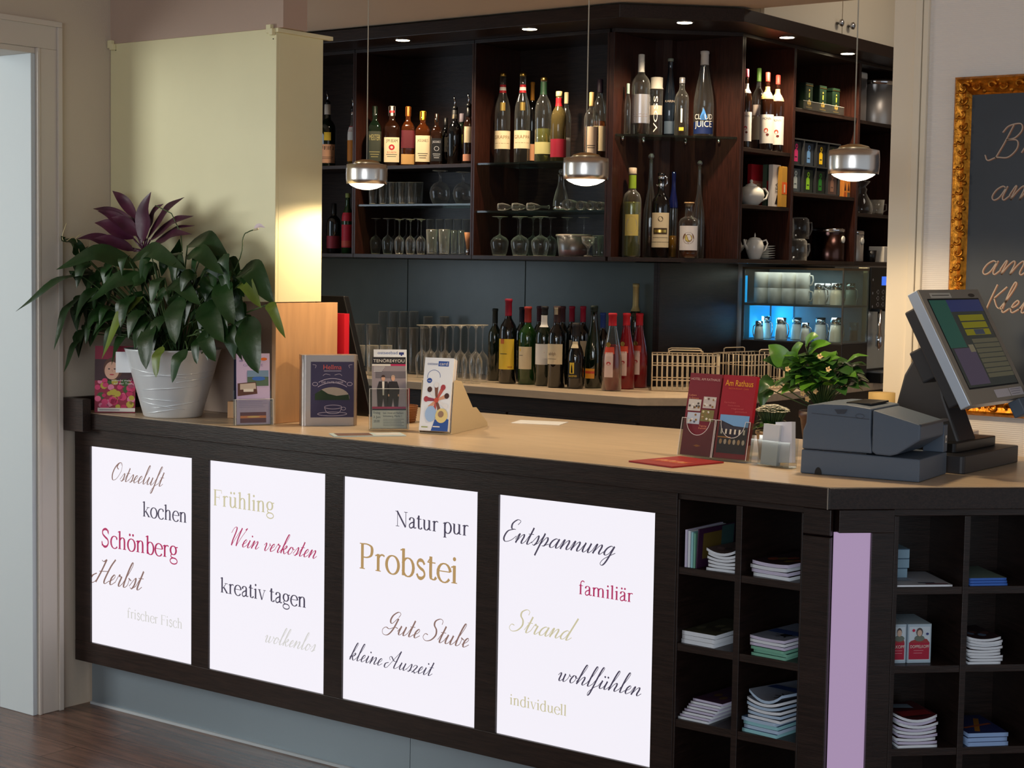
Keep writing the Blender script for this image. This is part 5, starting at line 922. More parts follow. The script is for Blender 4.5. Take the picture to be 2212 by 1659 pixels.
# ================================================================== WIRE RACKS
def wire_rack(label, x, y, rz, W, D, H, group):
    t = thing('wire_rack', label, 'rack', (x, y, .9005), rz, group); WM = mat('white_coated_wire', (226, 206, 172), .4); r = .0022
    for k, z in enumerate((.004, .045, .105, H)): MB().tube([(0, 0, z), (W, 0, z), (W, D, z), (0, D, z)], r*1.25, WM, 6, True).build('rim_wire', t)
    m = MB(); n = 13
    for i in range(n+1): a = W*i/n; m.tube([(a, 0, H), (a, 0, .004), (a, D, .004), (a, D, H)], r, WM, 5)
    for i in range(1, 7): a = D*i/7; m.tube([(0, a, H), (0, a, .004), (W, a, .004), (W, a, H)], r, WM, 5)
    tag(m.build('wire_grid', t), kind='stuff')
    for yy in (0, D): MB().tube([(W*.25, yy, H), (W*.25, yy, H+.016), (W*.29, yy, H+.02), (W*.71, yy, H+.02), (W*.75, yy, H+.016), (W*.75, yy, H)], r*1.2, WM, 6).build('handle', t)
wire_rack('white coated wire dish rack, the left one beside the red liqueur bottles', -3.715, 5.875, math.radians(33), .27, .165, .148, 'white wire dish racks')
wire_rack('white coated wire dish rack, the right one behind the red brochures', -3.44, 6.178, math.radians(80), .27, .19, .148, 'white wire dish racks')

# ================================================================== ON THE RECEPTION COUNTER
ZC = zc+.0005
def at(px, py): return az(px, py, ZC)
def edge(p0, p1): a, b = at(*p0), at(*p1); return a, math.atan2(b.y-a.y, b.x-a.x), (b-a).length
def page(t, name, x0, x1, h, y, m, deco=None, z0=0, th=.003):
    k = MB().box((x0, y, z0), (x1, y+th, z0+h), m); dc = Decal(k, flat(y, .0003))
    if deco: deco(dc, x0, x1, z0, h)
    return k.build(name, t)
# floral magazine
a, rz, W = edge((204, 891), (289, 892)); W = .124
t = thing('flower_magazine', 'upright magazine with a smiling woman among pink flowers, behind the plant pot', 'magazine', (a.x, a.y, ZC+.0005), rz, None, -.06)
def fl(dc, x0, x1, z0, h):
    rr = random.Random(2); W = x1-x0
    dc.grid(x0, z0, x1, z0+h, C(150, 30, 60)); dc.grid(x0, z0+h*.48, x1, z0+h*.8, C(70, 40, 44), 2)
    for i in range(46):
        u = x0+W*rr.random(); v = z0+h*(.07+.42*rr.random()); c = rr.choice([C(214, 60, 110), C(230, 100, 140), C(196, 40, 90), C(60, 90, 36), C(190, 170, 60), C(226, 130, 160)]); r_ = .006+.008*rr.random(); dc.disc(min(max(u, x0+r_), x1-r_), v, r_, r_*.9, c, 2+(i % 3), 9)
    dc.disc(x0+W*.45, z0+h*.66, W*.24, h*.17, C(96, 56, 40), 4); dc.disc(x0+W*.42, z0+h*.63, W*.18, h*.135, C(226, 176, 150), 5)
    for s in (-.07, .07): dc.disc(x0+W*(.42+s), z0+h*.655, W*.026, h*.010, C(60, 40, 40), 6, 8)
    dc.disc(x0+W*.42, z0+h*.57, W*.06, h*.010, C(190, 60, 70), 6, 10).stroke([(x0+W*.42, z0+h*.65), (x0+W*.435, z0+h*.61)], .0015, C(196, 140, 116), 6)
    dc.text('wünscht mehr', x0+W*.66, z0+h*.47, h*.030, WHL, 7, 'c', W*.5).text('auf der Tour', x0+W*.70, z0+h*.425, h*.030, WHL, 7, 'c', W*.46)
    dc.grid(x0+W*.08, z0+h*.015, x1, z0+h*.07, WHL, 7); dc.grid(x0+W*.12, z0+h*.035, x0+W*.62, z0+h*.044, C(110, 100, 120), 8)
page(t, 'cover', 0, W, .205, 0, C(150, 30, 60), fl); MB().box((.001, .003, .001), (W-.001, .007, .204), PAPER).build('pages', t)
# lavender brochure in acrylic stand
def acrylic(t, W, pocket, D=.03, backh=None, lip=True):
    backh = backh or pocket*1.7
    MB().box((0, D, 0), (W, D+.0025, backh), ACRY).build('back_plate', t)
    m = MB().box((0, -.003, 0), (W, -.0008, pocket), ACRY); e = C(226, 226, 220)
    m.box((0, -.0032, pocket-.0012), (W, -.0006, pocket), e).box((0, -.0032, 0), (.0012, -.0006, pocket), e).box((W-.0012, -.0032, 0), (W, -.0006, pocket), e); m.build('front_pocket', t)
    MB().box((0, -.003, -.0001), (W, D+.0025, .002), ACRY).build('base_plate', t)
    for x in (0, W-.002): MB().box((x, -.0008, .002), (x+.002, D, pocket), ACRY).build('side_wall', t)
a, rz, W = edge((508, 920), (596, 918)); W = .112
t = thing('brochure_holder', 'clear acrylic stand holding lavender hotel brochures beside the wooden board', 'brochure holder', (a.x, a.y, ZC+.0015), rz, None, -.05); acrylic(t, W, .075, .022, .10)
def lav(dc, x0, x1, z0, h):
    W = x1-x0; dc.text('Urlaub an', x0+W*.08, z0+h*.93, h*.03, C(90, 80, 150), 2, 'l', W*.4).text('der See', x0+W*.08, z0+h*.885, h*.03, C(90, 80, 150), 2, 'l', W*.3).text('GALERIE', x0+W*.5, z0+h*.82, h*.035, C(150, 130, 180), 2, 'c', W*.6).disc(x0+W*.82, z0+h*.92, W*.10, h*.022, C(226, 110, 30), 2)
    dc.grid(x0+W*.32, z0+h*.54, x1-W*.04, z0+h*.76, C(86, 110, 90), 2).grid(x0+W*.32, z0+h*.67, x1-W*.04, z0+h*.76, C(120, 150, 180), 3).disc(x0+W*.66, z0+h*.645, W*.2, h*.03, C(60, 110, 196), 3)
    dc.polyg([(x0+W*.03, z0+h*.40), (x0+W*.62, z0+h*.43), (x0+W*.58, z0+h*.60), (x0+W*.03, z0+h*.58)], C(96, 60, 50), 4).polyg([(x0+W*.10, z0+h*.49), (x0+W*.58, z0+h*.50), (x0+W*.56, z0+h*.585), (x0+W*.10, z0+h*.57)], C(206, 190, 176), 5).grid(x0+W*.2, z0+h*.46, x0+W*.5, z0+h*.50, WHL, 6)
    dc.lines(x0+W*.06, x1-W*.06, z0+h*.24, z0+h*.36, 6, C(170, 150, 190)); dc.grid(x0+W*.10, z0+h*.02, x1-W*.12, z0+h*.17, C(110, 30, 30), 2).grid(x0+W*.10, z0+h*.085, x1-W*.12, z0+h*.12, C(240, 140, 50), 3).disc(x0+W*.5, z0+h*.105, W*.2, h*.012, C(255, 210, 110), 4)
page(t, 'brochure', .007, W-.007, .204, .008, C(206, 186, 222), lav, .002)
# navy folder in maple holder
p = at(487, 893); t = thing('leaflet_block', 'small maple leaflet block with a navy folder between pot and lavender brochures', 'leaflet block', (-3.725, 3.60, ZC), .35)
MB().box((-.05, .0, 0), (.06, .03, .05), MAPLEV).build('wooden_block', t, bevel=.001); MB().box((-.045, .032, .0), (.025, .040, .175), C(26, 32, 66)).build('navy_folder', t)
# wooden board, red folder, black screen back
t = thing('wooden_board', 'upright light maple board standing under the right side of the cream pillar', 'board', (-3.5565, 3.553, ZC)); MB().box((0, 0, 0), (.0165, .262, .352), MAPLEV).build('panel', t, bevel=.001)
p = ay(735, 700, 3.84); t = thing('red_folder', 'thin red folder standing behind the maple board', 'folder', (-3.60, 3.829, ZC)); MB().box((0, 0, 0), (.075, .022, .318), C(206, 20, 40)).build('cover', t)
q0, q1, q2 = ay(742, 640, 3.93), ay(776, 800, 3.93), ay(690, 640, 3.93)
t = thing('black_screen', 'black slanting back of a screen standing behind the red folder', 'screen', (q2.x, 3.93, ZC)); h0 = q0.z-ZC
MB().side([(-.05, 0), (q1.x-q2.x+.05, 0), (q0.x-q2.x, h0), (-.05, h0)], 0, .025, BLACK).build('housing', t, bevel=.003); MB().box((-.04, .025, 0), (.12, .10, .012), BLACK).build('foot', t)
# tin shaped like a book
a, rz, W = edge((651, 920), (772, 919)); h = .202
t = thing('coffee_tin', 'silver book shaped coffee tin with a dark blue printed front', 'tin', (a.x, a.y, ZC), rz)
TIN = mat('worn_tin', (176, 166, 160), .36, .9, bump=.1, bscale=60)
MB().rbox((0, 0, 0), (W, .062, h), TIN, .012, 5).build('tin_body', t); MB().rbox((-.0012, -.0012, h-.012), (W+.0012, .0632, h+.003), TIN, .0128, 5).build('tin_lid', t)
m = MB(); dc = Decal(m, flat(-.0004, .0003)); NV = C(52, 48, 84); PK = C(190, 180, 200); x0, x1 = W*.16, W*.93; cx = (x0+x1)/2; w2 = x1-x0
dc.grid(x0, h*.12, x1, h*.92, NV).text('Hellma', cx, h*.81, h*.07, C(206, 90, 80), 2, 'c', w2*.42).grid(cx-w2*.2, h*.785, cx+w2*.2, h*.792, PK, 2)
dc.stroke(arc(cx, h*.32, w2*.60, h*.36, 122, 58, 14), .0016, PK, 2).stroke(arc(cx, h*.26, w2*.60, h*.36, 124, 56, 14), .0016, PK, 2)
for s in (-1, 1): dc.ring(cx+s*w2*.40, h*.60, w2*.06, h*.025, .0012, PK, 2).stroke(smooth([(cx+s*w2*.05, h*.73), (cx+s*w2*.16, h*.745), (cx+s*w2*.22, h*.72)], 4), .001, PK, 2).stroke(smooth([(cx+s*w2*.46, h*.88), (cx+s*w2*.38, h*.87), (cx+s*w2*.40, h*.83)], 4), .001, PK, 2)
dc.text('DIE GUTE TASSE', cx, h*.612, h*.028, PK, 2, 'c', w2*.5)
dc.polyg([(cx-w2*.40, h*.38)]+arc(cx, h*.40, w2*.40, h*.155, 180, 0, 14)+[(cx+w2*.40, h*.38)], C(176, 164, 150), 2).polyg([(cx-w2*.40, h*.37), (cx+w2*.40, h*.37), (cx+w2*.38, h*.45), (cx+w2*.1, h*.43), (cx-w2*.1, h*.46), (cx-w2*.25, h*.52), (cx-w2*.40, h*.46)], C(26, 52, 24), 3)
dc.ring(cx+w2*.02, h*.27, w2*.20, h*.028, .0014, PK, 4).stroke(smooth([(cx-w2*.18, h*.26), (cx-w2*.12, h*.19), (cx+w2*.02, h*.175), (cx+w2*.16, h*.19), (cx+w2*.22, h*.26)], 5), .0014, PK, 4).ring(cx, h*.17, w2*.34, h*.028, .0014, PK, 4).ring(cx+w2*.26, h*.245, w2*.05, h*.022, .0012, PK, 4)
m.build('printed_front', t)
# basket behind the tin
p = at(792, 893); t = thing('wicker_basket', 'small brown wicker basket with red and blue packets behind the coffee tin', 'basket', (-3.335, 3.865, ZC)); WK = mat('brown_wicker', (120, 72, 36), .7, bump=.6, bscale=140)
MB().lathe([(.05, 0), (.058, .05), (.055, .05), (.047, .003), (0, .003)], WK, 24).build('basket_body', t); m = MB()
for k in range(7): m.tube([(( .0505+.001*k)*math.cos(a_), (.0505+.001*k)*math.sin(a_), .006+.007*k) for a_ in [2*PI*i/24 for i in range(24)]], .0022, WK, 5, True)
m.build('wicker_rings', t)
for i, (c, x, hh) in enumerate(((C(150, 14, 30), -.028, .13), (C(34, 36, 90), .0, .11), (C(160, 20, 34), .028, .10))): tag(MB().box((-.009, -.018, 0), (.009, .018, hh-.004), c).build('sugar_packet', loc=(-3.335+x, 3.865, ZC+.0045), rot=(0, .0, .6)), ['tall dark red packet in the wicker basket', 'blue packet in the wicker basket', 'short red packet in the wicker basket'][i], 'packet', 'packets in the wicker basket')
# concert flyers
a, rz, W = edge((798, 931), (889, 931)); W = .112
t = thing('flyer_holder', 'clear acrylic stand with concert flyers of two men in black suits', 'flyer holder', (a.x, a.y, ZC+.0055), rz, None, -.16); acrylic(t, W, .115, .030, .165)
def ten(dc, x0, x1, z0, h):
    W = x1-x0; BK = C(34, 30, 34); MG = C(190, 30, 90)
    dc.grid(x0, z0+h*.27, x1, z0+h, C(150, 140, 146), 1).grid(x0, z0+h*.30, x1, z0+h*.55, C(196, 180, 190), 2).grid(x0+W*.1, z0+h*.70, x1, z0+h*.80, C(110, 104, 112), 2)
    dc.grid(x0, z0+h*.90, x1, z0+h, BK, 3).text('TENÖRE4YOU', (x0+x1)/2, z0+h*.925, h*.045, WHL, 4, 'c', W*.92).grid(x0, z0+h*.875, x0+W*.55, z0+h*.90, WHL, 3).grid(x0+W*.55, z0+h*.875, x1, z0+h*.90, MG, 3)
    for i in range(4): dc.grid(x0+W*.05, z0+h*(.855-.02*i), x0+W*(.38-.03*i), z0+h*(.862-.02*i), C(226, 226, 226), 4)
    for s, cx, top_ in ((0, .33, .75), (1, .62, .74)):
        c = x0+W*cx; dc.polyg([(c-W*.17, z0+h*.30), (c-W*.19, z0+h*.55), (c-W*.12, z0+h*.655), (c+W*.12, z0+h*.655), (c+W*.19, z0+h*.55), (c+W*.15, z0+h*.30), (c+W*.03, z0+h*.30), (c, z0+h*.42), (c-W*.04, z0+h*.30)], BK, 5)
        dc.disc(c, z0+h*.70, W*.055, h*.040, C(216, 168, 140), 6, 14).polyg(arc(c, z0+h*.715, W*.058, h*.032, 0, 180, 10), C(60, 40, 32) if s == 0 else C(190, 160, 140), 7)
        if s == 0: dc.polyg([(c-W*.035, z0+h*.655), (c+W*.035, z0+h*.655), (c+W*.02, z0+h*.46), (c-W*.02, z0+h*.46)], WHL, 6)
        dc.disc(c+W*.16, z0+h*.46, W*.025, h*.018, C(216, 168, 140), 7, 8)
    dc.grid(x0, z0+h*.27, x1, z0+h*.30, MG, 8).grid(x0, z0+h*.25, x1, z0+h*.27, BK, 8); dc.grid(x0, z0, x1, z0+h*.25, C(222, 222, 212), 3)
    dc.text('Freitag', x0+W*.04, z0+h*.20, h*.035, INK, 4, 'l', W*.20).text('3. Juni', x0+W*.04, z0+h*.14, h*.035, INK, 4, 'l', W*.20).text('20:00', x0+W*.04, z0+h*.08, h*.035, INK, 4, 'l', W*.18).text('Saal, Hotel am Rathaus', x0+W*.32, z0+h*.20, h*.028, INK, 4, 'l', W*.60).text('Schönberg, Markt 1', x0+W*.32, z0+h*.155, h*.028, INK, 4, 'l', W*.55); dc.lines(x0+W*.32, x1-W*.05, z0+h*.03, z0+h*.12, 5, C(120, 120, 120), 4)
page(t, 'flyer', .008, W-.008, .202, .004, PAPER, ten, .003)
page(t, 'white_flyer', .014, W-.004, .225, .016, PAPER, lambda dc, x0, x1, z0, h: dc.text('ostseebad', x0+(x1-x0)*.42, z0+h*.94, h*.04, C(90, 110, 170), 2, 'c', (x1-x0)*.6).grid(x1-.022, z0+h*.935, x1-.008, z0+h*.965, C(40, 50, 120), 2).grid(x1-.017, z0+h*.92, x1-.013, z0+h*.935, C(40, 50, 120), 2), .003)
# card brochures in grey cardboard rack
a, rz, W = edge((904, 936), (972, 938)); rz = .30; W = .090
t = thing('brochure_rack', 'grey cardboard rack with a thick pack of white and blue card brochures', 'brochure rack', (a.x, a.y, ZC), rz)
CB = mat('grey_beige_cardboard', (196, 178, 146), .8)
sp = [(0.012, 0), (.30, 0), (.295, .012), (.205, .062), (.175, .064), (.085, .145), (.045, .15), (.03, .148)]
Rm = Matrix(((0, 0, 1, 0), (1, 0, 0, 0), (0, 1, 0, 0), (0, 0, 0, 1)))
for x in (-.004, W+.002): MB().poly(sp, x, x+.002, CB, M=Rm).build('side_panel', t)
MB().box((-.002, .012, 0), (W+.002, .295, .002), CB).build('floor_panel', t); MB().box((-.002, .095, .002), (W+.002, .097, .13), CB).build('back_panel', t)
b = thing('brochure_pack', 'pack of white and blue card brochures with joined hands, leaning in the cardboard rack', 'brochures', (a.x, a.y, ZC+.0090), rz, None, -.20)
def oc(dc, x0, x1, z0, h):
    W = x1-x0; BLc = C(40, 80, 160); cx = x0+W*.52; cz = z0+h*.42
    dc.grid(x0, z0, x1, z0+h, C(232, 236, 244)).text('ostsee', x0+W*.10, z0+h*.90, h*.04, C(60, 80, 140), 2, 'l', W*.36).grid(x0+W*.48, z0+h*.885, x0+W*.84, z0+h*.955, BLc, 2).text('card', x0+W*.66, z0+h*.90, h*.045, WHL, 3, 'c', W*.28)
    dc.ring(x0+W*.36, z0+h*.745, W*.22, h*.085, .0012, BLc, 2, 20, -10, 200).disc(x0+W*.22, z0+h*.685, W*.09, h*.035, BLc, 2).text('neu', x0+W*.22, z0+h*.675, h*.02, WHL, 3, 'c', W*.1)
    for k in range(9):
        an_ = 2*PI*k/9+.3; c = [C(214, 160, 130), C(190, 90, 80), C(120, 76, 60), C(226, 226, 230), C(150, 60, 80)][k % 5]; ex, ez = cx+W*.36*math.cos(an_), cz+h*.21*math.sin(an_)
        dc.polyg([(cx+W*.03*math.sin(an_), cz-h*.014*math.cos(an_)), (ex+W*.07*math.sin(an_), ez-h*.03*math.cos(an_)), (ex-W*.07*math.sin(an_), ez+h*.03*math.cos(an_)), (cx-W*.03*math.sin(an_), cz+h*.014*math.cos(an_))], c, 3); dc.disc(ex, ez, W*.085, h*.04, [C(70, 40, 36), C(170, 60, 70), C(230, 230, 234)][k % 3], 4, 10)
    dc.disc(cx, cz, W*.08, h*.035, C(196, 80, 60), 5); dc.disc(x0+W*.36, z0+h*.23, W*.19, h*.11, C(160, 190, 230), 6)
    dc.polyg([(x0+W*.42, z0), (x1, z0), (x1, z0+h*.16), (x0+W*.75, z0+h*.20), (x0+W*.52, z0+h*.15)], BLc, 7).disc(x0+W*.74, z0+h*.21, W*.21, h*.10, C(226, 206, 140), 8).disc(x0+W*.72, z0+h*.23, W*.1, h*.045, C(150, 120, 100), 9).grid(x0+W*.48, z0+h*.05, x0+W*.72, z0+h*.065, WHL, 9).grid(x0+W*.08, z0+h*.04, x0+W*.3, z0+h*.055, C(150, 160, 90), 8)
page(b, 'front_brochure', .001, W-.002, .206, 0, PAPER, oc, 0, .0012)
for k in range(6): MB().box((.001+.0004*(k % 2), .0015+.0042*k, 0), (W-.001-.0005*(k % 3), .0052+.0042*k, .205-.001*(k % 3)), [PAPER, C(226, 200, 190), PAPER, C(200, 206, 220)][k % 4]).build('brochure', b)
# flat leaflets on the counter
p = at(722, 944); t = thing('flat_leaflet', 'pale blue leaflet lying flat under a clear sheet near the counter edge', 'leaflet', (p.x, p.y, ZC), .92)
k = MB().box((0, 0, 0), (.20, .085, .002), C(186, 206, 214)); Decal(k, top(.002)).grid(.012, .008, .11, .078, C(110, 76, 70)).grid(.12, .012, .19, .07, C(206, 206, 210), 1); k.build('sheet', t)
t = thing('paper_slip', 'white paper slip lying flat behind the cardboard rack', 'paper', (-3.075, 4.08, ZC), .35); MB().box((0, 0, 0), (.15, .10, .0015), PAPER).build('sheet', t)
# red double brochure stand
a, rz, W = edge((1463, 987), (1600, 1000)); W = .198
t = thing('brochure_stand', 'clear acrylic two pocket stand with maroon hotel and restaurant brochures', 'brochure stand', (a.x, a.y, ZC+.0056), rz, None, -.22)
MB().box((0, .022, 0), (W, .0245, .15), ACRY).build('back_plate', t); MB().box((0, -.003, 0), (W, .0245, .002), ACRY).build('base_plate', t); eC = C(232, 226, 220)
for i in range(2):
    x0, x1 = W*i/2+.001, W*(i+1)/2-.001; m = MB()
    P = [(x0, 0), (x1, 0), (x1, .095)]+[(x1-.012, .095)]+arc((x0+x1)/2, .095, (x1-x0)/2-.014, .042, 0, -180, 14)+[(x0+.012, .095), (x0, .095)]
    m.side(P, -.003, -.001, ACRY); dc = Decal(m, flat(-.003, .0004)); dc.stroke([P[2], P[3]]+P[4:], .0014, eC).stroke([(x0+.0006, 0), (x0+.0006, .095)], .0016, eC).stroke([(x1-.0006, 0), (x1-.0006, .095)], .0016, eC); m.build('pocket_front', t)
for x in (0, W/2-.001, W-.002): MB().box((x, -.001, .002), (x+.002, .022, .095), ACRY).build('divider', t)
MAR, CRM = C(122, 26, 44), C(158, 16, 40)
def hot(dc, x0, x1, z0, h):
    W = x1-x0; dc.text('HOTEL AM RATHAUS', (x0+x1)/2, z0+h*.915, h*.030, C(214, 180, 170), 2, 'c', W*.90).text('Leben', x0+W*.06, z0+h*.72, h*.022, C(226, 150, 110), 2, 'l', W*.22).text('& Genuss', x0+W*.06, z0+h*.685, h*.022, C(226, 150, 110), 2, 'l', W*.30)
    for (u, v, c1, c2) in ((.06, .54, C(214, 206, 196), C(70, 60, 56)), (.52, .58, C(206, 196, 190), C(110, 80, 70)), (.08, .38, C(196, 206, 220), C(90, 96, 116)), (.50, .42, C(130, 120, 70), C(216, 206, 160))):
        dc.grid(x0+W*u, z0+h*v, x0+W*(u+.40), z0+h*(v+.14), c1, 2); rr = random.Random(int(u*100+v*1000))
        for k in range(9): uu, vv = x0+W*(u+.05+.30*rr.random()), z0+h*(v+.02+.10*rr.random()); dc.disc(uu, vv, W*.035, h*.014, rr.choice([c2, WHL, C(150, 110, 60)]), 3+k % 3, 8)
    dc.text('Tagung', x0+W*.48, z0+h*.355, h*.02, C(226, 150, 110), 2, 'l', W*.24).text('Familie', x0+W*.48, z0+h*.325, h*.02, C(226, 150, 110), 2, 'l', W*.26).polyg([(x0+W*.38, z0+h*.12), (x0+W*.5, z0+h*.135), (x0+W*.62, z0+h*.12), (x0+W*.5, z0+h*.105)], C(190, 110, 40), 2)
def rat(dc, x0, x1, z0, h):
    W = x1-x0; YG = C(244, 176, 40); dc.text('Am Rathaus', (x0+x1)/2, z0+h*.87, h*.075, YG, 2, 'c', W*.84).text('RESTAURANT  CAFE', x0+W*.5, z0+h*.83, h*.018, C(206, 100, 50), 2, 'c', W*.6)
    for i, s in enumerate(('familiär', 'frische Küche', 'regional', 'gemütlich')): dc.text(s, x0+W*(.3+.12*i), z0+h*(.66-.035*i), h*.02, C(196, 90, 90), 2, 'c', W*.36)
    a0, b0, c0, d0 = x0+W*.06, z0+h*.06, x1-W*.06, z0+h*.52; dc.grid(a0, b0, c0, d0, C(46, 40, 50), 2); dc.polyg([(a0, d0), (c0, d0), (c0, b0+(d0-b0)*.70), (a0+(c0-a0)*.5, b0+(d0-b0)*.72), (a0, b0+(d0-b0)*.86)], C(120, 170, 220), 3).polyg([(a0, b0+(d0-b0)*.86), (a0+(c0-a0)*.46, b0+(d0-b0)*.70), (c0, b0+(d0-b0)*.70), (c0, b0+(d0-b0)*.6), (a0, b0+(d0-b0)*.6)], C(60, 56, 66), 4)
    for k in range(6):
        u = a0+(c0-a0)*(.08+.155*k); dc.grid(u, b0+(d0-b0)*.50, u+(c0-a0)*.06, b0+(d0-b0)*.63, C(232, 222, 200), 5).disc(u+(c0-a0)*.04, b0+(d0-b0)*.30, (c0-a0)*.05, (d0-b0)*.07, [C(214, 170, 120), C(226, 206, 180)][k % 2], 5, 10)
    dc.grid(a0, b0+(d0-b0)*.40, a0+(c0-a0)*.45, b0+(d0-b0)*.43, C(226, 150, 60), 5)
page(t, 'hotel_brochure', .004, W/2-.003, .208, .004, MAR, hot, .0025, .010); page(t, 'restaurant_brochure', W/2+.003, W-.003, .208, .002, CRM, rat, .0025, .014)
a = at(1358, 998); t = thing('red_leaflet', 'dark red leaflet lying flat in front of the maroon brochure stand', 'leaflet', (a.x, a.y, ZC), math.radians(-12)); k = MB().box((0, 0, 0), (.146, .182, .0035), C(150, 26, 30)); dc = Decal(k, top(.0035))
dc.grid(.02, .05, .126, .10, C(176, 60, 40))
for i in range(7): dc.disc(.03+.014*i, .075+.004*(i % 2), .006, .012, [C(206, 120, 60), C(220, 160, 120)][i % 2], 2, 8)
k.build('cover', t); MB().box((.001, .001, -.0003), (.145, .181, 0), PAPER).build('pages', t)
# business cards
a, rz, W = edge((1618, 1003), (1702, 1014)); W = .122; t = thing('card_holder', 'clear acrylic holder with white business cards in front of the white flowers', 'card holder', (a.x, a.y, ZC+.0030), rz, None, -.08)
MB().box((0, 0, 0), (W, .002, .06), ACRY).build('front_plate', t); MB().box((0, .03, 0), (W, .032, .07), ACRY).build('back_plate', t); MB().box((0, .002, 0), (W, .03, .002), ACRY).build('base_plate', t)
for i, (x, r) in enumerate(((.030, .02), (.070, -.10))): MB().box((0, 0, 0), (.050, .014, .098), [C(206, 212, 220), C(222, 224, 236)][i]).build('card_stack', t, loc=(x, .006+.009*i, .002+.006*i), rot=(0, r, 0))
# receipt printer
t = thing('receipt_printer', 'dark slate blue receipt printer on the counter corner', 'printer', (-1.8527, 3.5845, ZC), math.radians(5.9))
PB = mat('slate_blue_plastic', (86, 98, 114), .5, bump=.05, bscale=400); PD = mat('dark_slate_plastic', (58, 62, 72), .45); L = .285; Wp = .205
MB().side([(0, .0), (L, 0), (L, .052), (.002, .056)], 0, Wp, PB).build('base_housing', t, bevel=.003)
up_ = [(.002, .057), (.172, .057), (.168, .10), (.168, .160), (.11, .166), (.05, .165), (.012, .160), (.010, .118), (.003, .10)]
MB().side(up_, 0.002, Wp-.002, PB).build('rear_housing', t, bevel=.004)
cv = [(.172, .062), (.182, .056), (.215, .052+.003), (.232, .060), (.284, .095), (.284, .130), (.172, .158)]
MB().side(cv, -.001, Wp-.03, PB).build('front_cover', t, bevel=.004); MB().box((.235, Wp-.028, .053), (L, Wp, .118), PB).build('side_cheek', t, bevel=.002)
MB().box((.272, .002, .126), (.286, Wp, .131), PD).build('tear_edge', t); MB().box((.09, .05, .164), (.15, Wp-.03, .1685), BLACK).build('top_window', t, bevel=.001); MB().box((.175, .06, .1555), (.20, Wp-.04, .1585), PD).build('paper_slot', t, M=None) if False else None
m = MB(); dc = Decal(m, flat(-.0004, .0004)); dc.polyg(arc(.045, .0, .009, .017, 0, 180, 10), BLACK).stroke([(.006, .056), (.16, .056)], .001, PD).stroke([(.025, .142), (.165, .136)], .0012, PD).polyg([(.08, .154), (.112, .156), (.104, .145), (.088, .144)], PD).ring(.142, .142, .010, .005, .001, PD).stroke([(.19, .135), (.20, .134)], .001, PD); m.build('side_markings', t)
m = MB(); Decal(m, lambda u, v, t_: (L+.0004+.0004*t_, u, v)).grid(Wp-.02, .075, Wp-.008, .092, WHL).grid(Wp-.017, .078, Wp-.011, .086, BLACK, 2); m.build('warning_sticker', t)
# till
t = thing('till_terminal', 'touchscreen till on a dark stand at the right end of the counter', 'till', (-1.60, 3.99, ZC))
SG = mat('grey_till_plastic', (150, 141, 128), .45); DKP = mat('charcoal_till_plastic', (46, 46, 50), .42); SLV = mat('silver_till_edge', (196, 206, 220), .3, .6)
MB().rbox((-.24, -.155, 0), (.045, .20, .042), DKP, .01).build('base_plate', t, bevel=.002); MB().rbox((-.23, -.10, .042), (.00, .16, .066), BLACK, .008).build('base_step', t, bevel=.002)
MB().side([(-.20, .06), (-.01, .06), (-.055, .17), (-.075, .26), (-.10, .275), (-.135, .265), (-.16, .22)], -.05, .06, DKP).build('stand', t, bevel=.006)
m = MB(); Decal(m, lambda u, v, t_: (-.0305+(.09-v)*.40+.0008*t_, u, v)).grid(-.02, .085, .01, .120, WHL); m.build('sticker', t)
scx = CAM+(Vector((-1.4547, 3.6268, 1.2467))-CAM)*1.09; WS, HS, TL = .363, .296, .4939
Ms = Matrix.Rotation(PI/2, 4, 'Z') @ Matrix.Rotation(-TL, 4, 'X')
off_ = scx-Vector((-1.60, 3.99, ZC)); MM = Matrix.Translation(off_) @ Ms
def stilt(mb, nm, par=t, bevel=0):
    o = mb.build(nm, par, bevel=bevel); return o
k = MB(); k.box((-WS/2, .0, -HS/2), (WS/2, .005, HS/2), SG, MM); dc = Decal(k, lambda u, v, t_: tuple(MM @ Vector((u, -.0003*t_, v)))); iw, ih = WS*.42, HS*.385; zo = .006
S_ = lambda n, c: mat('screen_'+n, c,   .25, emit=.38)
dc.grid(-iw-.004, -ih-.004+zo, iw+.004, ih+.004+zo, BLACK).grid(-iw, -ih+zo, iw, ih+zo, S_('dark', (52, 54, 50)), 2).grid(-iw, -ih*.1+zo, -iw*.35, ih+zo, S_('teal', (44, 82, 70)), 3).grid(-iw*.35, ih*.72+zo, iw, ih+zo, S_('blue', (48, 54, 96)), 3)
for i in range(3): dc.grid(-iw*.15, ih*(.50-.17*i)+zo, iw*.85, ih*(.64-.17*i)+zo, S_('yellow', (126, 120, 24)), 4)
for i in range(8): dc.grid(-iw*.05, ih*(-.02-.115*i)+zo, iw, ih*(.075-.115*i)+zo, S_('grey', (92, 88, 70)), 4)
dc.grid(iw*.2, ih*.17+zo, iw*.6, ih*.29+zo, S_('slate', (60, 66, 80)), 5).grid(-iw*.9, -ih*.95+zo, -iw*.1, -ih*.12+zo, S_('mauve', (78, 68, 84)), 3).grid(-iw*.3, -ih*.22+zo, -iw*.1, -ih*.05+zo, S_('pale', (120, 112, 90)), 5)
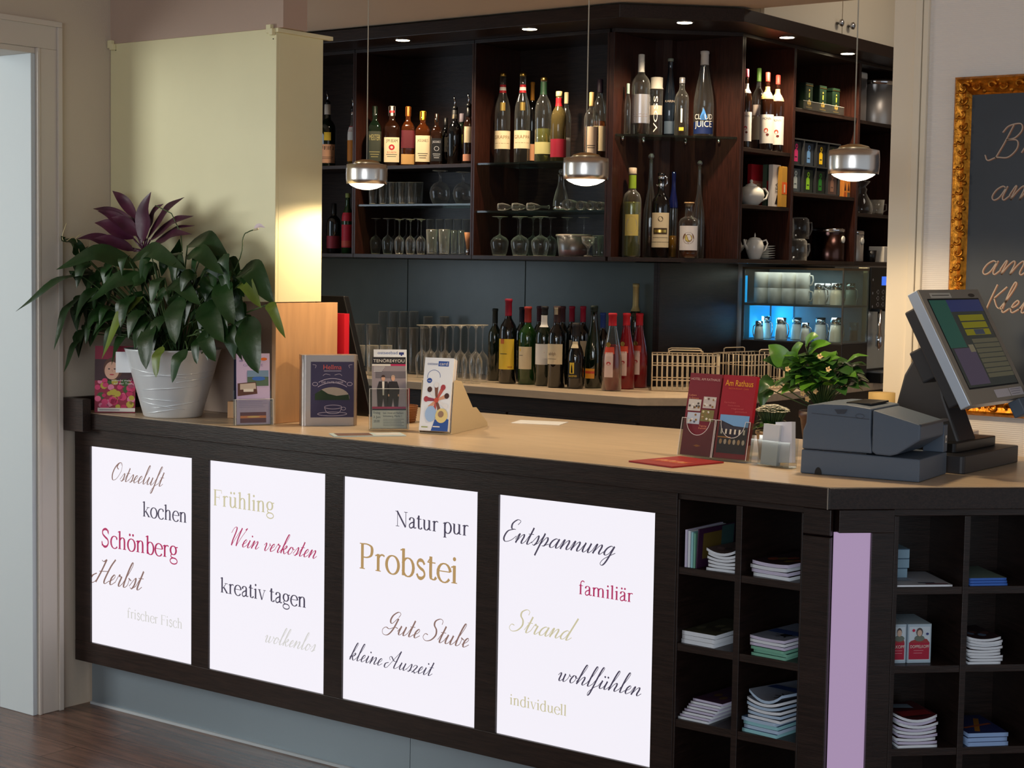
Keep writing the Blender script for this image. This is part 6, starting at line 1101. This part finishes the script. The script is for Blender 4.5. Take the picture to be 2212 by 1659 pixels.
dc.grid(-WS*.36, HS*.425, -WS*.02, HS*.47, C(206, 200, 186), 2).grid(-WS*.33, HS*.443, -WS*.05, HS*.452, C(120, 112, 104), 3).disc(WS*.33, HS*.445, .02, .005, C(80, 70, 60), 2).grid(-WS*.05, -HS*.475, WS*.20, -HS*.405, C(206, 200, 206), 2).grid(WS*.21, -HS*.475, WS*.44, -HS*.405, C(206, 200, 206), 2).lines(WS*.23, WS*.42, -HS*.46, -HS*.42, 3, C(120, 112, 130), 3)
stilt(k, 'screen_bezel')
stilt(MB().box((-WS/2-.001, .004, -HS/2-.001), (WS/2+.001, .030, HS/2+.001), SLV, MM), 'silver_frame', bevel=.002)
stilt(MB().box((-WS/2+.015, .030, -HS/2+.015), (WS/2-.015, .062, HS/2-.03), DKP, MM), 'rear_housing', bevel=.004)
stilt(MB().box((-WS/2+.03, .062, -.05), (WS/2-.14, .10, .03), DKP, MM), 'hinge_block', bevel=.004)
stilt(MB().box((WS/2-.10, -.012, -HS/2-.045), (WS/2+.02, .02, -HS/2-.004), PB, MM).box((WS/2-.02, -.03, -HS/2-.05), (WS/2+.018, .005, -HS/2+.015), PB, MM), 'card_reader', bevel=.003)
p = ay(1902, 853, 4.05); tag(MB().lathe([(.012, 0), (.034, 0), (.034, p.z+.004-ZC), (.012, p.z+.004-ZC)], mat('kraft_paper_roll', (222, 186, 120), .7), 28).build('paper_roll', loc=(p.x-.01, 4.08, ZC)), 'standing tan paper roll behind the receipt printer', 'paper roll')
p = ay(2112, 940, 4.27); t = thing('napkin_stack', 'small pile of white napkins between the till and the wall', 'napkins', (p.x-.04, 4.245, ZC), .1)
for i in range(5): MB().box((-.045+.003*(i % 2), -.035, .013*i), (.045-.004*(i % 3), .035, .013*i+.011), C(214, 200, 196)).build('napkin', t, rot=(0, 0, .12*(i % 3)-.1))
# ================================================================== BROCHURE STACKS
def magazine(root, name, label, W, D, th, x, y, z, rot, cover, pagec, bend=0, sag=0, group=None, deco=None):
    m = MB(); nu = 8
    f = lambda u, v: z0f(u, v)
    def z0f(u, v): s = u/W*2-1; return bend*(s*s)*(1-.6*v/D)
    vs = []; fs = []
    for j in range(3):
        v = D*j/2
        for i in range(nu+1): u = W*i/nu; zz = z0f(u, v); vs += [(u-W/2, v, zz), (u-W/2, v, zz+th)]
    k = 2*(nu+1)
    for i in range(nu): fs.append((2*i, 2*i+2, 2*i+3, 2*i+1)); fs.append((2*k+2*i+2, 2*k+2*i, 2*k+2*i+1, 2*k+2*i+3))
    for j in range(2): a = j*k; fs.append((a, a+1, a+k+1, a+k)); b = a+2*nu; fs.append((b, b+k, b+k+1, b+1))
    m.add(vs, fs, pagec, True)
    tp = []; bt = []
    for j in range(2):
        for i in range(nu): a = j*k+2*i; tp.append((a+1, a+3, a+k+3, a+k+1)); bt.append((a, a+k, a+k+2, a+2))
    m.add(vs, tp+bt, cover, True)
    if deco:
        dc = Decal(m, lambda u, v, t: (u-W/2, v, z0f(u, v)+th+.0003*t)); deco(dc, W, D)
    o = m.build(name, loc=root @ Vector((x, y, z)), rot=(0, 0, root.to_euler().z+rot)); return tag(o, label, 'brochure', group)
RA = Matrix.Translation((XR, Y0+.002, 0)); RD = Matrix.Translation(DR) @ Matrix.Rotation(PI/4, 4, 'Z')
PW, PLV, PTQ, PBL, PGR = C(226, 232, 240), C(206, 200, 226), C(150, 206, 214), C(176, 200, 226), C(120, 180, 156)
def stack(root, n, x, z, W, D, th, covers, pages, group, where, rot=0, jit=.004, bend=0, y=.006, fan=0, deco=None, last_bend=0):
    zz = z+.0004; rr = random.Random(int(x*999)+n)
    for i in range(n):
        b = bend*(i/max(1, n-1)); tot = th
        w_ = f'{ORD[n-1-i]} from the top' if 0 < i < n-1 else ('top one' if i else 'bottom one')
        magazine(root, 'brochure', f'brochure, {w_} of {where}', W, D, th, x+rr.uniform(-jit, jit)+fan*i, y+abs(fan)*i*.8+rr.uniform(0, jit), zz, rot+rr.uniform(-.03, .03)*(1 if not bend else .2), covers[min(i, len(covers)-1)] if i < n-1 else covers[-1], pages[i % len(pages)], b+(last_bend if i == n-1 else 0), 0, group, deco if i == n-1 else None)
        zz += th+.0006+(abs(bend)+abs(last_bend))*.12/n*2
DKC, PUR, OLV, SKY = C(44, 26, 34), C(60, 34, 60), C(60, 60, 44), C(70, 100, 140)
crab = lambda dc, W, D: [dc.grid(-0+W*.02, D*.35, W*.98, D*.55, C(40, 70, 130)), dc.disc(W*.62, D*.32, W*.14, D*.09, C(16, 16, 20), 2, 10)]+[dc.stroke([(W*.62, D*.32), (W*(.62+.26*math.cos(k)), D*(.32+.16*math.sin(k)))], .004, C(16, 16, 20), 2) for k in (0, .7, 1.6, 2.5, 3.3, 4.2, 5.2)]
flo = lambda c1, c2: (lambda dc, W, D: [dc.disc(W*(.2+.15*k), D*(.3+.1*(k % 3)), W*.12, D*.10, c1 if k % 2 else c2, 2+k % 3, 9) for k in range(5)])
stack(RA, 6, .116, .707, .074, .16, .0062, [C(90, 76, 74)], [PW], 'stack in the first pigeonhole', 'the stack beside the magazines in the upper left pigeonhole', .05, .003, .010, .008, 0, flo(C(70, 60, 60), C(110, 90, 90)))
for i, (x, th, c) in enumerate(((.022, .006, PLV), (.030, .006, PW), (.038, .005, PTQ), (.0445, .004, PGR))): tag(MB().box((-th/2, .006, 0), (th/2, .17, .088-.002*i), c).build('standing_magazine', loc=RA @ Vector((x, 0, .7075)), rot=(0, 0, 0)), f'magazine standing upright in the upper left pigeonhole, {ORD[i]} from the left', 'magazine', 'magazines standing in the upper left pigeonhole')
m = MB().box((0, 0, 0), (.003, .16, .092), C(60, 26, 60)); dc = Decal(m, lambda u, v, t_: (.003+.0003*t_, u, v)); dc.grid(.02, .02, .12, .08, C(110, 90, 40)).grid(.1, .03, .155, .09, C(60, 90, 90), 2); tag(m.build('leaning_magazine', loc=RA @ Vector((.0478, .008, .7075)), rot=(0, .05, -.03)), 'purple magazine leaning against the standing ones in the upper left pigeonhole', 'magazine')
stack(RA, 4, .240, .707, .098, .19, .0078, [DKC], [PW, PLV], 'stack in the upper right pigeonhole', 'the stack in the upper right pigeonhole', -.10, .004, .003, .01, 0, flo(C(96, 80, 40), C(120, 60, 40)))
stack(RA, 3, .058, .526, .092, .19, .0095, [OLV], [PW], 'stack in the second left pigeonhole', 'the flat stack in the second left pigeonhole', -.05, .002, .0, .008, 0, flo(C(50, 44, 34), C(90, 90, 70)))
stack(RA, 3, .245, .526, .090, .19, .0065, [C(40, 90, 80)], [PGR], 'green brochures in the second right pigeonhole', 'the green pack in the second right pigeonhole', -.08, .004, .0, .006)
stack(RA, 3, .239, .548, .094, .19, .0065, [SKY, C(120, 130, 150)], [PLV, PW], 'crab brochures in the second right pigeonhole', 'the crab brochures on the green pack', -.10, .003, .002, .006, 0, crab)
stack(RA, 8, .052, .345, .084, .16, .0056, [PUR], [PW, PLV], 'fanned stack in the third left pigeonhole', 'the fanned stack in the third left pigeonhole', -.06, .002, .0, .006, .0035, flo(C(90, 70, 40), C(60, 40, 70)))
stack(RA, 4, .226, .345, .094, .19, .0078, [SKY], [PTQ, PBL], 'turquoise brochures in the third right pigeonhole', 'the turquoise pack in the third right pigeonhole', -.10, .006, .001, .005)
stack(RA, 6, .236, .3795, .090, .19, .0065, [C(120, 126, 140)], [PW, PBL], 'curling brochures in the third right pigeonhole', 'the curling pile on the turquoise pack', -.12, .003, .012, .006, 0, crab, .008)
stack(RA, 4, .074, .150, .088, .19, .008, [C(96, 24, 40)], [PLV], 'stack in the lowest left pigeonhole', 'the stack in the lowest left pigeonhole', -.1, .004, .0, .006, 0, flo(C(140, 40, 60), C(90, 60, 70)))
# angled shelf contents
u0 = .010; 
stack(RD, 1, .075, .707, .128, .165, .004, [C(176, 180, 190)], [PW], None, 'the first angled pigeonhole, large and flat under white boxes', .02, .001, 0, .002, 0, lambda dc, W, D: [dc.grid(W*.45, D*.12, W*.75, D*.18, C(60, 70, 90)), dc.grid(W*.55, D*.05, W*.95, D*.10, C(110, 50, 60), 2), dc.grid(W*.1, D*.3, W*.4, D*.6, C(150, 160, 176), 2)])
for i in range(3):
    o = MB().box((0, 0, 0), (.056+.004*(i > 0), .09, .021), C(150, 184, 206)).box((0, -.0005, .0195), (.056+.004*(i > 0), 0, .0215), C(80, 110, 136)).build('card_box', loc=RD @ Vector((.011, .09, .7122+.022*i)), rot=(0, 0, PI/4)); tag(o, f'pale blue card box, {["bottom", "middle", "top"][i]} of the three stacked in the first angled pigeonhole', 'box', 'pale blue boxes in the angled shelf')
for i in range(3):
    magazine(RD, 'brochure', 'blue brochure, '+['bottom', 'middle', 'top'][i]+' of the flat pile in the second angled pigeonhole', .088, .15, .005, .226, .006+.003*i, .7075+.0056*i, .02, C(30, 70, 170) if i < 2 else C(110, 130, 120), C(60, 110, 200), 0, 0, 'blue brochures in the angled shelf')
for i, x in enumerate((.181, .196)): tag(MB().box((0, 0, 0), (.012, .05, .098+.01*i), C(150, 180, 200)).build('upright_leaflet_box', loc=RD @ Vector((x, .10, .7248)), rot=(0, 0, PI/4)), ['left', 'right'][i]+' pale upright leaflet box behind the blue brochures', 'box', 'upright leaflet boxes')
for i, (x, s) in enumerate(((-.022, 'DOPPELKOPF'), (.046, 'DOPPELKOPF'))):
    t = thing('card_deck', ['deck of playing cards half hidden by the column at the left', 'deck of playing cards with a queen on the label, fully visible'][i], 'card deck', RD @ Vector((.0115 if i == 0 else .050, .03, .5295)), PI/4, 'playing card decks')
    w2 = .036 if i == 0 else .056; m = MB().rbox((0, 0, 0), (w2, .11, .088), C(176, 196, 210), .003); dc = Decal(m, flat(0)); RDc = C(176, 30, 60); o_ = 0 if i else -.018
    lo_ = .003 if i else .0005; dc.grid(lo_, .006, w2-.004, .082, C(206, 220, 230)).grid(lo_, .008, w2-.005, .046, RDc, 2).polyg([(lo_, .046), (w2-.005, .046), (w2*.8, .054), ((w2+o_)*.5, .057), (lo_+.004, .05)], C(160, 60, 60), 3)
    cx = w2*.48+(.0 if i else .001); dc.disc(cx, .070, .008 if i else .006, .010, C(90, 80, 80), 4, 12).disc(cx, .068, .0055, .0075, C(210, 180, 160), 5, 12).disc(cx, .056, .012, .007, C(110, 120, 110), 4, 12)
    if i: dc.disc(.013, .074, .0035, .0035, C(196, 40, 80), 5, 8).disc(.045, .066, .0035, .003, C(60, 70, 130), 5, 8)
    dc.text(s if i else 'ELKOPF', w2*.5 if i else lo_+.002, .034, .007, WHL, 4, 'c' if i else 'l', w2*.78).lines(w2*.25, w2*.75, .022, .028, 2, C(226, 150, 160), 4, .001)
    m.build('box', t)
stack(RD, 9, .224, .529, .076, .14, .0056, [DKC], [PW], 'white stack in the second angled row', 'the tall white stack in the angled shelf', .0, .004, .006, .006, 0, flo(C(90, 110, 140), C(80, 50, 50)))
stack(RD, 9, .070, .342, .092, .15, .0062, [C(70, 20, 28)], [PW, PLV], 'red covered stack in the angled shelf', 'the curling red covered stack in the angled shelf', .02, .003, .012, .006, 0, lambda dc, W, D: [dc.grid(W*.1, D*.6, W*.8, D*.85, C(130, 150, 170)), dc.grid(W*.2, D*.1, W*.95, D*.4, C(120, 24, 30))])
stack(RD, 3, .236, .342, .096, .15, .009, [C(40, 50, 110), C(30, 40, 90)], [C(150, 180, 226)], 'blue brochures in the lower angled shelf', 'the blue pile in the lower angled shelf', .02, .003, .0, .006, .003, lambda dc, W, D: [dc.stroke([(W*.3, D*.1), (W*.75, D*.8)], .012, C(150, 100, 30)), dc.stroke([(W*.1, D*.3), (W*.9, D*.5)], .010, C(140, 70, 40), 2)])
# ================================================================== PLANTS
LEAF = mat('glossy_dark_green_leaf', (30, 56, 24), .34, spec=.45, vary=.35, vscale=9, bump=.25, bscale=45)
LEAFY = mat('yellow_green_leaf', (96, 112, 40), .36, vary=.3, vscale=14)
PURP = mat('purple_cordyline_leaf', (60, 20, 42), .36, vary=.45, vscale=10, bump=.1, bscale=60)
STEMM = mat('green_stem', (70, 92, 50), .5); SOIL = mat('potting_soil', (40, 28, 20), .95, bump=.8, bscale=120)
def leaf(mb, P, w, m, up=Vector((0, 0, 1)), fold=.22, n=12, wave=.0, prof='lance'):
    """blade along the smooth path P (world or local points), width w"""
    P = smooth(P, max(2, n//(len(P)-1))); N = len(P); vs = []; fs = []; ph = random.random()*6
    for i, p in enumerate(P):
        s = i/(N-1); d = (P[min(i+1, N-1)]-P[max(i-1, 0)]).normalized(); sd = d.cross(up)
        if sd.length < 1e-4: sd = d.orthogonal()
        sd.normalize(); nn = sd.cross(d).normalized()
        k = (math.sin(PI*min(1, s**.72))**.9)*(1-.25*s) if prof == 'lance' else math.sin(PI*s**.55)**.8
        h = max(.0006, w/2*k); wv = wave*math.sin(9*s+ph)
        for q in (-1, -.55, 0, .55, 1): vs.append(p+sd*(q*h)+nn*(abs(q)*h*fold+wv*h*q))
    for i in range(N-1):
        for q in range(4): a = i*5+q; fs.append((a, a+1, a+6, a+5))
    mb.add(vs, fs, m, True)
PC = Vector((-3.93, 3.508, ZC))
t = thing('potted_plant', 'big leafy plant with purple top in a silver white pot on the counter', 'plant', PC)
POTM = mat('silver_white_glazed_pot', (224, 228, 232), .30, .25, spec=.6, bump=.12, bscale=30)
hp = .205; pr = [(0, 0), (.084, 0), (.088, .004), (.098, .04), (.112, .09), (.126, .14), (.138, .185), (.143, .200), (.146, .205), (.140, .206), (.136, .196), (.12, .15), (0, .15)]
pm = MB().lathe(pr, POTM, 48)
pm_r = lambda z: float(np.interp(z, [0, .004, .04, .09, .14, .185, .205], [.084, .088, .098, .112, .126, .138, .146]))
for z0_, z1_, a0_, a1_ in ((.125, .140, -2.6, -.4), (.150, .118, -2.9, -1.0), (.085, .098, -2.5, -.9), (.060, .052, -2.7, -1.3), (.030, .052, -2.3, -.7), (.050, .028, -2.8, -1.2), (.110, .128, -1.5, -.2), (.012, .03, -2.6, -1.4)):
    pm.tube([(pm_r(z0_+(z1_-z0_)*i/14)*math.cos(a0_+.85+(a1_-a0_)*i/14), pm_r(z0_+(z1_-z0_)*i/14)*math.sin(a0_+.85+(a1_-a0_)*i/14), z0_+(z1_-z0_)*i/14) for i in range(15)], [.0006+.0018*math.sin(PI*i/14) for i in range(15)], POTM, 6)
pm.build('pot', t); MB().lathe([(0, .186), (.134, .184)], SOIL, 32).build('soil', t)
def zp(zx, zy, Y):
    p = ay(zx/3.456, 380+zy/3.456, Y)
    if p.x < XW+.055: p = ax(zx/3.456, 380+zy/3.456, XW+.055)
    return p-PC
random.seed(11)
g = MB(); gy = MB(); st = MB()
crown = Vector((0, -.01, .19))
# (tip, blade base, width in zoom px, y tip, y base, sag)
LV = [((118, 1012), (745, 730), 125, 3.36, 3.44, .02), ((420, 700), (1030, 690), 165, 3.38, 3.45, .035), ((455, 448), (640, 610), 120, 3.50, 3.50, .0), ((402, 1300), (600, 900), 95, 3.36, 3.42, .02), ((478, 1465), (650, 1150), 75, 3.38, 3.42, .0),
      ((545, 1040), (780, 1000), 80, 3.40, 3.44, .01), ((640, 1255), (720, 1060), 80, 3.37, 3.41, .0), ((652, 945), (1110, 770), 185, 3.345, 3.42, .015), ((760, 1365), (1070, 900), 140, 3.34, 3.41, .02), ((1310, 1255), (1340, 900), 185, 3.325, 3.39, .0),
      ((1500, 965), (1250, 830), 150, 3.335, 3.40, .02), ((1092, 1445), (1130, 1090), 170, 3.325, 3.38, .0), ((1165, 1505), (1215, 1270), 105, 3.325, 3.36, .0), ((1284, 1545), (1400, 1290), 135, 3.33, 3.37, .0), ((1672, 1245), (1500, 960), 200, 3.335, 3.40, .01),
      ((1610, 1385), (1520, 1150), 140, 3.34, 3.38, .0), ((1470, 1405), (1490, 1200), 90, 3.345, 3.38, .0), ((1748, 1112), (1640, 770), 180, 3.345, 3.41, .0), ((1930, 1475), (1840, 1050), 215, 3.33, 3.39, .0), ((2045, 960), (1795, 715), 190, 3.40, 3.43, .03),
      ((1950, 985), (1780, 815), 120, 3.38, 3.41, .02), ((2130, 1210), (1985, 965), 85, 3.37, 3.39, .02), ((1672, 735), (1390, 600), 150, 3.36, 3.42, .02), ((1765, 745), (1400, 520), 165, 3.42, 3.45, .04), ((1390, 700), (970, 640), 150, 3.36, 3.43, .03),
      ((1340, 470), (1330, 760), 120, 3.47, 3.45, .0), ((900, 1130), (1000, 880), 130, 3.35, 3.40, .0), ((770, 1340), (900, 1080), 110, 3.355, 3.39, .0), ((1130, 960), (1230, 760), 120, 3.35, 3.40, .01), ((1700, 1250), (1640, 980), 120, 3.355, 3.39, .0), ((620, 930), (800, 780), 110, 3.39, 3.43, .02)]
for i, (tp, bs, wz, yt, yb, sg) in enumerate(LV):
    T, B = zp(*tp, yt), zp(*bs, yb); wd = wz/3.456*4.85/FPX*1.15; mid = (T+B)/2+Vector((0, -.01, sg+.012)); q1 = B*.7+T*.3+Vector((0, -.004, sg*.8+.008))
    upv = Vector((0, -.75, .65)) if (T-B).z < -.02 else Vector((.15, -.8, .6))
    yel = i in (12, 8, 21, 20); gy = MB(); leaf(gy if yel else g, [B, q1, mid, T*.8+B*.2+Vector((0, -.004, sg*.5)), T], wd, LEAFY if yel else LEAF, upv, .16, 12, .06)
    if yel: gy.build('yellowing_leaf', t)
    c0 = crown+Vector((B.x*.25, .0, 0)); st.tube(smooth([c0, (c0+B)/2+Vector((0, 0, .03)), B], 5), .0022, STEMM, 6)
for i in range(120):
    zx = random.uniform(560, 1830); zy = random.uniform(560, 1180); Y = random.uniform(3.38, 3.49); B = zp(zx, zy, Y); a = random.uniform(0, 2*PI); L_ = 0
    dx = (zx-1200)/900; T = B+Vector((dx*.07+random.uniform(-.05, .05), random.uniform(-.05, .02), random.uniform(-.11, -.03)))
    if T.y+PC.y > 3.535: T.y = 3.535-PC.y
    T.x = max(T.x, XW+.055-PC.x); B.x = max(B.x, XW+.05-PC.x)
    leaf(g, [B, (B+T)/2+Vector((0, -.008, .02)), T], random.uniform(.045, .07), LEAF, Vector((random.uniform(-.3, .3), -.75, .6)), .16, 8, .06); st.tube([crown+Vector((B.x*.2, 0, 0)), (crown+B)/2+Vector((0, 0, .02)), B], .002, STEMM, 5)
g.build('green_foliage', t); st.build('stem_cluster', t)
pu = MB(); pb = zp(1075, 560, 3.46)
for tp, bs, wz, yt in (((1128, 120), (1060, 500), 165, 3.44), ((1376, 160), (1100, 470), 120, 3.42), ((1445, 300), (1120, 480), 100, 3.40), ((1432, 435), (1130, 520), 95, 3.37), ((1452, 372), (1150, 500), 50, 3.43), ((840, 112), (1020, 320), 75, 3.47), ((695, 245), (1010, 360), 75, 3.46), ((706, 350), (1000, 470), 115, 3.41), ((730, 262), (1010, 420), 80, 3.43), ((575, 470), (900, 520), 85, 3.40), ((700, 465), (1000, 560), 80, 3.39), ((830, 310), (1040, 450), 90, 3.42), ((1220, 210), (1090, 420), 90, 3.45), ((980, 300), (1050, 470), 70, 3.47)):
    T, B = zp(*tp, yt), zp(*bs, 3.45); d_ = T-B; mid = (T+B)/2+Vector((0, -.006, .012)); leaf(pu, [B, B*.6+T*.4+Vector((0, 0, .008)), mid+d_*.15, T], wz/3.456*4.85/FPX*1.35, PURP, Vector((.1, -.8, .6)) if abs(d_.x) > .02 else Vector((.3, -1, .2)), .25, 12, .05, 'lance')
    pu.tube([pb, (pb+B)/2, B], .003, PURP, 6)
pu.tube([crown, (crown+pb)/2+Vector((0, -.01, 0)), pb], .006, PURP, 8); pu.build('purple_foliage', t)
fl_ = MB(); a_, b_, c_ = zp(1758, 690, 3.42), zp(1815, 460, 3.43), zp(1895, 402, 3.44); fl_.tube(smooth([crown+Vector((.06, 0, 0)), a_, b_, zp(1850, 420, 3.43), c_], 5), .0016, STEMM, 6); fl_.build('flower_stalk', t)
f2 = MB(); PKW = mat('pinkish_white_flower', (222, 200, 204), .5); leaf(f2, [c_, zp(1935, 372, 3.44), zp(1978, 385, 3.44)], .016, PKW, Vector((0, -1, .3)), .3, 8); f2.tube([c_, zp(1925, 395, 3.437)], .003, C(206, 196, 160)); f2.build('white_flower', t)
rt_ = MB(); RTM = C(206, 190, 150)
for P in ([(600, 600), (560, 460), (490, 488), (465, 455), (495, 355)], [(665, 580), (672, 520), (668, 455)], [(560, 470), (590, 445), (605, 436)]): rt_.tube(smooth([zp(*q, 3.49) for q in P], 6), .0014, RTM, 5)
rt_.build('aerial_root', t)
MB().tube([zp(1160, 220, 3.42), zp(1280, 280, 3.41), zp(1350, 430, 3.41), zp(1360, 560, 3.42)], .0016, STEMM, 6).build('bare_stalk', t)
cd_ = MB(); k0 = ay(250, 805, 3.40)-PC; k1 = ay(292, 805, 3.43)-PC; k2 = ay(250, 760, 3.40)-PC; up3 = Vector((0, 0, k2.z-k0.z)); cd_.add([k0, k1, k1+up3, k0+up3, k0+Vector((0, .001, 0)), k1+Vector((0, .001, 0)), k1+up3+Vector((0, .001, 0)), k0+up3+Vector((0, .001, 0))], [(0, 1, 2, 3), (7, 6, 5, 4), (0, 3, 7, 4), (1, 5, 6, 2), (3, 2, 6, 7), (0, 4, 5, 1)], PAPER); cd_.build('gift_card', t)
# bushy green plant behind the printer
PB2 = Vector((-1.985, 3.955, ZC)); t = thing('potted_plant', 'bushy bright green plant in a brown pot behind the receipt printer', 'plant', PB2)
MB().lathe([(0, 0), (.042, 0), (.056, .095), (.060, .098), (.060, .115), (.054, .115), (.05, .09), (0, .09)], mat('brown_plastic_pot', (70, 36, 26), .4), 28).build('pot', t); MB().lathe([(0, .108), (.053, .106)], SOIL, 20).build('soil', t)
G1 = mat('bright_green_leaf', (74, 120, 34), .3, vary=.35, vscale=18); G2 = mat('deep_green_leaf', (40, 76, 30), .3, vary=.3, vscale=18)
def kp(px, py, Y): return ay(px, py, Y)-PB2
fo = MB(); st = MB(); random.seed(5); c0 = Vector((0, 0, .11))
for i in range(95):
    a = random.uniform(0, 2*PI); el = random.uniform(-.15, 1.25); r = random.uniform(.05, .088); B = Vector((0, 0, .19))+Vector((math.cos(a)*math.cos(el)*r, math.sin(a)*math.cos(el)*r*.9, math.sin(el)*r*.9-.01))
    o_ = Vector((math.cos(a), math.sin(a), random.uniform(-.5, .35))); T = B+o_*random.uniform(.045, .065)
    leaf(fo, [B, (B+T)/2+Vector((0, 0, .008)), T], random.uniform(.040, .056), random.choice([G1, G2, G2]), Vector((0, -.25, 1)), .15, 6, .1, 'round'); st.tube([c0, (c0+B)/2+Vector((0, 0, .01)), B], .0015, STEMM, 5)
for (bx, by, tx, ty, wz, m) in ((1700, 790, 1660, 745, 38, G1), (1715, 775, 1735, 742, 30, G1), (1745, 760, 1795, 742, 26, G1), (1740, 745, 1768, 726, 26, G1), (1690, 790, 1648, 778, 24, G2), (1775, 790, 1815, 772, 18, G1), (1670, 820, 1640, 850, 36, G2), (1760, 800, 1812, 826, 30, G2), (1720, 800, 1700, 760, 40, G1), (1745, 790, 1772, 768, 26, G1), (1660, 840, 1645, 880, 36, G2)):
    B, T = kp(bx, by, 3.92), kp(tx, ty, 3.90); leaf(fo, [B, (B+T)/2+Vector((0, -.004, .008)), T], wz*1.25*4.0/FPX, m, Vector((0, -.8, .6)), .15, 8, .08, 'round'); st.tube([c0, (c0+B)/2, B], .0016, STEMM, 5)
fo.build('foliage', t); st.build('stem_cluster', t); fl_ = MB(); FLW = mat('fading_cream_flower', (226, 190, 130), .6)
for (px, py) in ((1702, 797), (1790, 798), (1772, 770), (1735, 850), (1762, 845), (1745, 862)):
    c = kp(px, py, 3.87)
    for k in range(5): a = 2*PI*k/5; leaf(fl_, [c, c+Vector((math.cos(a)*.005, -.003, math.sin(a)*.005)), c+Vector((math.cos(a)*.008, 0, math.sin(a)*.008))], .007, FLW, Vector((0, -1, .1)), .2, 4)
fl_.build('blossom', t)
# white kalanchoe
p = ay(1674, 890, 3.775); K0 = Vector((p.x-.012, 3.785, ZC)); t = thing('flowering_plant', 'small plant with a dome of white flowers behind the business cards', 'plant', K0)
MB().lathe([(0, 0), (.03, 0), (.038, .062), (.041, .064), (.041, .072), (.036, .072), (0, .06)], mat('beige_pot', (190, 160, 120), .5), 24).build('pot', t); fo = MB(); random.seed(9)
for i in range(14):
    a = 2*PI*i/14; el = (i % 3)*.03; B = Vector((math.cos(a)*.012, math.sin(a)*.012, .070+el*.2)); T = Vector((math.cos(a)*(.06-.008*(i % 3)), math.sin(a)*(.05-.008*(i % 3)), .072+el*.35)); leaf(fo, [B, (B+T)/2+Vector((0, 0, .010)), T], .034, [G1, G2][i % 2], Vector((0, 0, 1)), .18, 8, .05, 'round')
fo.build('leaf_rosette', t); fl_ = MB(); WF = mat('white_petals', (244, 241, 226), .6)
fz = p.z-ZC+.004
for i in range(120):
    a = random.uniform(0, 2*PI); r = .040*math.sqrt(random.random()); c = Vector((math.cos(a)*r, math.sin(a)*r, fz-.004+.016*(1-(r/.040)**2)))
    for k in range(4): q = a+PI/2*k; leaf(fl_, [c, c+Vector((math.cos(q)*.004, math.sin(q)*.004, .0015)), c+Vector((math.cos(q)*.009, math.sin(q)*.009, .0012))], .009, WF, Vector((0, 0, 1)), .1, 3)
    fl_.tube([(c.x*.3, c.y*.3, .075), tuple(c-Vector((0, 0, .001)))], .0008, STEMM, 4)
fl_.build('flower_head', t)
